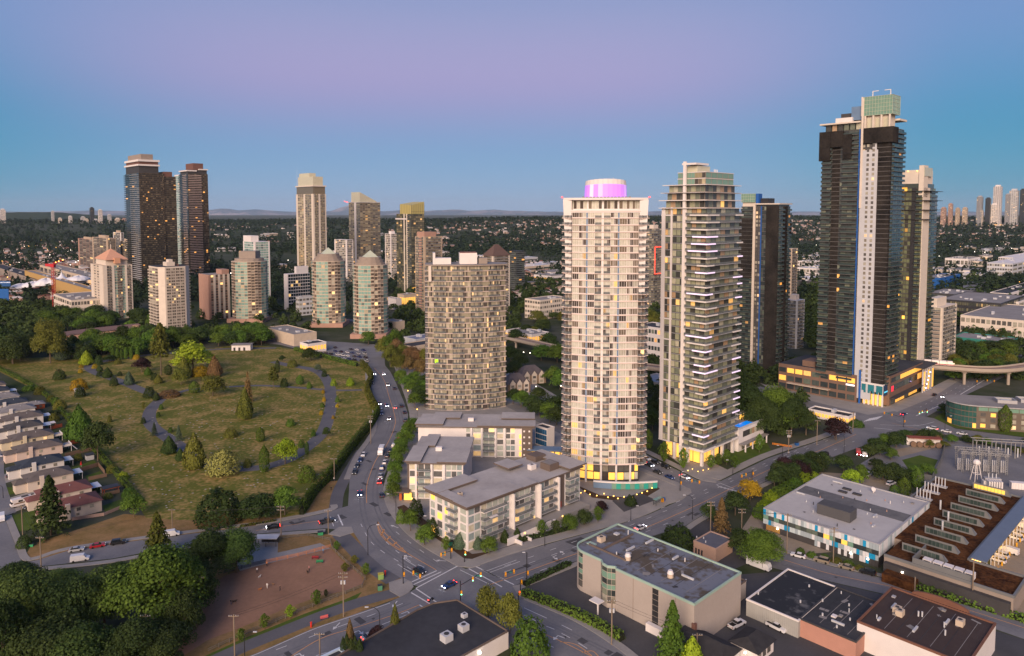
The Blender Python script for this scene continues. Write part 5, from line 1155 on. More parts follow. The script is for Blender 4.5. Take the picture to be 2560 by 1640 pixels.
# ---------------------------------------------------------------- office with blue, grey and white panels
def panel_office():
 L_ = Low('panel_office','two storey office with blue, grey and white panel walls and pale roof','building',(2197.7,1363),7.4,1909,2323,wall=m_char,roof=mat('pale_roof',(.36,.35,.35),.9,col2=(.46,.45,.445),s1=.06,s2=.5),pm=m_grey,parapet=.35)
 lu,lv,h = L_.lu,L_.lv,L_.h; r = random.Random(5)
 pm = [mat('panel_white',(.62,.63,.66),.5,.05),mat('panel_grey',(.30,.36,.40),.5,.05),mat('panel_blue',(.01,.26,.50),.5,.08),mat('panel_pale',(.46,.54,.57),.5,.05)]
 n = 40
 def col(k): return pm[2] if r.random() < .2 else (pm[0] if r.random() < .45 else (pm[3] if r.random() < .5 else pm[1]))
 for k in range(n):
  w = lv/n; y = w*(k+.5)
  part(L_.e,'panel',col(k),-.08,y,5.5,.16,w*.95,1.95); part(L_.e,'panel',col(k),-.08,y,2.2,.16,w*.95,1.7)
  if k % 2 == 0: part(L_.e,'window',p_D if r.random() < .7 else (m_gglass if r.random() < .6 else p_litd),-.06,y+w*.5,3.95,.12,w*1.9,1.5)
  if k < 22: part(L_.e,'panel',m_char if r.random() < .5 else col(k),-.08,y,.3,.16,w*.95,1.85)
 for k in range(26):
  w = lu/26; part(L_.e,'panel',col(k) if k % 3 else pm[0],w*(k+.5),-.08,3.4,w*.93,.16,4.0)
 b = MB(); b.box(lu*.5,lu*.66,lv*.02,lv*.98,h,h+.05); b.build('dark_roof_band',mat('dark_roof_band',(.09,.09,.095),.9,col2=(.16,.16,.165),s1=.3,s2=2),L_.e,rz=0)
 L_.box('plant_box',m_grey,lu*.16,lu*.30,lv*.36,lv*.63,h+.06,h+3.4) if False else L_.box('plant_box',mat('plant_grey',(.075,.075,.08),.7,.06),lu*.2,lu*.32,lv*.33,lv*.62,h+.06,h+3.6)
 for (x,y) in ((.5,.75),(.62,.6),(.7,.42),(.8,.3),(.45,.3),(.6,.2),(.85,.55),(.3,.2),(.35,.8)): part(L_.e,'roof_pipe',m_lgrey if (x*100) % 2 else m_pinkb,lu*x,lv*y,h,.5,.5,.8,shape='cone')
 e = part(L_.e,'satellite_dish',m_whitep,lu*.9,lv*.45,h,.3,.3,1.0,shape='cyl'); d = obj('dish',unit('frust',m_whitep),L_.e,(lu*.9,lv*.45,h+1.3),0,(2.0,2.0,.5),rot=(radians(60),0,radians(-20)))
 for (x,y) in ((.72,.62),(.75,.5),(.8,.62)): L_.box('roof_rack',m_char,lu*x,lu*x+1.5,lv*y,lv*y+3,h,h+.5)
 for y in (.08,.22,.86): part(L_.e,'wall_lamp',m_lampw,-.35,lv*y,1.7,.35,.5,.35)
 for (x,y) in ((.12,.25),(.15,.7),(.5,.45),(.82,.8),(.6,.85)): L_.box('roof_drain',m_char,lu*x,lu*x+.7,lv*y,lv*y+.7,h,h+.06)
 L_.box('lit_ground_wall',mat('painted_wall_light',(.35,.2,.06),.7),-.05,.02,lv*.84,lv*.97,.2,2.2)  # warm lamp light on the low wall put into an ochre sheet
 return L_
PO = panel_office()
# ---------------------------------------------------------------- green roof depot
def depot():
 p0 = G(2534,1494,5.6); p0.z = 0
 e = thing('green_roof_depot','wide low depot with rusty planted roof and rows of slanted skylights','building',p0,GA)
 m_sed = mat('sedum_roof',(.028,.012,.007),.95,col2=(.13,.055,.020),s1=.22,s2=1.3,sharp=(.38,.66),f2=.5,spec=.05); m_dz = mat('zinc_grey',(.15,.155,.16),.6,.08)
 h = 5.6; b = MB(); b.box(0,15.4,0,34,0,h,0,1); b.build('wall',[m_taupe,m_sed],e); b = MB(); b.box(15.42,86,15,36.9,0,h-.03,0,1); b.build('wall',[m_taupe,m_sed],e); b = MB(); b.box(55.5,86,36.92,44,0,h-.06,0,1); b.build('wall',[m_taupe,m_sed],e)
 b = MB()
 for (x0,x1,y0,y1) in ((-.2,.3,-.2,34),(.3,15.4,-.25,.3),(15.1,15.6,.3,14.6),(15.6,86.2,14.7,15.2),(85.6,86.2,15.2,44),(55.3,85.6,43.6,44.2),(55.2,55.7,37.2,43.6)): b.box(x0,x1,y0,y1,h-.2,h+.6)
 b.build('parapet',m_dz,e)
 m_skg = pane('skylight_glass',[(.5,(.035,.055,.052)),(.5,(.06,.085,.08))],litfrac=.0)
 for k in range(9):
  x = 17.5+(k-1)*9.4; n = 9; y0,y1 = (18.2,30.6) if k else (19,31.5)
  q = MB(); q.prism([(x,y0),(x+2.4,y0),(x+2.4,y1),(x,y1)],h,0,z1s=[h+2.6,h+1.4,h+1.4,h+2.6]); q.v = [(v[0],v[1]+(1.3 if (v[1] == y0 and v[2] > 6) else 0),v[2]) for v in q.v]; q.build('skylight',m_dz,e)
  for j in range(n): part(e,'skylight_pane',emit('yellow_skylight',(1,.55,.1),.45) if k == 8 else m_skg,x-.04,y0+1.8+(y1-y0-2.2)*(j+.5)/n,h+.5,.1,(y1-y0-2.2)/n*.9,1.5)
 for k in range(3):
  part(e,'flue_base',m_grey,58+k*9,40.3,h,1.8,5.6,.5)
  for j in range(5-k//2): part(e,'flue',m_lgrey,58+k*9,38.2+j*1.1,h,.4,.4,3.8,shape='cyl')
 for (x,y) in ((33,27),(43,28),(52,33)): part(e,'chimney_pipe',m_lgrey,x,y,h,.6,.6,3.4,shape='cyl')
 part(e,'screen_wall',m_dz,.3,18,h,.3,16,2.2); part(e,'screen_wall',m_dz,6.5,26,h,12,.3,2.2); part(e,'front_wall',m_char,-1.0,17,0,1.8,33,4.2)
 for k in range(5): part(e,'air_unit',m_whitep,3.6,11.5+k*2.8,h,2.2,2.4,1.8); part(e,'air_unit_grille',m_char,2.47,11.5+k*2.8,h+.3,.1,1.7,1.2)
 part(e,'wall_lamp',m_lampw,-2.1,28,3.0,.35,.5,.35); part(e,'lower_roof',m_sed,-4.0,28,0,4.2,9,2.6)
 q = MB(); q.prism([(15.8,10.2),(86,10.2),(86,14.5),(15.8,14.5)],6.3,6.7); q.build('yard_canopy',mat('blue_grey_metal',(.17,.20,.25),.45,.08,metal=.3),e)
 for k in range(14): part(e,'yellow_bollard',mat('safety_yellow',(.55,.30,.02),.6),18+k*4.8,9.6,0,.5,.5,1.3,shape='cyl'); part(e,'canopy_post',m_lgrey,18+k*4.8,10.6,0,.25,.25,6.3)
 for k in range(12): part(e,'bay_door',emit('warm_bay_light',(1.0,.52,.13),3.0),19+k*5.6,14.85,.3,4.2,.12,4.4)
 return e
depot()
# ---------------------------------------------------------------- dark roofed shops on the industrial street
m_corr = mat('corrugated_grey',(.33,.33,.32),.7,.1)
L_ = Low('black_roof_shop','flat black roofed shop with white edge and grey stained patches','building',(1996,1554),4.6,1866,2094,wall=m_corr,roof=mat('stained_black_roof',(.018,.021,.028),.85,col2=(.11,.11,.115),s1=.09,s2=.5,sharp=(.52,.60)),pm=m_whitep,parapet=.3)
for k in range(26): L_.box('wall_rib',m_corr,-.1,.0,L_.lv*(k+.5)/26-.05,L_.lv*(k+.5)/26+.05,.1,4.3)
vent(L_,5,14,4.6,.9); vent(L_,9,20,4.6,.7); L_.box('white_awning',m_whitep,L_.lu*.78,L_.lu*1.0,-.2,.1,3.0,4.7)
wS = Low('black_roof_shop','flat black roofed shop with salmon side wall between pale edged and brown roofed shops','building',(2140,1606),4.8,1998,2226,wall=mat('salmon_wall',(.42,.22,.17),.85,.08),roof=m_roofd,pm=m_char,parapet=.25)
for (x,y) in ((3,6),(6,11),(9,5),(13,14),(16,8),(8,18),(18,20)): vent(wS,x,y,4.8,.7,.45)
wS.box('roof_hatch',m_whitep,7,8.4,8,9.2,4.8,5.2)
bS = Low('brown_roof_shop','white walled shop with wide dark brown roof and arched parapet, bottom right corner','building',(2420,1665),7.0,2143,None,lu=along(G(2143,1571,7.0),UU,2231),wall=m_whitep,roof=mat('brown_roof',(.040,.026,.024),.9,col2=(.06,.042,.038),s1=.08,s2=.6),pm=mat('rust_trim',(.16,.075,.05),.8),parapet=.4)
for (x,y) in ((.5,.78),(.46,.74),(.72,.25)): rtu(bS,bS.lu*x,bS.lv*y,7.0,m_beige,1.3)
for (x,y) in ((.58,.6),(.6,.57),(.55,.35),(.4,.3)): vent(bS,bS.lu*x,bS.lv*y,7.0,1.4)
b = MB()
for i in range(10): a0,a1 = pi*i/10,pi*(i+1)/10; b.prism([(bS.lu+.1,bS.lv*.52-7*cos(a0)),(bS.lu+.7,bS.lv*.52-7*cos(a0)),(bS.lu+.7,bS.lv*.52-7*cos(a1)),(bS.lu+.1,bS.lv*.52-7*cos(a1))],6,0,z1s=[7.4+1.6*sin(a0)]*2+[7.4+1.6*sin(a1)]*2)
b.build('arched_parapet',mat('rust_trim',(.16,.075,.05),.8),bS.e)
# bottom middle black roof
pr = G(1271,1579,4.6); pr.z = 0; lvb = along(G(1271,1579,4.6),VV,1143)
pN = pr-UU*44
e = thing('black_roof_store','black flat roofed store with white side wall at the bottom of the crossing','building',pN,GA)
b = MB(); pts = [(0,0),(44,0),(44,lvb),(38,lvb+3.2),(33,lvb+3.6),(0,lvb-.5)]; b.prism(pts,0,4.6,0,1); b.build('wall',[m_whitep,m_roofd],e)
b = MB()
for i in range(len(pts)): P,Q = Vector(pts[i]),Vector(pts[(i+1) % len(pts)]); d = Q-P; ln = d.length; d.normalize(); b.obox(P,d,Vector((-d.y,d.x)),ln,.3,4.45,4.95)
b.build('parapet',m_fasc,e)
for (x,y,s_) in ((30,8,1.8),(36,8.5,1.6),(40,13,1.0),(15,6,1.5)): q = part(e,'roof_unit',m_lgrey,x,y,4.6,1.4*s_,1.3*s_,1.0*s_); obj('fan',unit('cyl',m_char),q,(0,0,1.0),0,(.55,.6,.05))
part(e,'wall_lamp',m_lampw,34,-.3,3.2,.5,.4,.4)
for k in range(6): part(e,'window',p_W,3+5*k,-.05,1.0,3.2,.12,1.8)
pk = G(849,1622,4.0); pk.z = 0
e = thing('pale_edged_hut','small flat roofed building with pale blue edge cut by the bottom frame','building',pk-UU*16-VV*12,GA)
b = MB(); b.box(0,16,0,12,0,3.9,0,1); b.build('wall',[m_whitep,m_roofd],e); b = MB()
for q in ((-.3,16.3,-.3,.4),(-.3,16.3,11.6,12.3),(-.3,.4,.4,11.6),(15.6,16.3,.4,11.6)): b.box(*q,3.8,4.3)
b.build('parapet',mat('pale_blue_trim',(.45,.55,.66),.6,.05),e); part(e,'roof_patch',m_grey,8,6,3.9,9,6,.06)
# hip roofed cafe bottom right
def cafe():
 p = G(1848,1712); e = thing('dark_roof_cottage','white cottage with two dark shingled roofs and brick chimneys at the bottom edge','house',p,GA)
 m_sh = mat('dark_shingle',(.018,.018,.021),.9,col2=(.04,.039,.042),s1=.6,s2=4)
 def gab(x0,x1,y0,y1,h,r,ax):
  b = MB(); b.box(x0+.6,x1-.6,y0+.6,y1-.6,0,h,0);
  if ax == 'x': A,B = (x0+2.5,(y0+y1)/2,h+r),(x1-2.5,(y0+y1)/2,h+r)
  else: A,B = ((x0+x1)/2,y0+2.0,h+r),((x0+x1)/2,y1-2.5,h+r)
  q = [(x0,y0,h),(x1,y0,h),(x1,y1,h),(x0,y1,h)]
  if ax == 'x': fs = ((q[0],q[1],B,A),(q[1],q[2],B),(q[2],q[3],A,B),(q[3],q[0],A))
  else: fs = ((q[0],q[1],A),(q[1],q[2],B,A),(q[2],q[3],B),(q[3],q[0],A,B))
  rb = MB()
  for f in fs: (rb.quad if len(f) == 4 else rb.tri)(*f)
  rb.quad(q[3],q[2],q[1],q[0])
  b.build('wall',m_whitep,e); rb.build('roof',m_sh,e)
 gab(-2,9,4,20,3.2,2.6,'y'); gab(9.3,19,0,8.5,3.2,2.0,'x')
 for (x,y) in ((1.5,19),(4,15)): part(e,'chimney',m_brick,x,y,3,1.0,1.0,4.2)
 for k in range(4): part(e,'window',p_W,-1.45,6+3.2*k,1.0,.12,2.0,1.4)
 for k in range(3): part(e,'window',p_W,11+2.4*k,.55,1.0,1.6,.12,1.4)
 part(e,'porch_lamp',m_lampw,8.6,3.2,2.6,.4,.4,.4)
cafe()
# ---------------------------------------------------------------- office with rounded glass end, right
def round_office():
 p = G(2440,1072); h = 12.0; rz = radians(-16)
 e = thing('round_end_office','brown office building with rounded green glass end and flat grey roof','building',p,rz)
 n = 10; r = 11; pts = [(r*(-sin(pi*i/n)),11-11*cos(pi*i/n)) for i in range(n+1)]; pts = [(60,0),(60,22)]+pts[::-1]
 b = MB(); b.prism(pts,0,h,0,1); b.build('wall',[mat('brown_brick',(.13,.105,.085),.85,.1),m_roofg],e)
 b = MB(); b.prism(offs(pts,.9),h,h+.5,0,1); b.build('roof_slab',[m_grey,m_roofg],e)
 for i in range(2,len(pts)-1):
  P,Q = Vector(pts[i]),Vector(pts[i+1]); d = Q-P; ln = d.length; d.normalize(); nn = Vector((d.y,-d.x)); c = (P+Q)/2+nn*.05
  for f in range(4):
   for j in range(2): cc = P+d*(ln*(j+.5)/2)+nn*.05; part(e,'curved_window',p_litd if f == 0 and (i+j) % 4 == 0 else mat('green_office_glass',(.03,.09,.08),.1,.25,spec=.7),cc.x,cc.y,.4+2.9*f,ln/2*.9,.14,2.4,atan2(d.y,d.x))
 for f in range(4):
  for k in range(12):
   top = f == 3; part(e,'window',p_litd if (k*3+f*5) % 13 == 0 else (m_gglass if top else p_W),3+4.6*k,-.03,1.0+2.9*f,4.3 if top else 2.3,.12,1.9)
 for (x,y,a,c) in ((12,8,9,6),(24,12,12,7),(40,11,9,5)):
  b = MB(); b.box(x,x+a,y,y+.5,h+.5,h+2.2); b.box(x,x+a,y+c,y+c+.5,h+.5,h+2.2); b.box(x,x+.5,y+.5,y+c,h+.5,h+2.2); b.box(x+a-.5,x+a,y+.5,y+c,h+.5,h+2.2); b.build('plant_screen',m_grey,e); part(e,'plant_unit',m_lgrey,x+a/2,y+c/2,h+.5,a*.5,c*.4,1.3)
round_office()
# small roof clutter: ducts, pipes, hatches, drains and membrane seams
def clutter(e,x0,x1,y0,y1,z,n,seed,seam=0):
 r = random.Random(seed)
 for k in range(n):
  x,y = r.uniform(x0,x1),r.uniform(y0,y1); q = r.random()
  if q < .35: part(e,'pipe_vent',r.choice([m_lgrey,m_dark,m_whitep]),x,y,z,.3,.3,r.uniform(.5,1.2),shape='cyl')
  elif q < .55: part(e,'duct',m_lgrey,x,y,z,r.uniform(1.5,4),.5,.5,r.choice([0,pi/2]))
  elif q < .75: part(e,'roof_hatch',r.choice([m_grey,m_roofg]),x,y,z,1.1,.9,.35)
  else: part(e,'puddle_stain',r.choice([m_dark,m_roofg]),x,y,z,r.uniform(.8,2.6),r.uniform(.6,1.6),.02,r.uniform(0,3))
 for k in range(seam): part(e,'membrane_seam',m_roofd if k % 2 else m_roofg,(x0+x1)/2,y0+(y1-y0)*(k+.5)/seam,z,x1-x0,.12,.03)
clutter(WH.e,4,WH.lu-2,3,WH.lv,12,16,1,7); clutter(wS.e,2,wS.lu-2,2,wS.lv-2,4.8,10,2,6); clutter(bS.e,2,bS.lu-2,2,bS.lv-2,7,14,3,8); clutter(PO.e,3,PO.lu-3,3,PO.lv-3,7.46,16,4,0)
# ================================================================ houses along the cemetery
m_hw = [mat('house_cream',(.55,.47,.40),.8,.06),mat('house_white',(.60,.57,.55),.8,.06),mat('house_pink',(.58,.46,.40),.8,.06),mat('house_yellow',(.58,.50,.36),.8,.06)]
m_hr = [mat('roof_red_shingle',(.15,.062,.055),.9,.2,s2=3),mat('roof_brown_shingle',(.115,.098,.09),.9,.2,s2=3),mat('roof_navy_shingle',(.035,.045,.062),.9,.2,s2=3),mat('roof_grey_shingle',(.20,.19,.19),.9,.2,s2=3),mat('roof_charcoal_shingle',(.065,.062,.062),.9,.2,s2=3)]
m_wood = mat('cedar_fence',(.17,.11,.075),.9,.2); m_redw = mat('red_fence',(.30,.07,.03),.85,.15)
def house(pxr,pyr,lu,lv,wall,roof,label,eave=4.4,rise=2.2,patio=False,deck=False,chim=True,name='terraced_house'):
 p = G(pxr,pyr,eave); p.z = 0; o = p-UU*lu
 e = thing(name,label,'house',o,GA,'houses in a row beside the cemetery')
 b = MB(); b.box(0,lu,0,lv,0,eave); b.build('wall',wall,e)
 q = [(-.6,-.6,eave-.05),(lu+.6,-.6,eave-.05),(lu+.6,lv+.6,eave-.05),(-.6,lv+.6,eave-.05)]; A,B = (lv*.5,lv/2,eave+rise),(lu-lv*.45,lv/2,eave+rise)
 rb = MB(); rb.quad(q[0],q[1],B,A); rb.tri(q[1],q[2],B); rb.quad(q[2],q[3],A,B); rb.tri(q[3],q[0],A); rb.quad(q[3],q[2],q[1],q[0])
 # front wing
 rb.quad((-4.5,1,eave-.7),(.4,1,eave-.7),(.4,lv*.35,eave+.7),(-3.0,lv*.35,eave+.7)); rb.quad((-4.5,lv*.68,eave-.7),(-3,lv*.35,eave+.7),(.4,lv*.35,eave+.7),(.4,lv*.68,eave-.7)); rb.tri((-4.5,1,eave-.7),(-3,lv*.35,eave+.7),(-4.5,lv*.68,eave-.7))
 r = rb.build('roof',roof,e)
 b = MB(); b.box(-4.0,-.02,1.4,lv*.64,0,eave-.72); b.build('front_wing',wall,e)
 rr = random.Random(int(pyr));
 for k in range(3): part(e,'window',p_W,lu*(.25+.27*k),-.03,eave-2.0,1.3,.12,1.2)
 part(e,'window',p_W,lu*.5,-.03,.7,1.0,.12,.9); part(e,'window',p_W,lu+.03,lv*.3,eave-2.3,.12,2.2,1.6); part(e,'patio_door',p_W,lu+.03,lv*.7,.3,.12,2.4,2.1)
 if chim: obj('chimney',unit('box',wall),r,(lu*.3,-.35,0),0,(1.5,.8,eave+1.5))
 part(e,'roof_pipe',m_lgrey,lu*.6,lv*.3,eave+.9,.2,.2,1.0,shape='cyl'); part(e,'skylight',m_lgrey,lu*.75,lv*.25,eave+.75,.9,.8,.12)
 if patio: part(e,'patio_cover',mat('white_patio_roof',(.50,.55,.62),.5,.05),lu+2.2,lv*.5,2.9,3.8,lv*.6,.15); [part(e,'patio_post',m_whitep,lu+3.9,lv*y,0,.15,.15,2.9) for y in (.25,.75)]
 if deck:
  part(e,'deck',m_grey,lu+2.0,lv*.35,2.6,4.0,lv*.6,.2); [part(e,'deck_rail',m_whitep,lu+3.9,lv*.35,2.8,.1,lv*.6,.95),part(e,'deck_rail',m_whitep,lu+2,lv*.06,2.8,4,.1,.95),part(e,'deck_post',m_whitep,lu+3.8,lv*.1,0,.18,.18,2.6),part(e,'deck_post',m_whitep,lu+3.8,lv*.6,0,.18,.18,2.6)]
  for k in range(6): part(e,'stair_tread',m_whitep,lu+4.3+.35*k,lv*.1,2.4-.4*k,.34,1.0,.12)
 return e
HS = [((254,1249),16,11,0,0,'dark red roofed house at the near end of the row, nearest the side street',0,0),
      ((229,1217),17,11,0,0,'dark red roofed house behind the tall spruce, second from the near end',1,0),
      ((183,1181),16,11,0,1,'brown roofed cream house with white patio cover, third from the near end',1,0),
      ((160,1149),16,11,1,2,'navy roofed white house with square chimney, fourth from the near end',1,0),
      ((156,1110),18,11,2,1,'brown roofed pink house with white raised deck and stairs',0,1),
      ((134,1084),17,11,3,1,'brown roofed pale yellow house with long eave beside the pink house',0,1),
      ((107,1061),15,11,1,4,'grey roofed white house with red edged pergola behind it',1,0),
      ((108,1037),17,11,1,1,'brown roofed white house with conservatory at its garden end',1,0),
      ((88,1019),16,11,1,3,'pale grey roofed house in the middle of the row',0,0),
      ((70,1003),16,11,1,2,'navy roofed house beside the red walled grey garage',0,0),
      ((48,989),16,11,1,3,'pale grey roofed house near the far end of the row',0,0),
      ((24,974),15,11,1,2,'dark roofed house with pale patio roof near the far end of the row',1,0),
      ((14,960),15,11,0,1,'brown roofed house at the far end of the row by the hedge',0,0)]
for (q,lu,lv,w,rf,lb,pt,dk) in HS: house(q[0],q[1],lu,lv,m_hw[w],m_hr[rf],lb,patio=bool(pt),deck=bool(dk))
house(112,1008,10,8,m_redw,m_hr[3],'low grey roofed garage with red wall by the cemetery hedge',eave=2.8,rise=1.5,chim=False,name='garage')
# garden fences, sheds, yards
def fence(pix,h,m,label,name='garden_fence',post=2.4):
 P = [G(x,y) for x,y in pix]; e = thing(name,label,'fence',P[0])
 for a,c in zip(P,P[1:]):
  d = c-a; n = max(1,int(d.length/post)); ang = atan2(d.y,d.x)
  for k in range(n):
   q = a+d*((k+.5)/n)-P[0]; part(e,'fence_panel',m,q.x,q.y,.1,d.length/n*.96,.08,h,ang); q2 = a+d*(k/n)-P[0]; part(e,'post',m,q2.x,q2.y,0,.14,.14,h+.15,ang)
 return e
fence([(163,1143),(232,1126)],1.8,m_wood,'grey wooden fence between the navy roofed and pink house gardens'); fence([(165,1115),(212,1103)],1.8,m_redw,'red stained fence behind the pink house')
fence([(200,1180),(246,1166),(262,1186)],1.8,m_wood,'wooden fence round the green garden plot'); fence([(222,1202),(268,1192)],1.6,m_wood,'wooden fence behind the second red roofed house'); fence([(254,1243),(300,1232)],1.4,m_wood,'low wooden fence beside the red pergola'); fence([(180,1302),(260,1290),(312,1268)],1.2,mat('pink_wall',(.36,.25,.21),.85),'long low pinkish garden wall below the red roofed house',name='garden_wall')
fence([(125,1075),(156,1067)],1.8,m_redw,'short red fence with white end post behind the grey roofed house')
flat('garden_lawn',[(180,1170),(235,1150),(246,1164),(195,1180)],m_grass,.034); flat('garden_lawn',[(212,1190),(250,1178),(262,1190),(225,1203)],m_grass,.034); flat('garden_lawn',[(255,1265),(312,1245),(330,1268),(265,1283)],m_grass,.034); flat('garden_lawn',[(0,1218),(66,1218),(70,1226),(0,1243)],m_grass,.034); flat('driveway',[(2,1252),(95,1222),(120,1245),(15,1290)],m_walk,.036); flat('driveway',[(-5,1190),(60,1172),(66,1192),(0,1212)],m_walk,.036); flat('driveway',[(-5,1140),(40,1120),(46,1136),(0,1152)],m_walk,.036)
flat('front_lawn',[(22,1290),(90,1275),(110,1320),(36,1330)],m_grass,.034)
e = thing('garden_shed','small dark garden shed with white front behind the navy roofed house','shed',G(217,1152),GA); part(e,'wall',m_lgrey,1.5,1.5,0,3,3,2.2); part(e,'roof',m_dark,1.5,1.5,2.2,3.5,3.5,.3)
e = thing('pergola','red framed garden pergola with dark roof behind the near red roofed house','pergola',G(262,1240),GA); part(e,'roof',m_dark,2.5,1.8,2.6,6,4,.25); [part(e,'post',m_redw,x,y,0,.2,.2,2.6) for x in (0,5) for y in (.2,3.4)]; part(e,'beam',m_redw,2.5,-.1,2.35,6,.15,.25)
e = thing('pergola','red edged pergola with white roof behind the grey roofed house','pergola',G(112,1074),GA); part(e,'roof',m_whitep,2.5,1.8,2.6,5,4,.25); [part(e,'post',m_redw,x,y,0,.2,.2,2.6) for x in (0,5) for y in (.2,3.4)]
e = thing('garden_parasol','closed red parasol on the green garden lawn','parasol',G(203,1167)); part(e,'pole',m_whitep,0,0,0,.1,.1,2.5,shape='cyl'); part(e,'canopy',mat('red_canvas',(.5,.02,.02),.8),0,0,.9,.9,.9,1.7,shape='cone')
# gabled brown villas between curved and flared towers
def villa(px,py,w,d,h,label):
 p = G(px,py); e = thing('gabled_villa',label,'house',p,radians(20),'brown gabled villas by the back street'); wl = mat('villa_tan',(.26,.185,.13),.85,.1); rf = mat('villa_roof',(.145,.12,.115),.9,.15)
 b = MB(); b.box(0,w,0,d,0,h); b.build('wall',wl,e)
 q = [(-.6,-.6,h),(w+.6,-.6,h),(w+.6,d+.6,h),(-.6,d+.6,h)]; A,B = (w*.3,d*.55,h+5),(w*.7,d*.55,h+5); rb = MB(); rb.quad(q[0],q[1],B,A); rb.tri(q[1],q[2],B); rb.quad(q[2],q[3],A,B); rb.tri(q[3],q[0],A); r = rb.build('roof',rf,e)
 for k in range(3):
  x = w*(.2+.3*k); g = MB(); g.tri((x-2,-.7,h),(x+2,-.7,h),(x,-.7,h+2.8)); g.quad((x-2.3,-.9,h-.2),(x,-.9,h+3.1),(x,3.4,h+3.1),(x-2.3,1,h-.2)); g.quad((x,-.9,h+3.1),(x+2.3,-.9,h-.2),(x+2.3,1,h-.2),(x,3.4,h+3.1)); g.m = [0,1,1]; g.build('gable',[m_cream,rf],e); part(e,'bay',m_cream,x,-.35,0,3.4,.7,h); [part(e,'window',p_W,x,-.72,z,2.0,.1,1.5) for z in (1,h-2.2)]
villa(1305,962,17,14,6,'brown villa with triple gables and hipped roof, right of two'); villa(1270,985,15,14,6,'brown gabled villa partly hidden by the curved tower, left of two')
# ================================================================ low buildings of the middle distance
def lowblk(name,label,N_,l,r,yt,wall,roof=m_roofg,pan=None,nb=(6,6),floors=1,cat='building',lit=None):
 t = grid_tower(name,label,cat,N_,l,r,yt,(wall,None,pan or p_W,wall,m_rail),[[(1,'w',nb[0],(.28,.2,.12))] if pan else None,None,None,[(1,'w',nb[1],(.28,.2,.12))] if pan else None],fh=max(3.0,zat(G(*N_),yt)/floors),top=roof)
 b = MB(); lu,lv,h = t.lu,t.lv,t.h
 for q in ((-.1,lu+.1,-.1,.4),(-.1,lu+.1,lv-.4,lv+.1),(-.1,.4,.4,lv-.4),(lu-.4,lu+.1,.4,lv-.4)): b.box(*q,h-.1,h+.6)
 b.build('parapet',wall,t.e)
 rr = random.Random(int(N_[0]))
 for k in range(min(8,int(lu*lv/350)+1)): t.block('roof_unit',m_lgrey,*(lambda x,y: (x,x+rr.uniform(1.5,4),y,y+rr.uniform(1.5,3.5)))(rr.uniform(.1,.8)*lu,rr.uniform(.1,.8)*lv),h,h+rr.uniform(1,2.2))
 t.done(); return t
m_ochre = mat('ochre_wall_far',(.42,.27,.10),.8,.08); m_azure = mat('azure_wall',(.01,.09,.32),.7,.08); m_teal = mat('teal_wall',(.03,.20,.17),.7,.1)
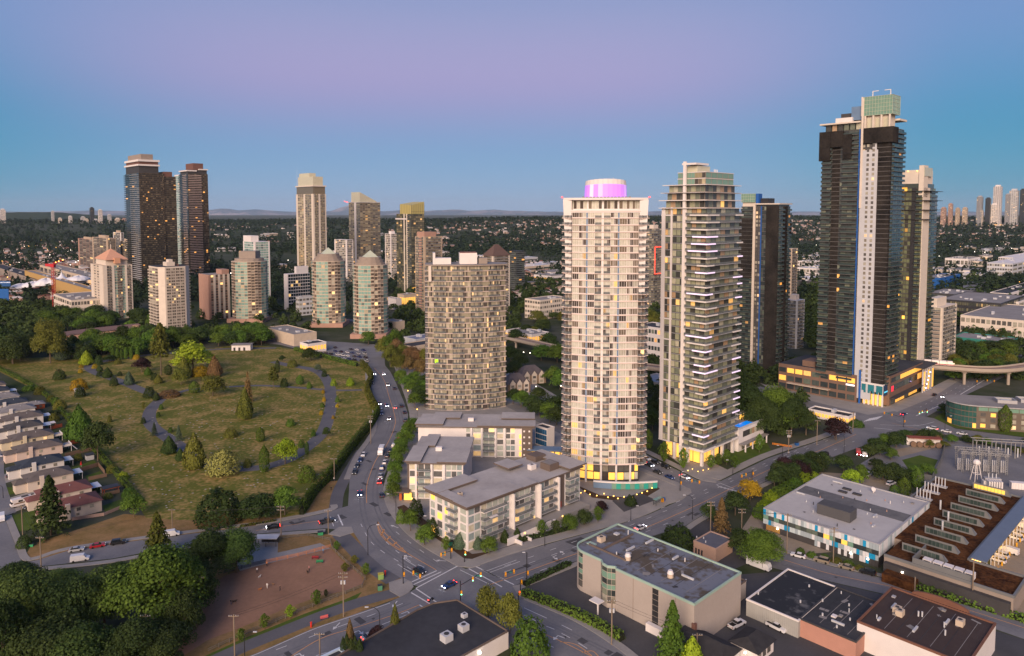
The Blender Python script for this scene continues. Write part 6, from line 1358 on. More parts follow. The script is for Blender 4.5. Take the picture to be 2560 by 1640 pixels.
BL = [('ochre_mall_hall','long ochre walled mall hall with blue stripe left of the white tents',(235,775),-60,262,728,m_ochre,m_roofg,None,(6,6),1),
      ('mall_roof_block','broad grey roofed mall block behind the white tents',(250,728),60,300,700,m_beige,m_roofg,p_W,(8,12),1),
      ('dark_mall_block','dark flat roofed mall block at the left edge behind blue sign',(90,725),-80,130,700,m_taupe,m_roofd,None,(6,6),1),
      ('white_civic_block','white three storey civic block with lit windows left of the peach roofed tower',(180,802),136,300,752,m_cream,m_roofg,p_W,(16,8),3),
      ('white_low_office','white low office with window bands in front of the pointed towers',(748,790),740,800,745,m_lgrey,m_roofg,p_W,(6,4),4),
      ('long_shop_block','long beige shop block with grey roof beside the parking lot',(735,866),664,792,838,m_beige,m_roofg,None,(8,6),1),
      ('corner_shop','small white fronted shop with dark roof by the parking lot',(770,884),750,816,862,m_whitep,m_roofd,p_litd,(6,3),1),
      ('grey_roof_hall','low hall with grey sloping roof left of the curved tower',(1030,905),1000,1110,868,m_beige,m_roofd,None,(6,4),1),
      ('blue_roof_hall','wide blue grey roofed hall behind the boulevard trees',(1040,880),1010,1120,850,m_lgrey,mat('blue_grey_roof',(.16,.18,.25),.7,.1),None,(6,4),1),
      ('red_fronted_dealer','low showroom with glowing red sign band between curved and flared towers',(1330,862),1262,1372,838,m_whitep,m_roofg,p_litd,(6,9),1),
      ('white_strip_office','white office with dark window strips between flared and framed towers',(1650,905),1590,1690,822,m_whitep,m_roofd,p_D,(8,8),4),
      ('grey_roof_depot','grey flat roofed depot right of the flared tower base',(1640,985),1590,1690,958,m_grey,mat('pale_blue_roof',(.22,.25,.30),.8,.1),None,(4,4),1),
      ('cream_condo_row','cream mid rise apartments with hipped grey roof left of the flared tower',(1350,800),1312,1420,752,m_cream,m_roofg,p_W,(14,6),4),
      ('teal_shed','teal metal shed below the tan strip building on the right',(2520,882),2380,2545,858,m_teal,m_roofg,None,(6,6),1),
      ('tan_strip_building','long tan commercial strip with lit shopfronts on the right',(2700,862),2400,2760,816,m_cream,m_roofg,p_W,(6,22),2),
      ('black_glass_office','long black glass office with gold lit windows on the right',(2500,805),2345,2560,760,m_dark,m_roofg,p_N,(4,26),3),
      ('dark_roof_office','dark flat roofed office block behind the cream tower',(2400,768),2316,2440,738,m_char,m_roofg,p_D,(5,10),2),
      ('white_warehouse','white warehouse with blue doors near the highway curve',(2520,762),2474,2640,735,m_whitep,m_roofd,p_D,(6,5),1),
      ('white_row_offices','white row of small offices with lit fronts at the right edge',(2545,790),2510,2660,756,m_whitep,m_lgrey,p_W,(9,5),2),
      ('blue_box_store','bright blue box store with red sign on the right',(2350,722),2306,2400,696,m_azure,m_roofg,None,(5,5),1),
      ('stepped_condos','stepped white condominium with vertical lit strip far right',(2530,700),2466,2620,660,m_lgrey,m_whitep,p_W,(8,10),4),
      ('hospital_block','white institutional block above the stepped condominium',(2540,668),2495,2680,645,m_whitep,m_whitep,p_W,(10,8),3),
      ('blue_lit_dealer','white showroom with blue lit sign among far trees on the right',(2420,668),2362,2450,648,m_whitep,m_roofg,p_W,(6,6),1),
      ('flat_store','wide low store with pale roof edge among trees right of the stepped tower',(2380,690),2308,2410,676,m_cream,m_roofg,None,(6,6),1),
      ('white_plaza_block','white plaza block with arches right of the tan brick tower',(2040,700),1990,2062,672,m_whitep,m_lgrey,p_W,(6,6),2),
      ('white_stacked_block','white stacked office behind the plaza block',(2030,672),1992,2050,655,m_whitep,m_whitep,p_W,(6,6),2),
      ('dark_glass_hall','dark glass hall behind the short grey balcony block',(2050,735),1990,2064,706,m_char,m_roofg,p_D,(6,8),2),
      ('brick_red_block','small red block at the edge of the far woods left of netted tower',(2056,628),2050,2064,604,mat('brick_red',(.25,.05,.04),.8),m_roofg,None,(3,3),1),
      ('white_far_depot','white far depot left of the slender tower',(560,600),535,572,587,m_whitep,m_whitep,None,(3,3),1),
      ('gallery_block','low building with lit tall columns below the olive tower',(1010,770),994,1042,738,m_beige,m_roofg,p_lit,(8,6),1),
      ('white_low_store','white low store with green sign left of the gallery block',(990,775),964,1004,748,m_whitep,m_roofg,None,(3,3),1),
      ('lit_diner','low dark roofed store with lit white front opposite the mall podium',(2122,1062),2020,2138,1044,m_whitep,m_roofd,p_litd,(4,12),1),
      ('signed_retail_block','retail block with glowing white sign right of the pointed towers',(990,830),962,1012,806,m_beige,m_roofg,None,(3,3),1)]
for q in BL: lowblk(*q)
# ramp roofed long hall behind the cemetery trees
e = thing('long_brown_roof_hall','long low hall with curved brown roof behind the cemetery trees','building',G(150,850),radians(14)); wL = 62
b = MB()
for k in range(8): x0,x1 = wL*k/8,wL*(k+1)/8; z0,z1 = 5+5.5*(k/8)**.8,5+5.5*((k+1)/8)**.8; b.quad((x0,-1,z0-2),(x1,-1,z1-2),(x1,9,z1+.8),(x0,9,z0+.8)); b.quad((x0,9,z0+.8),(x1,9,z1+.8),(x1,18,z1-1),(x0,18,z0-1))
b.build('roof',mat('rust_roof',(.13,.085,.08),.8,.1),e); b = MB(); b.prism([(0,0),(wL,0),(wL,17),(0,17)],0,0,z1s=[3,8,8,3]); b.build('wall',m_pinkb,e); part(e,'end_tower',m_pinkb,wL-1,4,0,5,7,10.5)
for k in range(5): part(e,'end_window',p_K,wL-6+1.1*k,-.1,5.5,.9,.12,2.2)
# white tents of the mall
def tents():
 e = thing('white_tent_roof','white peaked fabric tent roof over the mall','tent',G(150,735)); m_ = mat('white_fabric',(.66,.66,.70),.7,.05); s = mpp(G(150,735)); p0 = G(150,735)
 def tent(px,pyt,pyb,w,d,peak):
  c = G(px,735)-p0; zb,zt = zat(G(px,735),pyb),zat(G(px,735),pyt); n,k2 = 16,6; b = MB()
  for j in range(k2+1):
   f = j/k2; rr = (1-f)**(2.2 if peak else .8) if j < k2 else .02
   if not peak: rr = sqrt(max(0,1-f*f))
   for i in range(n): a = 2*pi*i/n; b.v.append((c.x+w*s/2*max(rr,.03)*cos(a),c.y+d*max(rr,.03)*sin(a),zb+(zt-zb)*f*(1 if peak else (.9+.1*cos(4*a)))))
  for j in range(k2):
   for i in range(n): b.f.append((j*n+i,j*n+(i+1) % n,(j+1)*n+(i+1) % n,(j+1)*n+i)); b.m.append(0)
  b.build('tent_canopy',m_,e,smooth=False)
 tent(156,676,702,44,14,True)
 for (x,yt,yb,w) in ((55,708,718,46),(85,702,716,50),(118,694,712,52),(145,693,710,44),(185,692,706,52),(200,688,700,48)): tent(x,yt,yb,w,16,False)
tents()
def crane():
 p = G(137,778); e = thing('tower_crane','red lattice tower crane with raised jib beside the mall','crane',p); zt = zat(p,668); m_ = mat('crane_red',(.45,.02,.03),.6,.1); w = 1.3
 b = MB()
 for (x,y) in ((-w,-w),(w,-w),(w,w),(-w,w)): b.tube((x,y,0),(x,y,zt),.28,4)
 n = int(zt/3.5)
 for k in range(n):
  z0,z1 = zt*k/n,zt*(k+1)/n; b.tube((-w,-w,z0),(w,-w,z1),.16,4); b.tube((w,-w,z0),(w,w,z1),.16,4); b.tube((w,w,z0),(-w,w,z1),.16,4); b.tube((-w,w,z0),(-w,-w,z1),.16,4)
 b.build('mast',m_,e); part(e,'cab',m_,0,0,zt,4,4,4); jb = MB(); tip = Vector(((158-137)*mpp(p),3,zat(p,651)))
 for dz in (0,1.6): jb.tube((0,0,zt+3+dz),tip,.35,4)
 for k in range(10): a = Vector((0,0,zt+3)).lerp(tip,k/10); c = Vector((0,0,zt+4.6)).lerp(tip,(k+1)/10); jb.tube(a,c,.2,4)
 jb.build('jib',m_,e); part(e,'counterweight',m_,-5,0,zt+1,6,3,3);
 for f in (.3,.6,1.0): q = Vector((0,0,zt+4)).lerp(tip,f); part(e,'warning_lamp',m_lampo,q.x,q.y,q.z,.9,.9,.9)
crane()
# blue shop sign on the mall
e = thing('blue_store_sign','blue store sign with white lettering at the left edge of the mall','sign',G(2,740),0); s_ = mpp(G(2,740)); zz = zat(G(2,740),716)
part(e,'board',mat('deep_blue_sign',(.01,.07,.22),.6,.08),13*s_,0,zz,26*s_,.8,14*s_)
fc = bpy.data.curves.new('lettering','FONT'); fc.body = 'LONDON DRUGS'; fc.size = 3.6*s_*.9; fc.align_x = 'CENTER'; fc.materials.append(emit('sign_white',(.9,.92,1),.8)); fo = bpy.data.objects.new('font_source',fc); C.objects.link(fo); bpy.context.view_layer.update(); fm = bpy.data.meshes.new_from_object(fo.evaluated_get(bpy.context.evaluated_depsgraph_get())); bpy.data.objects.remove(fo); obj('lettering',fm,e,(13*s_,-.5,zz+9*s_),rot=(pi/2,0,0))
# blue and white patch of the mall wall
part(thing('blue_hoarding','bright blue hoarding wall at the left edge of the mall','wall',G(0,768)),'board',m_azure,12*mpp(G(0,768)),-1,0,26*mpp(G(0,768)),.6,zat(G(0,768),722))
# ---------------------------------------------------------------- elevated railway
def guideway(pix,zdeck,label,w=4.6,pil=28):
 P = smooth([G(x,y) for x,y in pix],6); o = P[0].copy(); e = thing('elevated_guideway',label,'guideway',o); Q = [p-o for p in P]; mc = mat('guideway_concrete',(.34,.29,.245),.85,.08)
 b = MB(); ribbon(Q,w,w,zdeck-1.1,b,0,h=1.1); b.build('deck',mc,e); b = MB(); ribbon(Q,w*.55,w*.55,zdeck-2.3,b,0,h=1.2); b.build('girder',mc,e)
 b = MB(); ribbon(Q,w,-w+.3,zdeck,b,0,h=.9); ribbon(Q,-w+.3,w,zdeck,b,0,h=.9); b.build('parapet',mc,e); b = MB()
 for o_ in (-2.6,-1.2,1.2,2.6): ribbon(Q,o_+.1,-o_+.1,zdeck+.05,b,0,h=.15)
 b.build('rail',m_brick,e); acc = 0
 for a,c in zip(Q,Q[1:]):
  acc += (c-a).length
  if acc > pil: part(e,'pillar',mc,a.x,a.y,0,1.8,1.8,zdeck-2.3,shape='cyl'); part(e,'pillar_head',mc,a.x,a.y,zdeck-3.4,3.4,3.4,1.1,shape='frust'); acc = 0
 return e
guideway([(2290,952),(2340,955),(2400,960),(2460,964),(2520,962),(2600,950),(2720,930)],11.0,'curving concrete railway guideway crossing the avenue on the right')
guideway([(1240,862),(1290,873),(1340,885),(1400,900),(1500,925),(1600,945),(1720,960)],9.0,'concrete railway guideway passing between curved and flared towers')
def train():
 pa,pb = G(2312,953),G(2388,959.5); d = pb-pa; e = thing('light_rail_train','white and red light rail train leaving the station on the guideway','train',pa+Vector((0,2,11.25)),atan2(d.y,d.x)); n = 4; ln = d.length/n
 for k in range(n):
  b = MB(); prof = [(-1.35,.4),(1.35,.4),(1.4,2.4),(1.0,3.3),(-1.0,3.3),(-1.4,2.4)]
  x0,x1 = ln*k+.25,ln*(k+1)-.05; nose = .9 if k == n-1 else 0
  for i in range(6):
   j = (i+1) % 6; b.quad((x0,*prof[i]),(x1-(nose if prof[i][1] > 2 else 0),*prof[i]),(x1-(nose if prof[j][1] > 2 else 0),*prof[j]),(x0,*prof[j]))
  b.f.append(tuple(len(b.v)+i for i in range(6))); b.m.append(0); b.v += [(x1-(nose if y[1] > 2 else 0),*y) for y in prof]
  c = b.build('carriage',m_whitep,e)
  for j in range(5): part(e,'window',m_lampo if False else emit('train_window',(1,.75,.5),.55),x0+ln*(.12+.19*j),-1.44,1.5,ln*.13,.08,.9)
  part(e,'red_stripe',mat('train_red',(.4,.03,.04),.5),(x0+x1)/2,-1.43,.7,ln*.9,.06,.5)
train()
e = thing('station_structure','steel and glass station end with lilac lamps under the guideway','station',G(2312,985),GA)
for k in range(5): part(e,'column',m_lgrey,2+4*k,2,0,.7,.7,16); part(e,'glass_panel',p_litd if k % 2 == 0 else m_yglass,4+4*k,1.8,1,3.2,.2,12)
part(e,'roof',m_char,10,6,16,26,12,.6)
for k in range(5): part(e,'lamp',emit('lilac_lamp',(.6,.45,1),5),3+2*k,.5,3+2.2*k,.5,.5,.5)
# substation frame yard
def substation():
 p = G(2400,1180); e = thing('substation_frame','grey steel substation frame with rows of insulators','substation',p,radians(-12)); st = mat('galvanised_steel',(.27,.27,.275),.6,.08,metal=.3)
 for k in range(6):
  x = 3.4*k+1
  for y in (0,7): b = MB(); b.tube((x-.4,y,0),(x-.4,y,9),.14,4); b.tube((x+.4,y,0),(x+.4,y,9),.14,4); [b.tube((x-.4,y,z),(x+.4,y,z+1),.08,4) for z in range(0,9)]; b.build('lattice_post',st,e)
  b = MB(); b.tube((x,0,9),(x,7,9),.16,4); b.tube((x,0,8.2),(x,7,8.2),.16,4); [b.tube((x,j*.9,8.2),(x,j*.9+.9,9),.08,4) for j in range(8)]; b.build('lattice_beam',st,e)
  for j in range(3): part(e,'insulator',m_lgrey,x-.8+.8*j,3.2,3.0,.5,.5,2.2,shape='cyl'); part(e,'breaker',m_grey,x-.8+.8*j,3.2,0,.6,.6,3.0)
 for y in (0,3.5,7): b = MB(); b.tube((0,y,9),(19,y,9),.16,4); b.tube((0,y,8.2),(19,y,8.2),.14,4); [b.tube((j*.95,y,8.2),(j*.95+.95,y,9),.08,4) for j in range(20)]; b.build('lattice_beam',st,e)
 fr = thing('substation_frame','second grey busbar frame behind the rows of insulators','substation',G(2440,1140),radians(-12))
 for k in range(7): part(fr,'post',st,4*k,0,0,.35,.35,7); part(fr,'post',st,4*k,4,0,.35,.35,7); part(fr,'busbar',st,4*k,2,7,.3,5,.3); part(fr,'insulator',m_lgrey,4*k+2,2,0,.6,.6,4.2,shape='cyl')
 for y in (0,4): part(fr,'busbar',st,12,y,7.3,26,.3,.3)
 e2 = thing('transformer','white transformer with cooling tanks near the water tower frame','transformer',G(2470,1222),radians(-12))
 for k in range(6): part(e2,'cooling_fin',m_whitep,.9*k,0,.4,.6,3,3.2)
 part(e2,'tank',m_grey,2.4,2.4,.3,6,2,3.6); [part(e2,'bushing',m_lgrey,1+1.4*k,2.4,3.9,.4,.4,1.8,shape='cyl') for k in range(3)]
 e3 = thing('water_tank_stand','white round tank on a splayed steel stand in the substation yard','tank',G(2440,1202)); b = MB()
 for a in range(4): b.tube((2.2*cos(pi/4+a*pi/2),2.2*sin(pi/4+a*pi/2),0),(.9*cos(pi/4+a*pi/2),.9*sin(pi/4+a*pi/2),7),.16,4)
 [b.tube((1.6*cos(pi/4+a*pi/2),1.6*sin(pi/4+a*pi/2),3.2),(1.6*cos(pi/4+(a+1)*pi/2),1.6*sin(pi/4+(a+1)*pi/2),3.2),.12,4) for a in range(4)]; b.build('stand',m_whitep,e3); obj('tank',unit('ball',m_whitep),e3,(0,0,6.6),0,(3.0,3.0,2.6))
 for i,(x,y,lb) in enumerate(((2480,1218,'white container beside the transformer in the substation yard'),(2550,1222,'white container at the right edge of the substation yard'))): e4 = thing('container',lb,'container',G(x,y),radians(-14)); part(e4,'box',m_whitep,0,0,.1,7,2.5,2.6); [part(e4,'rib',m_lgrey,-3+1.0*k,-1.27,.2,.12,.06,2.3) for k in range(7)]
 e5 = thing('cable_drum_store','row of wooden cable drums under a white and red shed','shed',G(2275,1117),radians(-10)); part(e5,'roof',mat('rust_sheet',(.22,.06,.04),.8),7,2.5,4.0,15,4,.3); part(e5,'wall',m_whitep,7,3.2,0,15,.4,4.0)
 for k in range(5): dr = obj('cable_drum',unit('cyl20',m_wood),e5,(1.5+2.8*k,.8,1.4),0,(2.6,2.6,1.2),rot=(pi/2,0,0))
substation()
fence([(2170,1165),(2225,1185),(2330,1202),(2352,1158),(2362,1118)],2.2,mat('mesh_fence',(.13,.135,.14),.8),'grey mesh fence round the substation yard',name='yard_fence',post=3)
# ================================================================ vehicles
def paint(name,c): return mat('car_'+name,c,.28,.04,spec=.6,s1=2,s2=9)
CP = dict(white=paint('white',(.62,.62,.64)),silver=paint('silver',(.34,.35,.37)),black=paint('black',(.013,.013,.016)),dark=paint('dark',(.03,.033,.04)),blue=paint('blue',(.015,.04,.14)),red=paint('red',(.33,.012,.018)),tan=paint('tan',(.24,.20,.15)),green=paint('green',(.012,.04,.035)))
m_tyre = mat('tyre_rubber',(.012,.012,.012),.9); m_cglass = mat('car_glass',(.012,.015,.02),.06,.2,spec=.8); m_head = emit('headlight_faint',(.7,.7,.75),.25); m_headon = emit('headlight_on',(.95,.93,1.0),14); m_tailon = emit('tail_light_on',(1.0,.03,.02),7); m_tail = mat('tail_light',(.25,.01,.01),.3)  # faint glow is put into headlights that are not switched on
VT = dict(
 sedan=dict(L=4.6,W=1.8,body=[(0,.3),(0,.72),(.25,.9),(1.25,.98),(3.75,1.0),(4.45,.92),(4.6,.62),(4.6,.3)],cab=[(1.15,.96),(1.95,1.44),(3.2,1.44),(4.0,.96)]),
 suv=dict(L=4.7,W=1.9,body=[(0,.35),(0,.85),(.2,1.02),(1.15,1.1),(4.55,1.12),(4.7,.8),(4.7,.35)],cab=[(1.1,1.08),(1.75,1.72),(4.25,1.72),(4.6,1.1)]),
 van=dict(L=5.4,W=2.0,body=[(0,.35),(0,.95),(.9,1.2),(1.5,2.1),(5.35,2.15),(5.4,.35)],cab=[(1.0,1.25),(1.52,2.0),(2.6,2.0),(2.6,1.3)]),
 pickup=dict(L=5.6,W=1.95,body=[(0,.4),(0,.95),(.2,1.08),(1.5,1.15),(5.55,1.15),(5.6,.8),(5.6,.4)],cab=[(1.4,1.12),(2.05,1.8),(3.3,1.8),(3.6,1.12)]),
 truck=dict(L=7.5,W=2.3,body=[(0,.5),(0,1.5),(.5,2.5),(1.9,2.55),(1.95,.9),(7.5,.9),(7.5,.5)],cab=[(.05,1.55),(.52,2.42),(1.3,2.42),(1.3,1.55)]))
_vm = {}
def vmesh(kind,col):
 k = (kind,col)
 if k in _vm: return _vm[k]
 d = VT[kind]; W = d['W']/2; b = MB(); L2 = d['L']/2
 def ext(prof,w0,w1,mi=0,zref=None):
  n = len(prof); k0 = len(b.v); zs = [z for _,z in prof]; zmid = (min(zs)+max(zs))/2
  for s in (-1,1): b.v += [(L2-x,s*(w1 if z > zmid else w0),z) for x,z in prof]
  b.f.append(tuple(k0+i for i in range(n))); b.m.append(mi); b.f.append(tuple(k0+2*n-1-i for i in range(n))); b.m.append(mi)
  for i in range(n): j = (i+1) % n; b.f.append((k0+i,k0+n+i,k0+n+j,k0+j)); b.m.append(mi)
 ext(d['body'],W,W*(.96 if kind != 'van' else .92))
 if kind == 'pickup': b.box(L2-5.4,L2-3.75,-W*.8,W*.8,1.16,1.165,1)
 body = b.mesh('body_'+kind+col,[CP[col],m_tyre]); b = MB(); cb = d['cab']
 ext(cb,W*.97 if kind == 'van' else W*.93,W*.93 if kind == 'van' else W*.74); glass = b.mesh('glass_'+kind,m_cglass)
 b = MB(); (x1,z1),(x2,z2) = cb[1],cb[2]; b.box(L2-x2-.02,L2-x1+.02,-W*.74,W*.74,z1-.02,z1+.05); roof = b.mesh('roof_'+kind+col,CP[col])
 _vm[k] = (body,glass,roof); return _vm[k]
_wm = MB(); _wm.tube((0,-.11,0),(0,.11,0),.34,9); _wm = _wm.mesh('wheel',m_tyre)
CATS = dict(sedan='car',suv='car',van='van',pickup='pickup',truck='truck')
def car(px,py,hx,hy,kind,col,label,lights=0,group=None,simple=False,z=.06):
 """vehicle at photo pixel (ground), heading towards pixel (hx, hy)"""
 p = G(px,py); q = G(hx,hy); d = q-p; p.z = z; ang = atan2(d.y,d.x); k = VT[kind]; L2 = k['L']/2; W = k['W']/2
 e = thing({'sedan': 'car','suv': 'car','van': 'van','pickup': 'pickup_truck','truck': 'box_truck'}[kind],label,CATS[kind],p,ang,group)
 body,glass,roof = vmesh(kind,col)
 obj('body',body,e); obj('window',glass,e)
 if kind != 'van': obj('roof',roof,e)
 if kind == 'truck': part(e,'cargo_box',CP['white'],L2-4.8,0,.9,5.4,2.35,2.3)
 for x in (L2-.95,-L2+.95):
  for s in (-1,1): obj('wheel',_wm,e,(x,s*(W-.1),.34))
 for s in (-1,1):
  part(e,'headlight',m_headon if lights else m_head,L2-.02,s*W*.72,.62,.14,.36,.2); part(e,'tail_light',m_tailon if lights else m_tail,-L2+.02,s*W*.74,.68,.12,.32,.24)
 return e
g1,g2,g3,g4 = 'cars parked along the boulevard','cars driving on the boulevard','cars on the tower street','vans in the depot yard'
UP = lambda x,y: (x+6,y-20)
for (x,y,hx,hy,k,c,lb) in [(887,1183,880,1200,'suv','dark','dark car parked on the left kerb of the boulevard, nearest of four'),(893,1167,885,1183,'sedan','dark','dark car parked on the left kerb, second from the white one'),(901,1153,893,1167,'sedan','blue','dark blue car parked just below the white car on the left kerb'),(909,1139,901,1153,'sedan','white','white car at the top of the four cars parked on the left kerb'),
 (951,1192,954,1174,'sedan','silver','silver car at the near end of the right kerb row'),(955,1174,961,1158,'suv','blue','blue car second from the near end of the right kerb row'),(962,1158,969,1141,'sedan','white','white car third from the near end of the right kerb row'),(969,1142,977,1129,'sedan','dark','dark car parked in front of the white van on the right kerb'),(977,1129,985,1117,'sedan','black','black car parked behind the tree shadow on the right kerb'),(985,1117,992,1105,'suv','white','white car half hidden by the kerb trees on the right'),(1000,1094,1007,1079,'sedan','red','red car parked beside the kerb trees on the right'),(1007,1079,1012,1065,'suv','white','white car parked at the bend of the right kerb'),(1013,1053,1013,1033,'suv','dark','dark car parked at the widest bend of the right kerb'),(1011,1033,1007,1018,'sedan','black','black small car parked above the bend on the right'),(1003,1017,998,1000,'suv','black','black car parked beside the red braking car'),(986,973,980,955,'sedan','dark','dark car parked alone near the top of the boulevard'),(931,959,935,980,'suv','dark','dark car parked at the hedge near the top of the boulevard'),(954,1036,955,1050,'suv','blue','dark blue car in the left lane below the white one'),(951,1022,954,1036,'sedan','white','white car in the left lane by the hedge'),(954,1241,951,1225,'sedan','dark','dark car parked near the apartment entrance')]:
 car(x,y,hx,hy,k,c,lb,0,g1)
for (x,y,hx,hy,k,c,lb) in [(973,1049,972,1062,'sedan','tan','car with bright warm headlights coming down the bend'),(967,1016,971,1030,'sedan','blue','blue car with lilac headlights beside the braking car'),(988,1021,986,1005,'sedan','silver','car with red tail lights climbing the boulevard'),(949,1011,952,1025,'sedan','dark','dark car with headlights by the hedge bend'),(969,964,974,980,'suv','tan','car with yellow headlights near the hedge top'),(959,937,963,950,'sedan','white','pale car with lit lamps at the top of the boulevard, right lane'),(936,936,940,950,'sedan','white','car with wide bright headlights at the top of the boulevard, left lane'),(899,1237,899,1255,'sedan','blue','blue car with bright lilac headlights nearing the side street'),(949,1207,952,1190,'sedan','red','car with red tail lights beside the coloured panel apartments')]:
 car(x,y,hx,hy,k,c,lb,1,g2)
car(953,1134,946,1150,'truck','white','white box truck driving down the boulevard',0)
for (x,y,hx,hy,k,c,lb,l_) in [(817,1307,850,1300,'pickup','dark','dark pickup with red tail lights waiting at the side street mouth',1),(683,1321,650,1326,'sedan','black','black car with lit lamps driving left along the side street',1),(1049,1431,1080,1448,'sedan','black','black car waiting at the stop line of the big crossing',0),(1123,1467,1095,1480,'sedan','blue','dark blue car with bright headlights turning in the crossing',1),(925,1596,960,1582,'sedan','silver','silver car with red tail lights behind the purple tree',1),(1601,1323,1640,1308,'sedan','white','white car with red tail lights on the avenue above the warehouse',1),
 (191,1378,230,1372,'sedan','silver','silver car parked on the side street, left of the red one',0),(244,1368,285,1361,'sedan','red','bright red car parked on the side street',0),(296,1360,330,1355,'suv','black','black car parked on the side street, right of the red one',0),(200,1402,240,1396,'van','white','white panel van parked on the near side of the side street',0),(428,1340,460,1335,'van','white','white van half hidden behind the dark side street trees',0),(77,1270,40,1282,'suv','black','black car on the driveway beside the camper',0),(31,1192,60,1180,'suv','dark','dark car on the driveway with a bright garage lamp',0),(12,1140,40,1128,'sedan','silver','silver car on a driveway at the left edge',0),(4,1300,4,1330,'van','white','white van cut by the left frame edge',0),
 (1996,1393,1960,1384,'sedan','white','white car parked at the top of the industrial street',0),(2054,1405,2020,1396,'suv','tan','tan car parked below the blue panel office',0),(2116,1422,2080,1411,'sedan','tan','beige saloon parked third along the industrial street',0),(2169,1435,2130,1424,'suv','black','black car parked fourth along the industrial street',0),(2233,1451,2200,1440,'pickup','green','dark green pickup parked last along the industrial street',0),(1897,1420,1930,1432,'truck','white','white box truck beside the warehouse annex',0),(1941,1573,1965,1585,'pickup','white','white tow truck in the yard with scrap bikes behind it',0),(1842,1566,1862,1556,'pickup','white','white pickup beside the yellow bed in the yard',0),
 (2227,1212,2245,1205,'suv','white','white car alone in the gravel lot behind the panel office',0),(2170,1190,2180,1180,'pickup','white','white pickup under trees in the gravel lot',0),(2146,1136,2150,1150,'van','red','red and white van with lit lamps beside the avenue',1),(2161,1139,2166,1152,'van','white','white van with red stripe beside the avenue',1),(2061,1140,2030,1150,'suv','black','black car with red lights leaving the gravel lot',1),(2259,1038,2280,1030,'sedan','blue','car with lilac headlights in the far crossing',1),(2331,1074,2300,1067,'suv','white','white patrol car with lit lamps on the cross road',1),(2366,1081,2340,1076,'sedan','white','white car second in the queue on the cross road',0),(2405,1087,2380,1082,'sedan','white','white car last in the queue on the cross road',0),(2359,994,2340,1004,'sedan','silver','car with blue white headlights on the avenue beyond the crossing',1),(2336,989,2350,980,'sedan','black','black car at the kerb beside the mall podium',0)]:
 car(x,y,hx,hy,k,c,lb,l_)
for (x,y,k,c,lb,l_) in [(1616,1149,'sedan','white','white car at the top of the tower street',0),(1623,1165,'sedan','dark','dark car with red tail lights on the tower street',1),(1639,1158,'sedan','black','black car parked second on the tower street kerb',0),(1664,1170,'suv','black','black car parked third on the tower street kerb',0),(1644,1183,'sedan','dark','dark car waiting beside the blue one on the tower street',0),(1674,1196,'sedan','blue','blue car nearest the tower street crossing',0),(1711,1196,'sedan','white','white car turning out of the tower street',1)]:
 car(x,y,x+30,y+14,k,c,lb,l_,g3)
for i,(x,y,k) in enumerate(((2494,1404,'suv'),(2501,1391,'suv'),(2523,1382,'van'),(2537,1348,'suv'),(2546,1338,'suv'),(2552,1318,'van'),(2553,1300,'suv'))):
 car(x,y,x-30,y-10,k,'white',('nearest white car in the lit depot yard','second white car in the lit depot yard','white van in the middle of the lit depot yard','white car above the gap in the depot yard','white car beside the tall van in the depot yard','tall white van near the top of the depot yard','topmost white car in the depot yard')[i],0,g4)
rr = random.Random(4); k = 0
for r_ in range(4):
 for c_ in range(9):
  x = 795+c_*14+r_*3+rr.uniform(-2,2); y = 866+r_*9+c_*1.4
  if rr.random() < .78 and x < 930: car(x,y,x-20,y-8,rr.choice(['sedan','suv','sedan','pickup']),rr.choice(['white','silver','dark','black','blue','white']),'car among the vehicles packed in the sales lot beside the hedge',0,'cars packed in the sales lot')
rr = random.Random(9)
for i in range(12): car(2395+i*5.2,706+rr.uniform(-2,2),2420+i*5,700,'sedan',rr.choice(['white','silver','dark']),'tiny car in the far lot behind the highway curve',0,'cars in the far lot by the highway')
def camper():
 p = G(59,1262); d = G(20,1272)-p; e = thing('camper','large white and tan motorhome parked on a driveway','motorhome',p,atan2(d.y,d.x)); b = MB()
 prof = [(-4.5,.5),(3.2,.5),(4.2,.6),(4.3,1.2),(3.4,2.0),(4.0,2.3),(3.9,3.1),(-4.5,3.2)]
 for s in (-1.2,1.2): b.v += [(x,s,z) for x,z in prof]
 n = len(prof); b.f = [tuple(range(n)),tuple(range(2*n-1,n-1,-1))]+[(i,n+i,n+(i+1) % n,(i+1) % n) for i in range(n)]; b.m = [0]*len(b.f); b.build('body',m_whitep,e)
 for s in (-1,1): part(e,'stripe',mat('camper_tan',(.22,.14,.08),.6),-.5,s*1.21,1.3,7.6,.04,.45); [part(e,'window',m_cglass,x,s*1.22,1.9,1.4,.04,.7) for x in (-3,-1,1.2)]; [obj('wheel',_wm,e,(x,s*1.05,.36)) for x in (-2.6,3.2)]
 part(e,'windscreen',m_cglass,3.86,0,1.3,.5,2.1,.8); part(e,'roof_unit',m_char,-.5,0,3.15,2.2,.9,.35); part(e,'roof_unit',m_char,-3,0,3.18,1,.8,.3)
camper()
e = thing('motorcycle','motorcycle with red tail light waiting in the crossing','motorcycle',G(1077,1503),radians(50)); b = MB(); b.tube((-.9,0,.5),(.7,0,.85),.2,6); b.tube((.7,0,.85),(1.0,0,.3),.08,5); b.build('frame',m_dark,e); [obj('wheel',_wm,e,(x,0,.34)) for x in (-.75,.8)]; part(e,'tail_light',m_tailon,-.95,0,.65,.15,.3,.2)
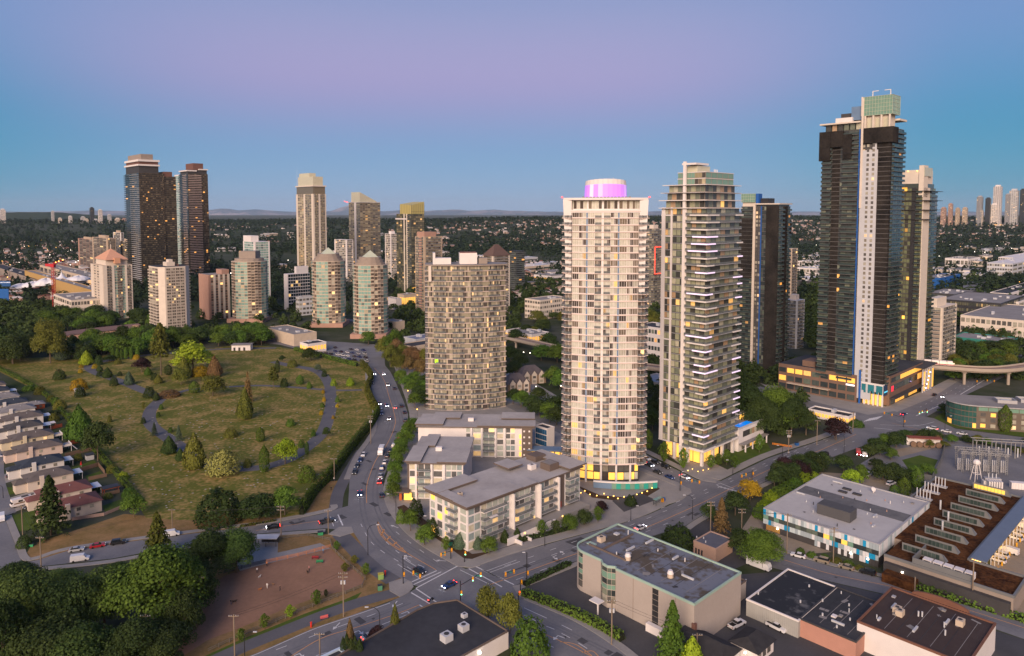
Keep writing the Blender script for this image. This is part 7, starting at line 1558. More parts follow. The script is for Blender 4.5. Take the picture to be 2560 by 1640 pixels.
# ================================================================ street furniture
m_pole = mat('dark_pole',(.018,.018,.022),.5); m_wpole = mat('weathered_wood_pole',(.20,.155,.115),.9,.15); m_yel = mat('signal_yellow',(.62,.27,.01),.5,.05)
lamp_m,_ = None,0
def street_lamp(px,py,ptop,side,label,h=None,mt=m_pole):
 p = G(px,py); h = h or max(5,zat(p,ptop)); e = thing('street_lamp',label,'street lamp',p,0,'street lamps'); b = MB(); b.tube((0,0,0),(0,0,h*.8),.13,6,r2=.09); L_ = h*.22*side; pts = [Vector((L_*(1-cos(pi/2*k/5)),0,h*.8+h*.2*sin(pi/2*k/5))) for k in range(6)]
 for a,c in zip(pts,pts[1:]): b.tube(a,c,.08,5)
 b.tube(pts[-1],pts[-1]+Vector((.7*side,0,.05)),.07,5); b.build('pole',mt,e); q = pts[-1]+Vector((1.1*side,0,-.02)); part(e,'lamp_head',m_lgrey,q.x,q.y,q.z,.95,.35,.18); return e
for a in [(920,1388,1312,1,'curved dark lamp beside the striped orange island'),(950,1613,1518,-1,'curved lamp behind the purple tree at the bottom'),(612,1652,1580,1,'lamp beside the lower cycle path'),(1731,1299,1238,-1,'curved lamp on the avenue near the dead cedar'),(1362,1366,1300,1,'thin dark lamp in front of the terraced gardens'),(1577,1303,1265,1,'thin lamp beside the driveway of the white tower'),(1983,1158,1135,-1,'curved lamp on the avenue above the dark hedge trees'),(2110,1132,1086,-1,'pale curved lamp on the avenue near the vans'),(2362,1078,1040,1,'pale lamp on the cross road beside the queue'),(1956,1140,1120,-1,'small lamp by the orange barrier'),(967,1142,1115,-1,'curved lamp beside the white box truck'),(8,1245,1222,-1,'pale lamp by the residential street'),(990,1290,1235,-1,'thin lamp beside the planted corner'),(1045,1335,1290,1,'thin lamp among the corner planting'),(1700,1228,1175,1,'dark lamp pole on the tower street corner'),(1832,1187,1150,-1,'thin dark lamp in front of the tower plaza trees'),(1983,690,670,1,'far lamp near the plaza block')]: street_lamp(*a)
def lit_post(px,py,h,label,m=m_lampw,g='lit lamp posts between the trees'):
 p = G(px,py); e = thing('lamp_post',label,'lamp post',p,0,g); part(e,'pole',m_pole,0,0,0,.14,.14,h,shape='cyl'); obj('lamp_globe',unit('ball',m),e,(0,0,h-.1),0,(.6,.6,.6))
for (x,y,h) in ((1301,1000,5),(1340,987,5),(1345,1030,5),(1402,985,5),(1309,904,7),(1325,906,7),(1610,1018,5),(1625,1021,4)): lit_post(x,y,h,'small glowing lamp post among the trees behind the white tower')
for (x,y) in ((1020,992),(1012,968),(1027,1012),(1043,1040),(1041,928),(1024,952)): lit_post(x,y,3.6,'small amber lamp post among the boulevard trees',m_lampo,'amber lamp posts along the boulevard')
def signal(px,py,ptop,arm,label,red=False,green=False,solo=False,lamp=True):
 """arm: (dx, dy) metres in the ground plane"""
 p = G(px,py); h = zat(p,ptop) if ptop else 6.0; h = min(max(h,3.2),9.5); e = thing('traffic_signal',label,'traffic light',p,0,'traffic signals'); b = MB(); b.tube((0,0,0),(0,0,h),.14,6); ha = min(h,6.2)
 heads = [(Vector((.35,-.25,2.6)),0)]
 if not solo:
  a = Vector((arm[0],arm[1],0)); b.tube((0,0,ha*.86),a+Vector((0,0,ha)),.1,5)
  heads += [(a*.98+Vector((0,-.2,ha-.9)),1),(a*.6+Vector((0,-.2,ha*.95-.9)),1)]
  if lamp and h > 7:
   d = a.normalized(); b.tube((0,0,h),(d.x*.9,d.y*.9,h+.5),.08,5); part(e,'lamp_head',m_lgrey,d.x*1.3,d.y*1.3,h+.45,.9,.35,.16)
  part(e,'street_sign',mat('sign_green',(.02,.18,.16),.5),a.x*.8,a.y*.8-.1,ha*.97-.2,1.4,.06,.3)
 b.build('pole',m_pole,e)
 for q,t in heads:
  hd = part(e,'signal_head',m_yel,q.x,q.y,q.z,.5,.4,1.25)
  mm = m_redl if red else (emit('green_signal',(.05,1,.5),5) if green else None)
  for s in (-.53,.53): obj('signal_lens',unit('box',(mm if mm else m_dark)),hd,(0,s,.68 if red else .1),0,(.6,.08,.2))
UXY = lambda d,L_: (d.x*L_,d.y*L_)
signal(1008,1460,1390,UXY(-VV,9),'yellow signal on a mast arm at the cycle path corner'); signal(1151,1508,1452,UXY(UU,8),'yellow signal on a mast arm beside the black roofed store',green=True); signal(1161,1406,1380,(0,0),'orange signal post on the apartment corner pad',green=True,solo=True); signal(1127,1398,1375,UXY(-UU,4),'pair of yellow signals above the planted corner',lamp=False); signal(1317,1457,1378,UXY(-UU,9),'mast arm signal beside the tan warehouse hedge'); signal(1301,1480,1450,(0,0),'yellow signal post at the warehouse corner',solo=True); signal(1296,1508,1490,(0,0),'red lit signal beside the warehouse hedge',red=True,solo=True); signal(1880,1202,1175,UXY(-UU,9),'mast arm signal in front of the framed tower plaza'); signal(1700,1226,1180,UXY(-VV*-1,-9),'mast arm signal at the flower bed corner'); signal(2315,1042,1020,UXY(-UU,12),'green lit signal at the far crossing',green=True); signal(2259,1068,1040,UXY(VV,10),'signal mast in the far crossing island'); signal(2440,965,945,UXY(-VV,10),'yellow signal beneath the curving guideway')
WP = []
def wood_pole(px,py,ptop,label,arms=1,tr=False):
 p = G(px,py); h = min(max(zat(p,ptop),7),15.5); e = thing('utility_pole',label,'utility pole',p,0,'wooden utility poles'); part(e,'pole',m_wpole,0,0,0,.36,.36,h,shape='frust' if False else 'cyl')
 for k in range(arms):
  part(e,'crossarm',m_wpole,0,-.15,h-.5-1.1*k,2.6,.14,.16); [part(e,'insulator',m_lgrey,x,-.15,h-.34-1.1*k,.14,.14,.25,shape='cyl') for x in (-1.15,-.6,.6,1.15)]
 if tr: [part(e,'transformer',m_lgrey,.45*s,-.1,h-3.4,.55,.55,1.0,shape='cyl') for s in (-1,1)]
 return Vector((p.x,p.y,h))
T_ = {}
for (x,y,t,lb,n,tr) in [(859,1542,1430,'tall wooden pole beside the lower cycle path',2,1),(703,1347,1264,'wooden pole at the side street by the cedar hedge',2,0),(821,1335,1274,'slim wooden pole at the side street mouth',1,0),(103,1418,1341,'wooden pole on the side street left of the silver car',1,0),(57,1338,1263,'wooden pole beside the residential street',1,0),(503,1542,1440,'wooden pole at the edge of the dog park',1,0),(368,1658,1536,'wooden pole with double crossarms among the dark trees at the bottom',3,0),(587,1642,1536,'pale wooden pole beside the lower path at the bottom',1,0),(250,1680,1622,'wooden pole top with long crossarm at the bottom edge',1,0),(431,1324,1272,'thin pole behind the side street spruce',1,0),(800,1648,1594,'wooden pole at the bottom edge in front of the avenue',1,0),(927,1110,1039,'wooden pole with transformers at the boulevard hedge',2,1),(836,1202,1145,'thin wooden pole beside the cedar hedge',1,0),(1529,1612,1499,'reddish wooden pole in front of the tan warehouse',1,1),(1776,1332,1253,'wooden pole left of the dead brown cedar',2,0),(1854,1324,1271,'wooden pole right of the dead brown cedar',2,0),(1967,1385,1284,'reddish pole in front of the blue panels',1,0),(2083,1408,1318,'wooden pole in front of the middle of the panel office',2,0),(2430,1510,1403,'thick pale pole in front of the depot',0,0),(2286,1501,1442,'thin pole behind the brown roofed shop',0,0),(1971,1135,1075,'pale pole with transformers beside the avenue trees',2,1),(2042,1113,1050,'slim pole at the avenue verge, second from the tower garden',1,0),(2086,1097,1042,'slim pole beside the dark purple tree on the avenue',1,1),(2132,1080,1030,'slim pole nearest the far crossing on the avenue',1,0),(1742,1650,1625,'pole top with crossarm in front of the dark roofed cottage',1,0)]: T_[x] = wood_pole(x,y,t,lb,n,bool(tr))
def wires(seq,label,n=3):
 P = [T_[k] for k in seq]; e = thing('power_line',label,'power line',P[0]);
 for j in range(n):
  b = MB()
  for a,c in zip(P,P[1:]):
   o = Vector((-.9+1.8*j/max(1,n-1),0,-.2-.0*j)); pv = None
   for k in range(9):
    f = k/8; q = a.lerp(c,f)+o-P[0]; q.z -= 4*f*(1-f)*min(2.2,(c-a).length*.02)
    if pv is not None: b.tube(pv,q,.035,3)
    pv = q
  b.build('wire',m_dark,e)
wires([250,368,503,703,836,927],'power wires running from the bottom left past the dog park to the boulevard'); wires([57,103],'wires between the two residential street poles',2); wires([1742,1529],'wires from the cottage pole to the reddish warehouse pole',2); wires([1776,1854,1967,2083],'wires along the gravel yard poles',3); wires([1971,2042,2086,2132],'wires along the avenue verge poles',3); wires([587,859],'wires along the lower cycle path',2); wires([103,431,703],'wires along the side street',2)
# ---------------------------------------------------------------- dog park
def rail_fence(pix,label,m,hs=(.5,1.0),step=2.6,h=1.25):
 P = [G(x,y) for x,y in pix]; e = thing('rail_fence',label,'fence',P[0])
 for a,c in zip(P,P[1:]):
  d = c-a; n = max(1,int(d.length/step)); ang = atan2(d.y,d.x)
  for k in range(n):
   q = a+d*(k/n)-P[0]; part(e,'post',m,q.x,q.y,0,.18,.18,h,ang); q = a+d*((k+.5)/n)-P[0]
   for z in hs: part(e,'rail',m,q.x,q.y,z,d.length/n,.07,.16,ang)
rail_fence([(695,1349),(770,1341),(825,1353),(830,1373),(865,1408),(913,1450),(905,1470),(843,1494),(760,1527),(666,1567),(600,1594),(520,1632)],'grey split rail fence curving round the dog park',mat('grey_rail',(.15,.13,.11),.9)); rail_fence([(666,1408),(745,1391),(827,1369)],'orange wood plank fence along the dog park paving',mat('orange_plank',(.42,.19,.10),.8),(.3,.65,1.0)); rail_fence([(560,1434),(626,1417),(666,1408)],'dark mesh gate fence at the dog park entrance',m_dark,(.2,.5,.8,1.1)); rail_fence([(640,1350),(590,1405),(560,1434)],'dark fence along the dog park entrance path',mat('dark_rail',(.05,.045,.045),.8),(.3,.6,.9))
e = thing('park_shelter','small flat white roofed shelter by the side street','shelter',G(668,1362)); s_ = mpp(G(668,1362)); part(e,'roof',m_lgrey,0,0,2.7,58*s_,3.4,.22); [part(e,'post',m_dark,x*s_,y,0,.16,.16,2.7) for x in (-26,0,26) for y in (-1.4,1.4)]; part(e,'back_screen',m_char,4*s_,1.4,.3,44*s_,.08,1.8)
def bench(px,py,ang,m,label):
 e = thing('park_bench',label,'bench',G(px,py),ang); part(e,'seat',m,0,0,.42,2.2,.5,.1); part(e,'backrest',m,0,.28,.52,2.2,.1,.5); [part(e,'leg',m_dark,x,0,0,.12,.45,.42) for x in (-.95,.95)]
bench(788,1398,.0,mat('bench_red',(.2,.02,.03),.6),'dark red bench in the dog park'); bench(799,1408,.1,mat('bench_green',(.03,.2,.09),.6),'green bench in the dog park below the red one'); bench(811,1548,.5,mat('bench_redwhite',(.5,.12,.12),.6),'red and white bench beside the lower cycle path')
def bin_(px,py,sx_,h,c,name,label,cat='bin',cap=None):
 e = thing(name,label,cat,G(px,py)); part(e,'body',mat(name+'_body',c,.6),0,0,0,sx_,sx_*.8,h,.3); part(e,'lid',cap or m_dark,0,0,h,sx_*1.08,sx_*.88,.12,.3)
bin_(950,1475,1.3,1.5,(.07,.22,.13),'utility_cabinet','green utility cabinet on the verge below the corner pad','cabinet'); bin_(952,1447,1.6,1.6,(.20,.34,.10),'green_cabinet','yellow green patterned utility box on the cycle path','cabinet',mat('yellow_lid',(.4,.35,.05),.6)); bin_(801,1337,1.8,1.1,(.04,.3,.13),'green_box','bright green utility box at the park fence','cabinet'); bin_(1127,1362,1.8,1.3,(.02,.18,.13),'teal_cabinet','teal utility box in the corner planting','cabinet'); bin_(77,1366,1.6,.9,(.04,.3,.12),'green_ground_box','bright green ground box on the side street verge','cabinet'); bin_(1992,1114,1.6,1.5,(.02,.1,.3),'blue_box','blue utility box under the avenue trees','cabinet')
for (x,y,lb) in ((778,1568,'red hydrant post beside the lower cycle path'),(963,1438,'red post beside the patterned utility box')): e = thing('red_post',lb,'bollard',G(x,y)); part(e,'body',mat('post_red',(.5,.03,.02),.5),0,0,0,.5,.5,1.3,shape='cyl'); part(e,'cap',mat('post_red',(.5,.03,.02),.5),0,0,1.3,.6,.6,.2,shape='cyl')
e = thing('bus_shelter','glass bus shelter with orange and blue boxes on the avenue','bus shelter',G(1640,1266),GA); part(e,'roof',m_gglass,2,.6,2.4,4.4,1.6,.12); [part(e,'post',m_dark,x,y,0,.1,.1,2.4) for x in (0,4) for y in (0,1.2)]; part(e,'back_glass',m_rail,2,1.2,.3,4,.06,2.0); part(e,'orange_box',m_yel,5.2,.6,0,.9,.8,1.5); part(e,'blue_box',m_azure,6.4,.8,0,.8,.8,1.4)
e = thing('road_barrier','orange road barrier at the tower garden corner','barrier',G(1955,1117),radians(-30)); [part(e,'rail',mat('barrier_orange',(.6,.2,.02),.6),0,0,z,9,.1,.3) for z in (.5,1.0)]; [part(e,'post',m_dark,x,0,0,.15,.3,1.2) for x in (-4,0,4)]
b = None
for i,(x,y) in enumerate(((1440,1228),(1452,1236),(1462,1231),(1475,1240),(1492,1243),(1510,1238),(1545,1250),(1560,1246),(1580,1249),(1592,1240),(1605,1236),(1618,1232),(1630,1224),(1636,1218),(1520,1247),(1534,1244))):
 e = thing('garden_light','low amber light in the flower bed of the white flared tower','garden light',G(x,y),0,'amber garden lights'); part(e,'stem',m_dark,0,0,0,.1,.1,.5,shape='cyl'); obj('lamp',unit('ball',m_lampo),e,(0,0,.45),0,(.5,.5,.4))
for i,(x,y) in enumerate(((1720,1180),(1731,1176),(1745,1182),(1758,1179),(1771,1176))): e = thing('garden_light','small amber path light on the framed tower plaza','garden light',G(x,y),0,'amber plaza lights'); part(e,'stem',m_dark,0,0,0,.1,.1,.5,shape='cyl'); obj('lamp',unit('ball',m_lampo),e,(0,0,.45),0,(.4,.4,.35))
# ---------------------------------------------------------------- people and dogs
def skin(name,V_,E_,Rd,mats,zcut,e_kw):
 me = bpy.data.meshes.new(name); me.from_pydata(V_,E_,[]); o = bpy.data.objects.new(name,me); C.objects.link(o)
 md = o.modifiers.new('s','SKIN');
 for i,sv in enumerate(me.skin_vertices[0].data): sv.radius = (Rd[i],Rd[i]); sv.use_root = (i == 0)
 o.modifiers.new('u','SUBSURF').levels = 1; bpy.context.view_layer.update(); nm = bpy.data.meshes.new_from_object(o.evaluated_get(bpy.context.evaluated_depsgraph_get())); bpy.data.objects.remove(o); bpy.data.meshes.remove(me)
 nm.materials.clear(); [nm.materials.append(m) for m in mats]
 for p in nm.polygons: p.material_index = zcut(p.center); p.use_smooth = True
 return obj(name,nm,None,**e_kw)
def person(px,py,ang,shirt,trous,label,lean=0.0):
 V_ = [(0,0,.95),(0,.02+lean*.3,1.2),(0,.02+lean*.6,1.45),(0,.02+lean*.7,1.55),(0,.04+lean*.8,1.72),(-.2,lean*.6,1.43),(-.28,.06+lean*.5,1.15),(-.26,.2,.95),(.2,lean*.6,1.43),(.28,.02+lean*.5,1.15),(.26,.14,.92),(-.1,0,.9),(-.12,.12,.5),(-.12,.05,.08),(.1,0,.9),(.12,-.02,.5),(.12,-.16,.08),(-.12,.2,.05),(.12,.0,.05)]
 E_ = [(0,1),(1,2),(2,3),(3,4),(2,5),(5,6),(6,7),(2,8),(8,9),(9,10),(0,11),(11,12),(12,13),(13,17),(0,14),(14,15),(15,16),(16,18)]
 Rd = [.15,.15,.17,.06,.115,.08,.055,.045,.08,.055,.045,.1,.075,.05,.1,.075,.05,.05,.05]
 sk = mat('skin_tone',(.35,.2,.14),.7); hair = mat('hair_dark',(.03,.02,.015),.8)
 return skin('person',V_,E_,Rd,[shirt,trous,sk,hair],lambda c: 3 if c.z > 1.74 else (2 if c.z > 1.52 or (abs(c.x) > .22 and c.z < 1.02) else (0 if c.z > .95 else 1)),dict(loc=G(px,py)+Vector((0,0,.04)),rz=ang,label=label,cat='person'))
cl = lambda n,c: mat('cloth_'+n,c,.9)
wh,bl,dk2,pk_,orng,jean = cl('white',(.6,.58,.56)),cl('blue',(.12,.22,.36)),cl('dark',(.02,.02,.03)),cl('pink',(.5,.22,.22)),cl('orange',(.6,.25,.12)),cl('denim',(.05,.07,.13))
for (x,y,a,s_,t_,lb) in ((808,1384,.4,bl,jean,'person in blue standing by the orange plank fence'),(773,1427,2.0,pk_,dk2,'person in pink top in the dog park below the benches'),(643,1432,1.0,wh,dk2,'person in white near the dark gate fence'),(668,1471,3,wh,wh,'person all in pale clothes in the middle of the dog park'),(700,1477,5,dk2,dk2,'person in dark clothes in the middle of the dog park'),(667,1416,.2,orng,dk2,'person in orange at the end of the plank fence'),(611,1398,0,pk_,pk_,'person in pink on the park entrance path'),(828,1226,1,dk2,dk2,'person in dark clothes on the path beside the cedar hedge'),(967,1231,0,wh,jean,'person in white on the pavement by the apartments'),(835,1203,0,wh,dk2,'person in pale top on the path above the dark clothed one'),(578,1512,2.2,dk2,jean,'person crouching beside the shepherd dog at the dog park edge')): person(x,y,a,s_,t_,lb,.3 if 'crouch' in lb else 0)
def dog(px,py,ang,c1,c2,s_,label):
 V_ = [(-.3,0,.52),(.0,0,.5),(.32,0,.54),(.5,0,.68),(.62,0,.76),(.8,0,.7),(-.55,0,.62),(-.8,0,.5),(-.26,.12,.36),(-.38,.12,.2),(-.32,.12,.03),(-.26,-.12,.36),(-.38,-.12,.2),(-.32,-.12,.03),(.3,.11,.3),(.3,.11,.03),(.3,-.11,.3),(.3,-.11,.03)]
 E_ = [(0,1),(1,2),(2,3),(3,4),(4,5),(0,6),(6,7),(0,8),(8,9),(9,10),(0,11),(11,12),(12,13),(2,14),(14,15),(2,16),(16,17)]
 Rd = [.14,.15,.17,.1,.1,.05,.05,.035,.08,.045,.035,.08,.045,.035,.06,.035,.06,.035]
 skin('dog',V_,E_,Rd,[mat('fur_'+c1[0],c1[1],.9),mat('fur_'+c2[0],c2[1],.9)],lambda c: 1 if c.z < .34 or c.x > .66 else 0,dict(loc=G(px,py)+Vector((0,0,.04)),rz=ang,sc=(s_,s_,s_),label=label,cat='dog'))
bk,tn,wt,og = ('black',(.02,.015,.012)),('tan',(.22,.12,.06)),('white',(.55,.52,.48)),('ginger',(.4,.14,.03))
dog(586,1508,.2,bk,tn,1.25,'black and tan shepherd dog at the left of the dog park'); dog(769,1433,2.2,bk,bk,1.0,'black dog beside the person in pink'); dog(649,1445,1.2,wt,wt,1.0,'white dog near the gate fence'); dog(650,1476,.4,og,og,.9,'ginger dog in the lower dog park'); dog(683,1463,3.0,tn,tn,.8,'small tan dog between the two walkers')
# ================================================================ trees and shrubs
def quads_mesh(name,P,Nrm,size,m,asp=.75,rs=None):
 """many small leaf-clump faces: centre P, normal Nrm, size"""
 rs = rs or np.random.RandomState(1); n = len(P); Nn = Nrm/np.maximum(np.linalg.norm(Nrm,axis=1,keepdims=True),1e-6)
 t = np.cross(Nn,rs.normal(size=(n,3))); t /= np.maximum(np.linalg.norm(t,axis=1,keepdims=True),1e-6); b = np.cross(Nn,t); s = np.asarray(size).reshape(-1,1)
 V = np.stack([P-t*s,P-b*s*asp+Nn*s*.25,P+t*s,P+b*s*asp+Nn*s*.25],1).reshape(-1,3)
 me = bpy.data.meshes.new(name); me.vertices.add(4*n); me.vertices.foreach_set('co',V.astype(np.float32).ravel()); me.loops.add(4*n); me.loops.foreach_set('vertex_index',np.arange(4*n,dtype=np.int32)); me.polygons.add(n); me.polygons.foreach_set('loop_start',np.arange(0,4*n,4,dtype=np.int32))
 me.materials.append(m); me.update(calc_edges=True); return me
def crown(kind,n,seed):
 """leaf positions in a unit tree: x, y within +-.5, z 0..1 (trunk included)"""
 rs = np.random.RandomState(seed); U = lambda a,b,k: rs.uniform(a,b,k)
 def sph(k): v = rs.normal(size=(k,3)); return v/np.linalg.norm(v,axis=1,keepdims=True)
 if kind == 'B':
  L_ = 26; d = sph(L_); d[:,2] = np.abs(d[:,2])*1.5-.62; rad = U(.16,.28,L_); c = d*np.array([.31,.31,.33])*U(.75,1.12,L_)[:,None]+np.array([0,0,.50])
  k = rs.randint(0,L_,n); v = sph(n); v[:,2] = np.where(v[:,2] < -.3,-v[:,2]*.5,v[:,2]); r = rad[k]*(.72+.38*rs.rand(n)**.6); P = c[k]+v*r[:,None]*np.array([.9,.9,.72]); N_ = v+rs.normal(size=(n,3))*.45+np.array([0,0,.35])
  keep = P[:,2] < 1.0; P[:,2] = np.minimum(P[:,2],1.0); return P,N_,.030
 if kind == 'S':
  v = sph(n); v[:,2] = np.abs(v[:,2]); w = 1+.10*np.sin(v[:,0]*7+seed)*np.cos(v[:,1]*6)+.06*np.sin(v[:,2]*11+v[:,0]*9); r = w*(.80+.20*rs.rand(n)**.5); P = v*r[:,None]*np.array([.5,.5,.95])+np.array([0,0,.02]); return P,v+rs.normal(size=(n,3))*.4,.042
 if kind == 'D':
  z = 1-np.sqrt(rs.rand(n)); a = U(0,2*pi,n); r = .5*np.where(z < .12,.72+z*2.2,(1-((z-.12)/.88)**1.6)); r *= (.85+.2*rs.rand(n))*(1+.10*np.sin(5*a+9*z+seed)); P = np.stack([r*np.cos(a),r*np.sin(a),.05+.95*z],1); return P,np.stack([np.cos(a),np.sin(a),np.full(n,.5)],1)+rs.normal(size=(n,3))*.4,.040
 if kind == 'K':
  z = rs.rand(n); a = U(0,2*pi,n); r = .5*np.minimum(1,np.minimum(.55+z*3,(1-z)*3.2+.08))*(.82+.22*rs.rand(n)); P = np.stack([r*np.cos(a),r*np.sin(a),.03+.96*z],1); return P,np.stack([np.cos(a),np.sin(a),np.full(n,.5)],1)+rs.normal(size=(n,3))*.4,.042
 if kind in 'CP':
  nb = 170 if kind == 'C' else 95; z0 = .10 if kind == 'C' else .36; zb = z0+(1-z0)*np.sort(rs.rand(nb))**.85; ab = np.arange(nb)*2.4+rs.rand(nb)*.6
  ln = .5*((1-(zb-z0)/(1-z0))**(.85 if kind == 'C' else .55))*U(.7,1.08,nb)+.02
  if kind == 'P': ln *= np.where(zb < .5,.75,1)
  k = rs.randint(0,nb,n); f = rs.rand(n)**.7; r = ln[k]*f; a = ab[k]+rs.normal(size=n)*.13/(.4+f); P = np.stack([r*np.cos(a),r*np.sin(a),zb[k]-(.10 if kind == 'C' else .03)*f*(ln[k]/.5)+rs.normal(size=n)*.010],1); return np.clip(P,-.55,1),np.stack([np.cos(a)*.4,np.sin(a)*.4,np.ones(n)],1)+rs.normal(size=(n,3))*.45,.034
 if kind == 'W':
  a = U(0,2*pi,n); q = rs.rand(n); r0 = .47*np.sqrt(rs.rand(n)); top = .96-.75*r0**2*1.6; st = np.round(a*9)/9+rs.normal(size=n)*.02; dr = rs.rand(n)*np.clip(top-.12,0,.7)*np.where(r0 > .2,1,.2); P = np.stack([r0*np.cos(st)*(1+.1*q),r0*np.sin(st)*(1+.1*q),top-dr],1); return P,np.stack([np.cos(a),np.sin(a),np.full(n,.5)],1)+rs.normal(size=(n,3))*.35,.034
 if kind == 'Y':
  v = sph(n); z = rs.rand(n); r = .45*np.sin(pi*np.clip(z*1.02,0,1))**.7*(.35+.65*rs.rand(n)); a = U(0,2*pi,n); r *= 1+.35*np.sin(3*a+seed+8*z); P = np.stack([r*np.cos(a),r*np.sin(a),.16+.84*z],1); return P,v+np.array([0,0,.4]),.046
NL = dict(B=3600,S=1700,D=2600,K=1500,C=3200,P=2800,W=2400,Y=1000,X=15000)
LM = dict(t=leafmat('leaf_wood',(.026,.054,.014),(.115,.180,.042)),g=leafmat('leaf_green',(0.030,0.066,0.010),(0.150,0.250,0.036)),d=leafmat('leaf_dark',(0.016,0.033,0.009),(0.074,0.112,0.030)),l=leafmat('leaf_lime',(0.114,0.193,0.009),(0.403,0.525,0.042)),y=leafmat('leaf_gold',(0.175,0.131,0.009),(0.595,0.420,0.030)),o=leafmat('leaf_olive',(0.049,0.063,0.011),(0.219,0.228,0.042)),p=leafmat('leaf_purple',(0.018,0.011,0.013),(0.070,0.035,0.039)),b=leafmat('leaf_blue',(0.035,0.063,0.039),(0.149,0.210,0.128)),r=leafmat('leaf_rust',(0.088,0.052,0.021),(0.298,0.201,0.087)),w=leafmat('leaf_willow',(0.131,0.149,0.038),(0.420,0.429,0.128)))
m_bark = mat('bark',(.085,.062,.045),.95,col2=(.15,.115,.085),s1=.8,s2=5)
_cr = {}
def crown_mesh(kind,col,var):
 k = (kind,col,var)
 if k not in _cr:
  kk = 'B' if kind == 'X' else kind; P,N_,s = crown(kk,NL[kind],10+var*7+ord(kk)); rs = np.random.RandomState(var); sz = s*(.6+.8*rs.rand(len(P)))*(.5 if kind == 'X' else .9)
  _cr[k] = quads_mesh('crown',P,N_,sz,LM[col],rs=rs)
 return _cr[k]
def trunk_mesh(kind):
 k = ('trunk',kind)
 if k not in _cr:
  b = MB(); th = .05 if kind in 'CPDK' else .045; top = {'B': .55,'X': .55,'C': .95,'P': .9,'D': .5,'K': .5,'W': .6,'Y': .7,'S': .3}[kind]; b.tube((0,0,-.01),(0,0,top*.5),th*.5,7,r2=th*.36); b.tube((0,0,top*.5),(.02,.01,top),th*.36,6,r2=th*.1)
  if kind in 'BXWY':
   for i in range(6): a = i*1.05+.3; b.tube((0,0,.22+.05*i),(.26*cos(a),.26*sin(a),.5+.05*i),th*.2,5,r2=th*.06)
  _cr[k] = b.mesh('trunk',m_bark)
 return _cr[k]
TN = dict(B='broadleaf_tree',X='broadleaf_tree',S='shrub',D='cedar_tree',K='columnar_cypress',C='spruce_tree',P='pine_tree',W='willow_tree',Y='young_tree')
TR = random.Random(21)
def tree(kind,px,py,ptop,wpx,col,label=None,group=None,base=None):
 p = base if base is not None else G(px,py); h = max(.6,zat(p,ptop)); w = wpx*mpp(p)*(1.22 if kind in 'BX' else 1.06); rz = TR.uniform(0,6.28)
 if kind == 'S':
  return obj('shrub',crown_mesh('S',col,TR.randint(0,2)),None,p,rz,(w,w,h),label=label,cat='shrub',group=group)
 e = thing(TN[kind],label,'tree',p,rz,group)
 obj('trunk',trunk_mesh(kind),e,sc=(max(w,h*.5),max(w,h*.5),h)); obj('crown',crown_mesh(kind,col,TR.randint(0,2)),e,sc=(w,w,h)); return e
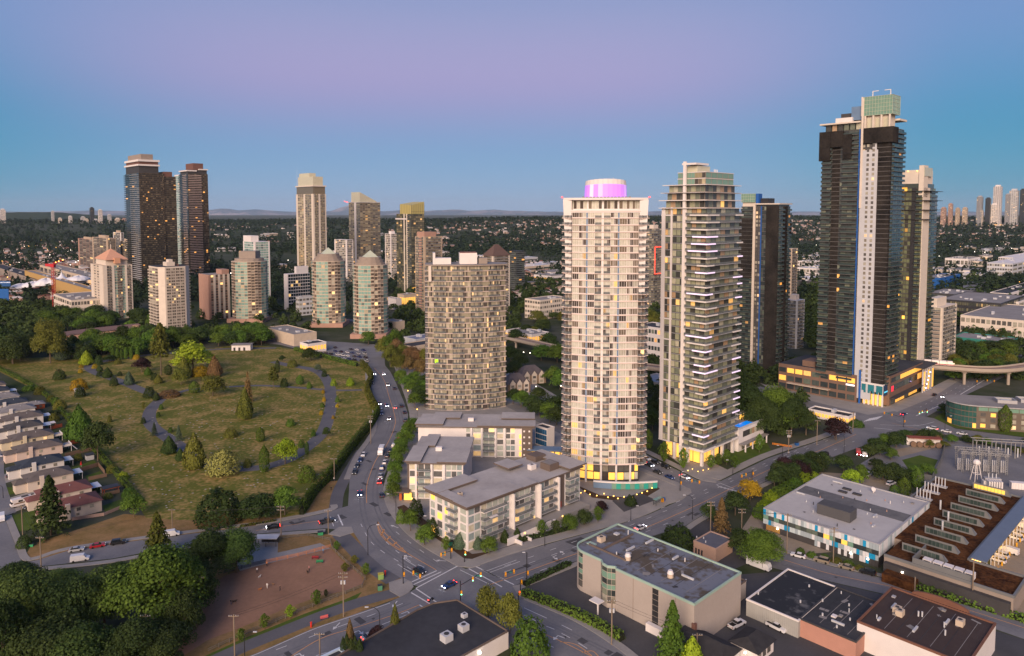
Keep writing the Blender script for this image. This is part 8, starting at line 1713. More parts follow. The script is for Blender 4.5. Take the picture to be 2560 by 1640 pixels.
VEG = '''P 403 938 809 62 o tall bare trunked pine in the middle of the cemetery
B 483 934 849 90 l big lime green maple in the upper cemetery
D 460 945 891 34 o olive conical cedar just left of the lime maple
D 537 942 888 34 r bronze conical cedar right of the lime maple
B 453 962 913 38 o yellowish small tree below the lime maple
S 500 938 914 44 y golden spreading shrub below the lime maple
B 354 931 891 38 p purple leaved tree left of the tall pine
B 532 990 931 52 o pale round tree at the upper cemetery path
S 374 993 966 28 d dark round bush at the path fork
S 423 991 975 50 r pinkish ornamental grass clump at the path fork
D 391 1001 978 16 d small dark cone beside the path fork
K 486 982 953 24 g clipped green column bush right of the path fork
C 620 1006 930 30 r brown tall conifer in the central lawn
D 613 1047 967 37 o olive dense cedar in the central lawn
D 200 1102 1011 62 g large bushy cedar behind the house gardens
B 245 1152 1048 70 d dark tree with bare twin trunks by the garden fence
S 149 948 923 28 d lone dark round bush on the left lawn
S 197 974 946 38 y golden bush behind the small stone shelter
S 200 992 963 24 d dark bush in front of the small stone shelter
D 323 962 927 22 b pale green cone beside the path curve
S 285 964 941 20 d dark bush left of the path curve
D 269 944 918 23 d dark pointed bush left of the pale green cone
S 250 940 928 17 d low clipped bush at the path bend top
S 300 940 928 11 d tiny clipped ball bush by the upper path
D 249 928 912 14 d small pointed bush at the path top
S 203 919 911 11 y small golden ball left of the path top
S 201 932 922 11 y lower golden ball left of the path top
S 237 921 909 13 y golden ball right of the path top
S 341 898 886 16 y golden ball near the row of cypresses
D 216 912 875 30 l bright pointed tree at the path top
S 247 912 887 18 d dark rounded tree beside the bright pointed tree
B 274 904 886 24 d wispy grey tree behind the path top
S 295 910 896 18 o small olive bush behind the path top
D 396 958 936 20 o small brown cone below the tall pine
S 386 951 931 16 d dark egg bush below the tall pine
D 370 938 917 18 g small green cone by the purple tree
K 421 937 911 17 d dark column right of the tall pine
S 274 1055 1037 11 o small olive ball on the left lawn
S 358 1058 1043 12 d dark ball at the path outer bend
Y 359 1024 1005 10 o thin bare shrub above the path bend
S 403 1024 1010 11 g ball bush inside the path, upper of two
S 396 1042 1029 10 g ball bush inside the path, lower of two
C 386 1090 1056 20 b small blue spruce left of the path
S 426 1081 1068 11 g ball bush right of the path above the blue spruce
C 447 1102 1063 22 b taller blue spruce right of the path
D 423 1134 1088 35 d dark pyramid shrub left of the path
D 451 1152 1120 22 d dark narrow pyramid beside the big cone
D 486 1171 1080 53 o large golden olive cone at the path bottom
W 557 1187 1125 82 w pale weeping willow at the path bottom
S 577 1092 1069 33 o golden low bush in the central lawn
S 619 1167 1146 20 o thin bush right of the willow
S 726 1064 1046 22 g green mound inside the path loop, right
K 750 961 937 18 g clipped green drum near the upper right path
S 773 971 954 12 g small clipped ball near the upper right path
S 834 964 946 15 l lime ball by the right path junction
S 811 941 926 14 d dark ball by the upper right path
P 684 972 916 36 o brownish conifer in the upper right lawn
S 711 967 945 19 d dark ball beside the brownish conifer
K 651 1104 1068 21 g clipped green drum in the lower loop
B 713 1161 1090 50 l bright lime young maple at the lower path
K 661 1180 1113 24 g green spire cypress left of the lime maple
S 768 1201 1163 43 g large green mound near the cedar hedge
K 767 1135 1103 10 g slim column by the lower path
S 754 1118 1098 17 g ball bush inside the lower path
S 784 1090 1074 12 g small ball beside the right path
B 816 1095 1066 19 d small dark tree right of the path
S 876 964 944 20 l lime ball near the boulevard hedge
B 706 904 887 14 d small dark tree at the top of the right lawn
S 731 917 898 25 o rust tinged bush at the top of the right lawn
B 776 902 867 38 d dark round tree by the formal hedge
B 794 929 908 16 b grey green small tree by the upper right path
K 694 932 899 11 d thin dark cypress in the upper lawn
S 808 983 973 8 y tiny golden ball left of the right path, top
S 810 1003 993 9 y tiny golden ball left of the right path, second
S 803 1036 1026 10 y golden ball left of the right path, third
S 806 1018 1006 11 g green ball left of the right path
S 844 1005 990 12 g green ball right of the right path
S 843 1018 1009 9 y golden ball right of the right path
S 833 1047 1038 8 y lower golden ball right of the right path
C 128 1338 1190 108 d tall dark spruce in front of the red roofed houses
C 395 1402 1281 92 o tall olive spruce beside the side street
S 60 1367 1338 34 d dark round shrub at the street corner
B 335 1292 1232 52 g leafy green bush at the end of the long hedge
S 549 1304 1222 108 d huge dark rounded bush by the side street
B 645 1298 1232 92 d broad dark bush right of the huge rounded bush
B 712 1288 1212 66 g green tree beside the cedar hedge end
Y 842 1378 1352 20 g sapling at the park verge, first from the top
Y 886 1411 1388 22 o sapling at the park verge, second from the top
Y 915 1441 1407 24 g sapling at the park verge, third from the top
Y 862 1432 1407 22 o sapling inside the park rail fence
Y 725 1547 1512 27 l lime sapling along the lower rail fence
Y 792 1517 1474 27 g green sapling along the lower rail fence, rightmost
Y 661 1574 1534 27 g green sapling along the lower rail fence, leftmost
Y 815 1494 1473 12 d small dark sapling beside the lower rail fence
Y 602 1604 1571 26 g sapling at the bottom left of the rail fence
D 875 1612 1544 22 r bronze narrow conifer at the bottom
D 988 1597 1507 28 o narrow olive conifer beside the avenue at the bottom
B 945 1612 1562 42 p purple leaved street tree at the bottom
B 1221 1557 1456 58 o loose olive tree beside the black roofed store, left
B 1275 1584 1474 60 o loose olive tree beside the black roofed store, right
S 1325 1655 1545 98 g huge clipped green hedge bush at the bottom of the south road
B 1026 1328 1270 40 g corner tree with pale green leaves by the lamp
S 1040 1292 1248 38 d round dark tree behind the corner planting
S 1080 1338 1296 40 d dark round bush against the apartment corner
B 1061 1364 1306 42 g corner tree nearer the crossing
Y 1115 1380 1340 24 g slim tree near the yellow signals
D 1150 1370 1330 36 b bluish conifer at the apartment corner
B 1222 1387 1335 40 g tree in front of the apartment street face
D 1195 1372 1340 26 b small bluish conifer at the apartment street face
S 1001 1307 1272 22 g bush below the apartment entrance
D 1262 1356 1322 22 d small dark conifer in the terrace gardens, left
D 1293 1350 1318 20 d small dark conifer in the terrace gardens, right
Y 1355 1338 1300 32 g tree by the terrace gardens
B 1425 1325 1282 40 g taller tree by the terrace gardens
Y 1390 1336 1300 28 d dark tree by the terrace gardens
B 1462 1312 1270 38 d dark tree near the apartment right end
Y 1495 1306 1266 30 g tree left of the tower driveway
B 1505 1280 1250 30 p dark purple tree by the tower driveway
S 1577 1262 1238 30 d dark clipped bush in the flower bed
Y 1660 1162 1104 28 g plaza tree at the left of the lit lobby
Y 1708 1178 1120 28 g plaza tree in front of the lit lobby
Y 1777 1174 1137 27 g plaza tree right of the corner column, nearest
Y 1796 1166 1133 25 g plaza tree right of the corner column, second
Y 1816 1162 1123 25 g plaza tree right of the corner column, third
Y 1837 1174 1139 25 g street tree on the plaza kerb
Y 1898 1132 1085 26 g street tree in front of the pool podium
K 1620 1120 1072 22 g slim dark poplar beside the framed tower
X 1860 1090 944 96 d big loose cottonwood right of the framed tower, nearest
X 1905 1098 985 84 d dark cottonwood beside the pool podium
X 1945 1082 958 90 g big cottonwood in the middle of the avenue wood
X 1978 1092 984 72 d cottonwood nearest the low lit store
X 1842 1062 930 74 d tall dark tree behind the pool podium
B 2015 1088 1020 60 d dark broad tree at the end of the avenue wood
B 2090 1100 1040 60 p blackish purple tree on the avenue verge
S 2141 1066 1049 36 g green bush right of the blackish purple tree
B 2109 1177 1135 40 d dark round tree near the avenue vans
B 2130 1214 1171 42 l lime tree lit by lamps in the gravel lot
B 2155 1210 1157 32 g taller green tree beside the lime tree
B 2207 1202 1153 52 d dark broad tree in the gravel lot
B 2258 1202 1166 54 d dark spreading tree right in the gravel lot
K 2293 1218 1170 28 g poplar near the planted roof, right
K 2260 1238 1193 30 g poplar near the planted roof, middle
K 2236 1242 1212 24 g poplar near the planted roof, left
B 1876 1250 1198 58 y golden lamp lit tree beside the avenue
B 1838 1288 1225 62 d dark tree left of the golden lit tree
C 1803 1334 1245 56 r dead brown cedar beside the gravel yard
B 1770 1302 1252 36 d dark tree left of the dead cedar
S 1695 1364 1312 82 d big dark rounded bush behind the tan warehouse
B 1850 1382 1318 62 d dark tree behind the salmon building
X 1908 1408 1320 104 g large green tree at the top of the industrial street
C 1680 1668 1503 106 g tall green spruce in front of the tan warehouse
D 1730 1680 1588 62 l bright young conifer beside the tall spruce
B 2372 1038 1003 48 d dark tree left of the round end office
K 2512 1079 1012 28 g green column tree in front of the office
B 2463 1056 1008 36 d dark tree against the round glass end
B 2240 1119 1077 48 d spreading tree above the cable drums
B 2200 1137 1104 42 d dark tree beside the substation fence
S 2345 1112 1088 20 r red leaved shrub by the cross road
B 985 897 816 48 g tall green tree beside the upper street
B 921 862 826 40 g green tree behind the round tower base
C 1260 640 600 10 d lone far spruce'''
for ln in VEG.split('\n')[:-1]:
 q = ln.split(' ',6); tree(q[0],float(q[1]),float(q[2]),float(q[3]),float(q[4]),q[5],q[6])  # lamp lit trees have that light put into their leaf colour
def row(kind,pts,hpx,wpx,cols,label,group,jit=2):
 for (x,y) in pts: tree(kind,x+TR.uniform(-jit,jit),y+TR.uniform(-jit,jit)*.5,y-hpx*TR.uniform(.85,1.15),wpx*TR.uniform(.85,1.15),TR.choice(cols),label,group)
row('K',[(283,900),(294,900),(304,899),(315,898),(328,897),(344,896)],27,9,'g','small cypress in the row of six behind the cemetery path','row of cypresses',0)
row('K',[(858,1664),(868,1662),(878,1666),(888,1664),(900,1670)],72,17,'d','dark cypress in the clump at the bottom edge','cypress clump at the bottom',1)
row('B',[(1032,1078),(1022,1094),(1012,1112),(1004,1132),(998,1152),(992,1172),(988,1194),(985,1218),(984,1245)],42,36,'gg','street tree in the row along the boulevard apartments','boulevard street trees')
row('B',[(965,895),(985,905),(1005,912),(1025,918),(1048,922),(1000,930),(1025,938),(1050,945),(1062,930),(975,918)],58,38,'ror','rusty brown tree in the wood left of the curved tower','rusty wood by the curved tower',4)
row('B',[(1000,962),(1015,975),(1040,968),(1030,990),(1055,985),(1045,1005),(1058,1018),(1035,1020),(1062,1000),(1065,970)],42,34,'gdg','green tree in the strip between boulevard and curved tower','green strip by the curved tower',4)
row('B',[(1285,1012),(1305,1020),(1330,1030),(1352,1042),(1375,1055),(1395,1064),(1345,1012),(1385,1030),(1290,950),(1385,960),(1400,975),(1300,925),(1280,905),(1350,900),(1392,905),(1375,880),(1290,868)],48,46,'dgd','dark tree between the curved and flared towers','trees between the two towers',4)
row('B',[(1615,1040),(1632,1050),(1610,1065),(1635,1075),(1620,1000),(1640,1020),(1610,985)],55,42,'d','dark tree in the gap right of the flared tower','trees right of the flared tower',4)
row('B',[(1935,1218),(1952,1212),(1968,1206),(1985,1201),(2002,1196),(2020,1190),(2038,1184),(2058,1177),(1944,1200),(1962,1192),(1998,1180),(2030,1172)],52,46,'dpd','dark tree in the kerb row above the panel office','kerb row above the panel office',2)
row('S',[(2010,1208),(1990,1216),(1968,1231),(1950,1240),(1925,1254),(2030,1200),(1915,1275),(1935,1262),(1905,1290)],24,46,'lg','lime shrub below the kerb row','lime shrubs below the kerb row',3)
row('B',[(2188,1122),(2215,1112),(2262,1104),(2175,1140),(2228,1148),(2310,1100),(2340,1106),(2190,1170),(2235,1185),(2285,1192),(2320,1186)],30,34,'dgd','scrubby tree round the edge of the substation yard','scrub round the substation yard',4)
row('S',[(2000,1382),(2030,1391),(2060,1398),(2090,1406),(2120,1414),(2150,1424),(2180,1434)],12,24,'og','wild yellowish shrub along the panel office wall','shrubs along the panel office',2)
XL = [(60,1610,1412,160,'o','airy grey green poplar in the bottom left wood'),(180,1620,1432,150,'d','dark tree in the bottom left wood behind the van'),(262,1580,1420,140,'g','mid green tree left of the big yellow green maple'),(385,1570,1356,205,'l','big yellow green maple dominating the bottom left wood'),(330,1690,1545,160,'b','grey green tree at the bottom of the left wood'),(115,1700,1530,190,'b','pale grey green tree in the bottom left corner'),(215,1715,1560,180,'o','olive tree at the bottom edge of the left wood'),(10,1710,1480,130,'d','dark tree cut by the bottom left frame corner'),(450,1600,1470,110,'d','dark tree at the right edge of the left wood'),(515,1450,1322,125,'d','broad dark tree beside the park entrance, left'),(592,1432,1318,100,'o','broad olive tree beside the park entrance, right'),(475,1520,1400,130,'d','dark tree between the maple and the dog park'),(300,1480,1400,90,'g','small green tree by the side street left of the maple')]
XL += [(430,1545,1440,120,'d','dark tree filling the gap right of the big maple'),(400,1670,1560,150,'d','dark tree at the bottom beside the pole'),(150,1520,1425,130,'g','green tree behind the white van in the left wood'),(40,1500,1405,120,'d','dark tree at the left frame edge by the street')]
for (x,y,t,w,c,lb) in XL: tree('X',x,y,t,w,{'l': 'g','o': 't','b': 'd','g': 't'}.get(c,c),lb)
# woods round the cemetery
def wood(n,x0,x1,y0,y1,h0,h1,w0,w1,cols,label,group,kinds='B',slope=0.0):
 for i in range(n):
  x = TR.uniform(x0,x1); y = TR.uniform(y0,y1)+slope*(x-x0); w = TR.uniform(w0,w1); tree(TR.choice(kinds),x,y,y-TR.uniform(h0,h1),w,TR.choice(cols),label,group)
wood(14,-10,100,870,912,50,78,50,80,'ddo','dark tree in the thick wood at the far left of the cemetery','wood at the far left')
tree('X',126,908,784,66,'o','tall airy olive tree rising above the left wood')
wood(16,125,235,880,908,32,58,22,44,'ddb','dark conifer or tree along the top left cemetery edge','trees along the top left edge','BDB')
wood(28,205,420,866,892,40,62,34,58,'gdgg','leafy tree in the belt behind the cypress row','belt behind the cypress row')
wood(44,400,665,852,872,34,52,30,48,'gggd','leafy tree in the belt above the upper cemetery lawn','belt above the upper lawn','B',-.03)
wood(36,90,400,800,838,28,46,30,48,'gdg','tree in the belt below the left apartment towers','belt below the left towers')
def woodmass(zones,label):
 P = []; N_ = []; Z = []; rs = np.random.RandomState(33); pr = [crown('B',150,60+i) for i in range(4)]+[crown('D',120,70)]
 for (n,x0,x1,y0,y1,h0,h1,w0,w1) in zones:
  for i in range(n):
   x = rs.uniform(x0,x1); y = rs.uniform(y0,y1); p = G(x,y); h = zat(p,y-rs.uniform(h0,h1)); w = rs.uniform(w0,w1)*mpp(p); q = pr[rs.randint(5)]; a = rs.rand()*6.3; R_ = np.array([[cos(a),-sin(a),0],[sin(a),cos(a),0],[0,0,1]]); c = (q[0]@R_.T)*np.array([w,w,h])+np.array([p.x,p.y,0]); P.append(c); N_.append(q[1]@R_.T); Z.append(np.full(len(c),.105*(w+h)/2)*(.6+.8*rs.rand(len(c))))
 obj('town_trees',quads_mesh('town_trees',np.vstack(P),np.vstack(N_),np.concatenate(Z),LM['d'],rs=rs),label=label,cat='trees',kind='stuff')
woodmass([(110,0,345,768,802,16,30,16,32),(60,-30,150,795,870,26,42,28,46),(60,330,760,770,848,18,32,18,32),(60,660,1010,740,835,14,28,14,30),(150,985,1325,735,850,20,36,20,36),(190,1985,2600,690,860,14,30,20,38),(60,2025,2075,730,880,26,46,24,40),(70,1300,1420,700,800,16,26,18,30),(40,1600,1660,780,960,16,30,20,34),(60,1780,2060,900,965,18,32,22,36),(40,1850,2010,1000,1090,28,46,28,46),(30,1640,1840,960,1060,24,40,26,40),(90,2390,2600,840,950,20,34,24,40),(40,1840,1960,860,960,24,40,26,40)],'mass of dark town trees filling the gaps between the middle distance buildings')
wood(26,1300,1700,800,850,24,42,26,46,'dod','tree in the dark wood behind the flared tower','wood behind the flared tower')
wood(46,2385,2530,880,955,22,46,26,50,'odg','tree in the wood beside the railway guideway','wood beside the guideway','B',-.05)
wood(16,2270,2600,1088,1118,14,26,16,30,'gdo','shrubby tree between cross road and substation','trees along the cross road','B',.06)
for i,(x,y) in enumerate(((128,1002),(140,1012),(150,1022),(175,1045),(187,1055),(280,1180),(308,1198),(322,1240),(100,985),(72,975),(270,1245),(240,1225),(195,1150),(160,1085),(135,1052))): tree('S',x,y,y-TR.uniform(10,24),TR.uniform(18,34),'goly'[i % 4] if i in (5,6) else 'og'[i % 2],'garden bush along the cemetery hedge behind the houses','bushes along the garden hedge')
# hedges
def hedge(pix,w,h,col,label,dens=14,bump=.0,sz=.33):
 P = [G(x,y) for x,y in pix]; P = smooth(P,4) if len(P) > 2 else P; rs = np.random.RandomState(len(label)); cs = []; ns = []; o = P[0]
 for a,c in zip(P,P[1:]):
  d = np.array((c-a)[:2]); ln = np.linalg.norm(d); d /= max(ln,1e-6); nn = np.array([-d[1],d[0]]); n = int(ln*dens*(w+2*h)/3)+1
  t = rs.rand(n)*ln; f = rs.rand(n)*(w+2*h); hb = h*(1+bump*np.sin(t*3.9+rs.rand())); left = f < h; top = (f >= h) & (f < h+w)
  off = np.where(left,-w/2,np.where(top,f-h-w/2,w/2))*(1-.12*rs.rand(n)); z = np.where(left,f/h*hb,np.where(top,hb,(f-h-w)/h*hb))
  if bump: off *= np.where(z > .4*h,np.clip(1.5-z/hb,.12,1),1); z = np.where(top,hb*(1-np.abs(off)/w*.6),z)
  q = np.array((a-o)[:2])[None,:]+d[None,:]*t[:,None]+nn[None,:]*off[:,None]; cs.append(np.column_stack([q,z+rs.normal(size=n)*.06])); sgn = np.where(left,-1,np.where(top,0,1)); ns.append(np.column_stack([nn[0]*sgn,nn[1]*sgn,np.where(top,1,.35)])+rs.normal(size=(n,3))*.35)
 cs,ns = np.vstack(cs),np.vstack(ns); e = thing('hedge',label,'hedge',o); obj('foliage',quads_mesh('hedge',cs,ns,sz*(.6+.8*rs.rand(len(cs))),LM[col],rs=rs),e); b = MB(); ribbon([p-o for p in P],w*.36,w*.36,0,b,0,h=h*.8*(.6 if bump else 1)); b.build('inner_stems',mat('hedge_core',(.012,.016,.006),.95),e); return e  # solid dark core puts the shade inside the hedge into its colour
hedge([(754,1288),(790,1232),(826,1195),(880,1122),(926,1069),(945,1036)],2.2,4.6,'g','tall row of cedars forming the hedge along the boulevard side of the cemetery',16,.22)
hedge([(945,1036),(925,1000),(918,975),(928,945),(905,915)],3.2,4.4,'o','uneven rust tinged hedge at the top of the boulevard',14,.2,.4)
hedge([(893,916),(840,903),(794,890),(737,876)],2.4,3.0,'g','long clipped hedge below the sales lot')
hedge([(-20,915),(60,955),(114,990),(160,1038),(205,1090),(257,1150),(300,1198),(345,1255)],1.8,2.2,'g','long thin hedge between house gardens and cemetery')
hedge([(1309,1488),(1400,1524),(1480,1560),(1556,1602)],2.6,2.0,'g','clipped hedge along the warehouse frontage'); hedge([(1310,1465),(1370,1437),(1424,1412)],2.0,1.3,'d','low hedge between avenue and warehouse lot'); hedge([(2250,1457),(2360,1492),(2460,1522),(2570,1556)],3.2,1.8,'g','overgrown hedge along the industrial street below the depot',12,.12)
hedge([(1300,1352),(1340,1344),(1385,1334),(1430,1322)],1.6,1.2,'d','dark low hedge along the terraced gardens'); hedge([(118,1040),(150,1034)],3,2.2,'d','square dark hedge block behind the brown roofed house'); hedge([(690,1325 - 22),(600,1318)],.8,.7,'o','low scrubby growth on the side street verge')
e = thing('stone_shelter','small pale stone shelter between bushes on the left lawn','shelter',G(188,990),.3); part(e,'wall',m_lgrey,.3,0,0,.5,3,4.2); part(e,'wall',m_lgrey,2.5,1.3,0,4,.5,4.2); part(e,'roof',m_grey,1.8,0,4.2,4.4,3.6,.3)
e = thing('cemetery_hut','white flat roofed hut at the top of the cemetery','building',G(578,877),.1); s_ = mpp(G(578,877)); part(e,'wall',m_whitep,24*s_,4,0,46*s_,8,4.4); part(e,'roof',m_roofg,24*s_,4,4.4,50*s_,9,.4); [part(e,'door',m_dark,(8+12*k)*s_,-.04,0,5*s_,.1,2.6) for k in range(3)]
# scattered grave plaques in the lawn
gb = MB(); gr = random.Random(2)
for i in range(420):
 x,y = gr.uniform(150,900),gr.uniform(985,1270)
 if x < 150+(y-985)*.75 or x > 930-(y-1000)*.62: continue
 p = G(x,y); a = .8; gb.box(p.x-.35,p.x+.35,p.y-.22,p.y+.22,0,.14)
gb.build('grave_plaque',m_walk,None,label='scattered small pale grave plaques set in the lawn',cat='plaques',kind='stuff')
# ================================================================ far woods, houses and skylines
FR = np.random.RandomState(5)
def far_woods():
 """one mass of far tree crowns, real leaf-clump faces"""
 P = []; Nn = []; Sz = []
 L_ = []
 def scat(n,Y0_,Y1_,x0,x1,hs,dens=None):
  c = 0
  while c < n:
   Y = Y0_*(Y1_/Y0_)**FR.rand(); px = FR.uniform(x0,x1); X = (px-1280)/1800*Y
   c += 1
   if dens and FR.rand() > dens(px,Y,X): continue
   L_.append((X,Y,terrain(X,Y),FR.uniform(*hs)))
 clump = lambda px,Y,X: .25+.75*(sin(X*.009+1.7*sin(Y*.004))*cos(Y*.006+X*.002) > -.25)
 scat(5000,900,2200,-60,2620,(10,19),lambda px,Y,X: .75*clump(px,Y,X) if (px < 330 or 760 < px < 1330) else 1.0*clump(px,Y,X))
 scat(8000,2000,5200,-60,2620,(13,24),clump)
 scat(3600,4000,4900,-60,2620,(13,22))
 k = 30
 for (X,Y,Z,h) in L_:
  n = k if Y < 1800 else 20 if Y < 3000 else 12; w = h*FR.uniform(.4,.7); v = FR.normal(size=(n,3)); v /= np.linalg.norm(v,axis=1,keepdims=True); v[:,2] = np.abs(v[:,2])
  con = FR.rand() < .4
  if con: z = FR.rand(n); q = np.stack([v[:,0]*w*.55*(1-z),v[:,1]*w*.55*(1-z),z*h],1)
  else: q = v*np.array([w,w,h*.78])+np.array([0,0,h*.18])
  P.append(q+np.array([X,Y,Z])); Nn.append(v+np.array([0,0,.4])); Sz.append(np.full(n,(2.0 if n == k else 2.6 if n == 20 else 3.6)*h/13)*(.7+.6*FR.rand(n)))
 me = quads_mesh('far_woods',np.vstack(P),np.vstack(Nn),np.concatenate(Sz),leafmat('leaf_far',(.008,.018,.010),(.040,.066,.030)),rs=FR)
 obj('far_woods',me,label='mass of dark far woods and street trees out to the ridge',cat='woods',kind='stuff')
far_woods()
def far_houses():
 walls = [mat('far_wall_white',(.55,.50,.47),.8),mat('far_wall_tan',(.40,.31,.26),.8),mat('far_wall_pink',(.45,.29,.24),.8)]; roofs = [mat('far_roof_grey',(.24,.22,.22),.9),mat('far_roof_brown',(.18,.13,.11),.9),mat('far_roof_pale',(.48,.44,.42),.9),mat('far_roof_rust',(.22,.10,.07),.9)]
 ms = []
 def hs(b,x,y,z,w,d,h,r,mi,mj,ca,sa):
  R_ = lambda u,v,zz: (x+u*ca-v*sa,y+u*sa+v*ca,z+zz)
  q = [R_(-w,-d,-3),R_(w,-d,-3),R_(w,d,-3),R_(-w,d,-3)]; t = [R_(-w,-d,h),R_(w,-d,h),R_(w,d,h),R_(-w,d,h)]
  for i in range(4): j = (i+1) % 4; b.quad(q[i],q[j],t[j],t[i],mi)
  A,B = R_(-w*.5,0,h+r),R_(w*.5,0,h+r); b.quad(t[0],t[1],B,A,mj); b.tri(t[1],t[2],B,mj); b.quad(t[2],t[3],A,B,mj); b.tri(t[3],t[0],A,mj)
 for i in range(3):
  for j in range(4): b = MB(); hs(b,0,0,0,7,5,5,2.2,0,1,1,0); ms.append(b.mesh('far_house',[walls[i],roofs[j]]))
 spots = []
 zones = [(130,900,1600,0,300,'small house among the trees left of the dark bronze towers','houses in the left suburb'),(60,1500,2600,0,330,'small far house on the left plain','houses on the left plain'),(70,950,1600,1090,1420,'small pinkish house behind the curved tower','houses behind the curved tower'),(120,2300,4300,1000,1420,'small house on the far middle hillside','houses on the middle hillside'),(50,2600,4200,1980,2070,'small house on the far hillside left of the netted tower','houses on the hillside left of the netted tower'),(80,2400,4300,2300,2600,'small house on the far right hillside','houses on the right hillside'),(40,2500,4300,500,1000,'small house on the far left ridge','houses on the left ridge'),(20,2800,4300,1610,1660,'small house on the ridge between the two front towers','houses on the ridge between front towers')]
 n = 0; rest = MB()
 for (k,Ya,Yb,xa,xb,lb,gp) in zones:
  for i in range(int(k*2.2)):
   Y = FR.uniform(Ya,Yb); px = FR.uniform(xa,xb); X = (px-1280)/1800*Y; z = terrain(X,Y); a = GA+FR.choice([0,pi/2])+FR.normal()*.1
   if i < k*.55 and n < 300: obj('far_house',ms[FR.randint(12)],None,(X,Y,z),a,(FR.uniform(.8,1.3),)*2+(FR.uniform(.8,1.2),),label=lb,cat='house',group=gp); n += 1
   else: hs(rest,X,Y,z,7,5,5,2.2,FR.randint(3),3+FR.randint(4),cos(a),sin(a))
 rest.build('far_houses',walls+roofs,None,label='crowd of tiny far houses scattered over the plain and hillsides',cat='houses',kind='stuff')
far_houses()
def far_block(px,Y,wpx,ytop,label,group,wm,pm,ybase=None,cap=None):
 X = (px-1280)/1800*Y; z0 = terrain(X,Y); h = zat((X,Y),ytop)-z0; w = wpx*Y/1800/1.35; nf = max(3,int(h/3.6)); t = Tower('distant_tower',label,'tower',(X,Y,z0),GA,group)
 t.storeys([(0,0),(w,0),(w,w),(0,w)],0,nf,h/nf,(wm,None,pm,wm,m_rail),[[(1,'w',4,(.3,.1,.12))],None,None,[(1,'w',4,(.3,.1,.12))]],base_z=-15)
 t.block('roof_cap',cap or wm,w*.2,w*.8,w*.2,w*.8,h,h+w*.25); t.done()
for (px,yt,w,wm,pm,lb) in [(4,524,14,m_whitep,p_W,'pale distant tower at the left frame edge'),(148,546,10,m_cream,p_W,'small pale distant tower, leftmost of the ridge group'),(174,541,10,m_whitep,p_W,'second pale distant tower of the left ridge group'),(228,520,12,m_dark,p_S,'dark distant tower, tallest of the left skyline'),(249,525,11,m_whitep,p_W,'white distant tower right of the tallest dark one'),(272,537,10,m_lgrey,p_W,'grey distant tower right in the left skyline'),(205,543,12,m_lgrey,p_W,'low distant block left of the dark skyline tower'),(215,548,9,m_cream,p_W,'lower distant block below the dark skyline tower'),(291,547,14,m_cream,p_W,'low pale distant block at the right of the left skyline'),(308,548,14,m_pinkb,p_W,'low pinkish distant block near the bronze tower'),(131,528,8,m_lgrey,p_W,'thin far tower above the left ridge'),(235,550,16,m_lgrey,p_W,'broad low distant block in the left skyline')]: far_block(px,4100,w,yt,lb,'distant left skyline',wm,pm)
for (px,yt,w,wm,pm,lb) in [(2361,520,14,m_pinkb,p_W,'pinkish distant tower, leftmost of the right skyline'),(2378,510,12,m_pinkb,p_W,'taller pinkish distant tower in the right skyline'),(2396,521,12,m_tan,p_W,'tan distant tower right of the pinkish pair'),(2415,520,14,m_tan,p_W,'tan distant tower second from the pinkish pair'),(2452,492,16,m_grey,p_S,'grey blue distant tower with lit edge'),(2472,496,14,m_dark,p_S,'dark navy distant tower beside the tall white one'),(2498,466,22,m_whitep,p_S,'tallest white and blue distant tower of the right skyline'),(2520,486,12,m_grey,p_S,'slim grey distant tower right of the tallest'),(2540,476,24,m_lgrey,p_W,'broad ribbed pale distant tower near the right edge'),(2558,474,14,m_dark,p_S,'dark distant tower cut by the right frame edge'),(2454,525,14,m_cream,p_W,'short cream distant block in front of the grey blue tower'),(2490,512,20,m_whitep,p_W,'short white distant block in front of the tallest tower')]: far_block(px,3600,w,yt,lb,'distant right skyline',wm,pm)
FBR = random.Random(8)
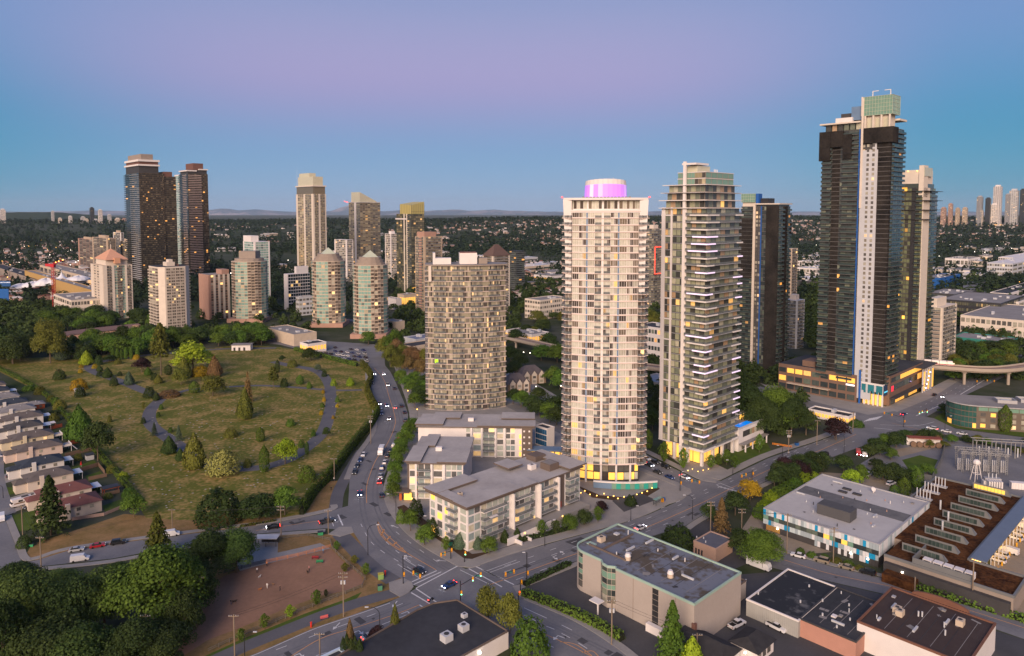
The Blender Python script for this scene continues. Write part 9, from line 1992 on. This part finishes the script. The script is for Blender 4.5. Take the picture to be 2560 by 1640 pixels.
fz = [(26,1100,2100,560,1330,'flat pale commercial roof in the plain behind the middle towers','commercial roofs in the middle plain'),(16,1000,2000,1990,2064,'flat commercial roof left of the netted tower','commercial roofs left of the netted tower'),(22,1100,2300,2310,2580,'flat pale commercial roof among the right woods','commercial roofs in the right woods'),(10,1000,1500,1300,1400,'flat roof behind the wood left of the flared tower','roofs left of the flared tower'),(10,2500,3600,2310,2580,'white institutional roof on the far right slope','roofs on the far right slope'),(8,2600,3600,540,1000,'pale far warehouse on the left slope','warehouses on the far left slope')]
for (n,Ya,Yb,xa,xb,lb,gp) in fz:
 for i in range(n):
  Y = FBR.uniform(Ya,Yb); X = (FBR.uniform(xa,xb)-1280)/1800*Y; w,d,h = FBR.uniform(18,60),FBR.uniform(15,40),FBR.uniform(5,12); m_ = FBR.choice([m_whitep,m_lgrey,m_cream,m_beige]); e = thing('commercial_building',lb,'building',(X,Y,terrain(X,Y)),GA,gp)
  part(e,'wall',m_,0,0,-4,w,d,h+4); part(e,'roof',FBR.choice([m_roofg,m_lgrey,m_roofg,m_whitep]),0,0,h,w*1.01,d*1.01,.5); part(e,'window_band',FBR.choice([p_W,p_D,p_litd,p_W]),-w/2-.05,0,h*.35,.1,d*.9,h*.3); part(e,'window_band',FBR.choice([p_W,p_D,p_W]),0,-d/2-.05,h*.35,w*.9,.1,h*.3); part(e,'roof_unit',m_lgrey,w*.2,0,h+.5,4,3,1.6)
for i in range(130):
 Y = FBR.uniform(1000,2600); px = FBR.choice([FBR.uniform(560,1310),FBR.uniform(1990,2560),FBR.uniform(0,330)]); X = (px-1280)/1800*Y; e = thing('far_street_light','tiny glowing street light in the far plain','street light',(X,Y,terrain(X,Y)),0,'tiny far street lights'); part(e,'pole',m_pole,0,0,0,.3,.3,9,shape='cyl'); obj('lamp',unit('ball',FBR.choice([m_lampo,m_lampw])),e,(0,0,9),0,(1.4,1.4,1.0))
# ================================================================ evening haze
mh = bpy.data.materials.new('haze'); mh.use_nodes = True; th = mh.node_tree; th.nodes.clear(); oh = th.nodes.new('ShaderNodeOutputMaterial'); vh = th.nodes.new('ShaderNodeVolumePrincipled'); th.links.new(vh.outputs[0],oh.inputs['Volume'])
vh.inputs['Color'].default_value = (.66,.82,1.0,1); vh.inputs['Density'].default_value = 1.7e-5; vh.inputs['Anisotropy'].default_value = .0
b = MB(); b.box(-26000,26000,-650,27000,-16,520); b.build('haze',mh,kind='stuff',label='thin blue evening haze over the whole city',cat='haze')
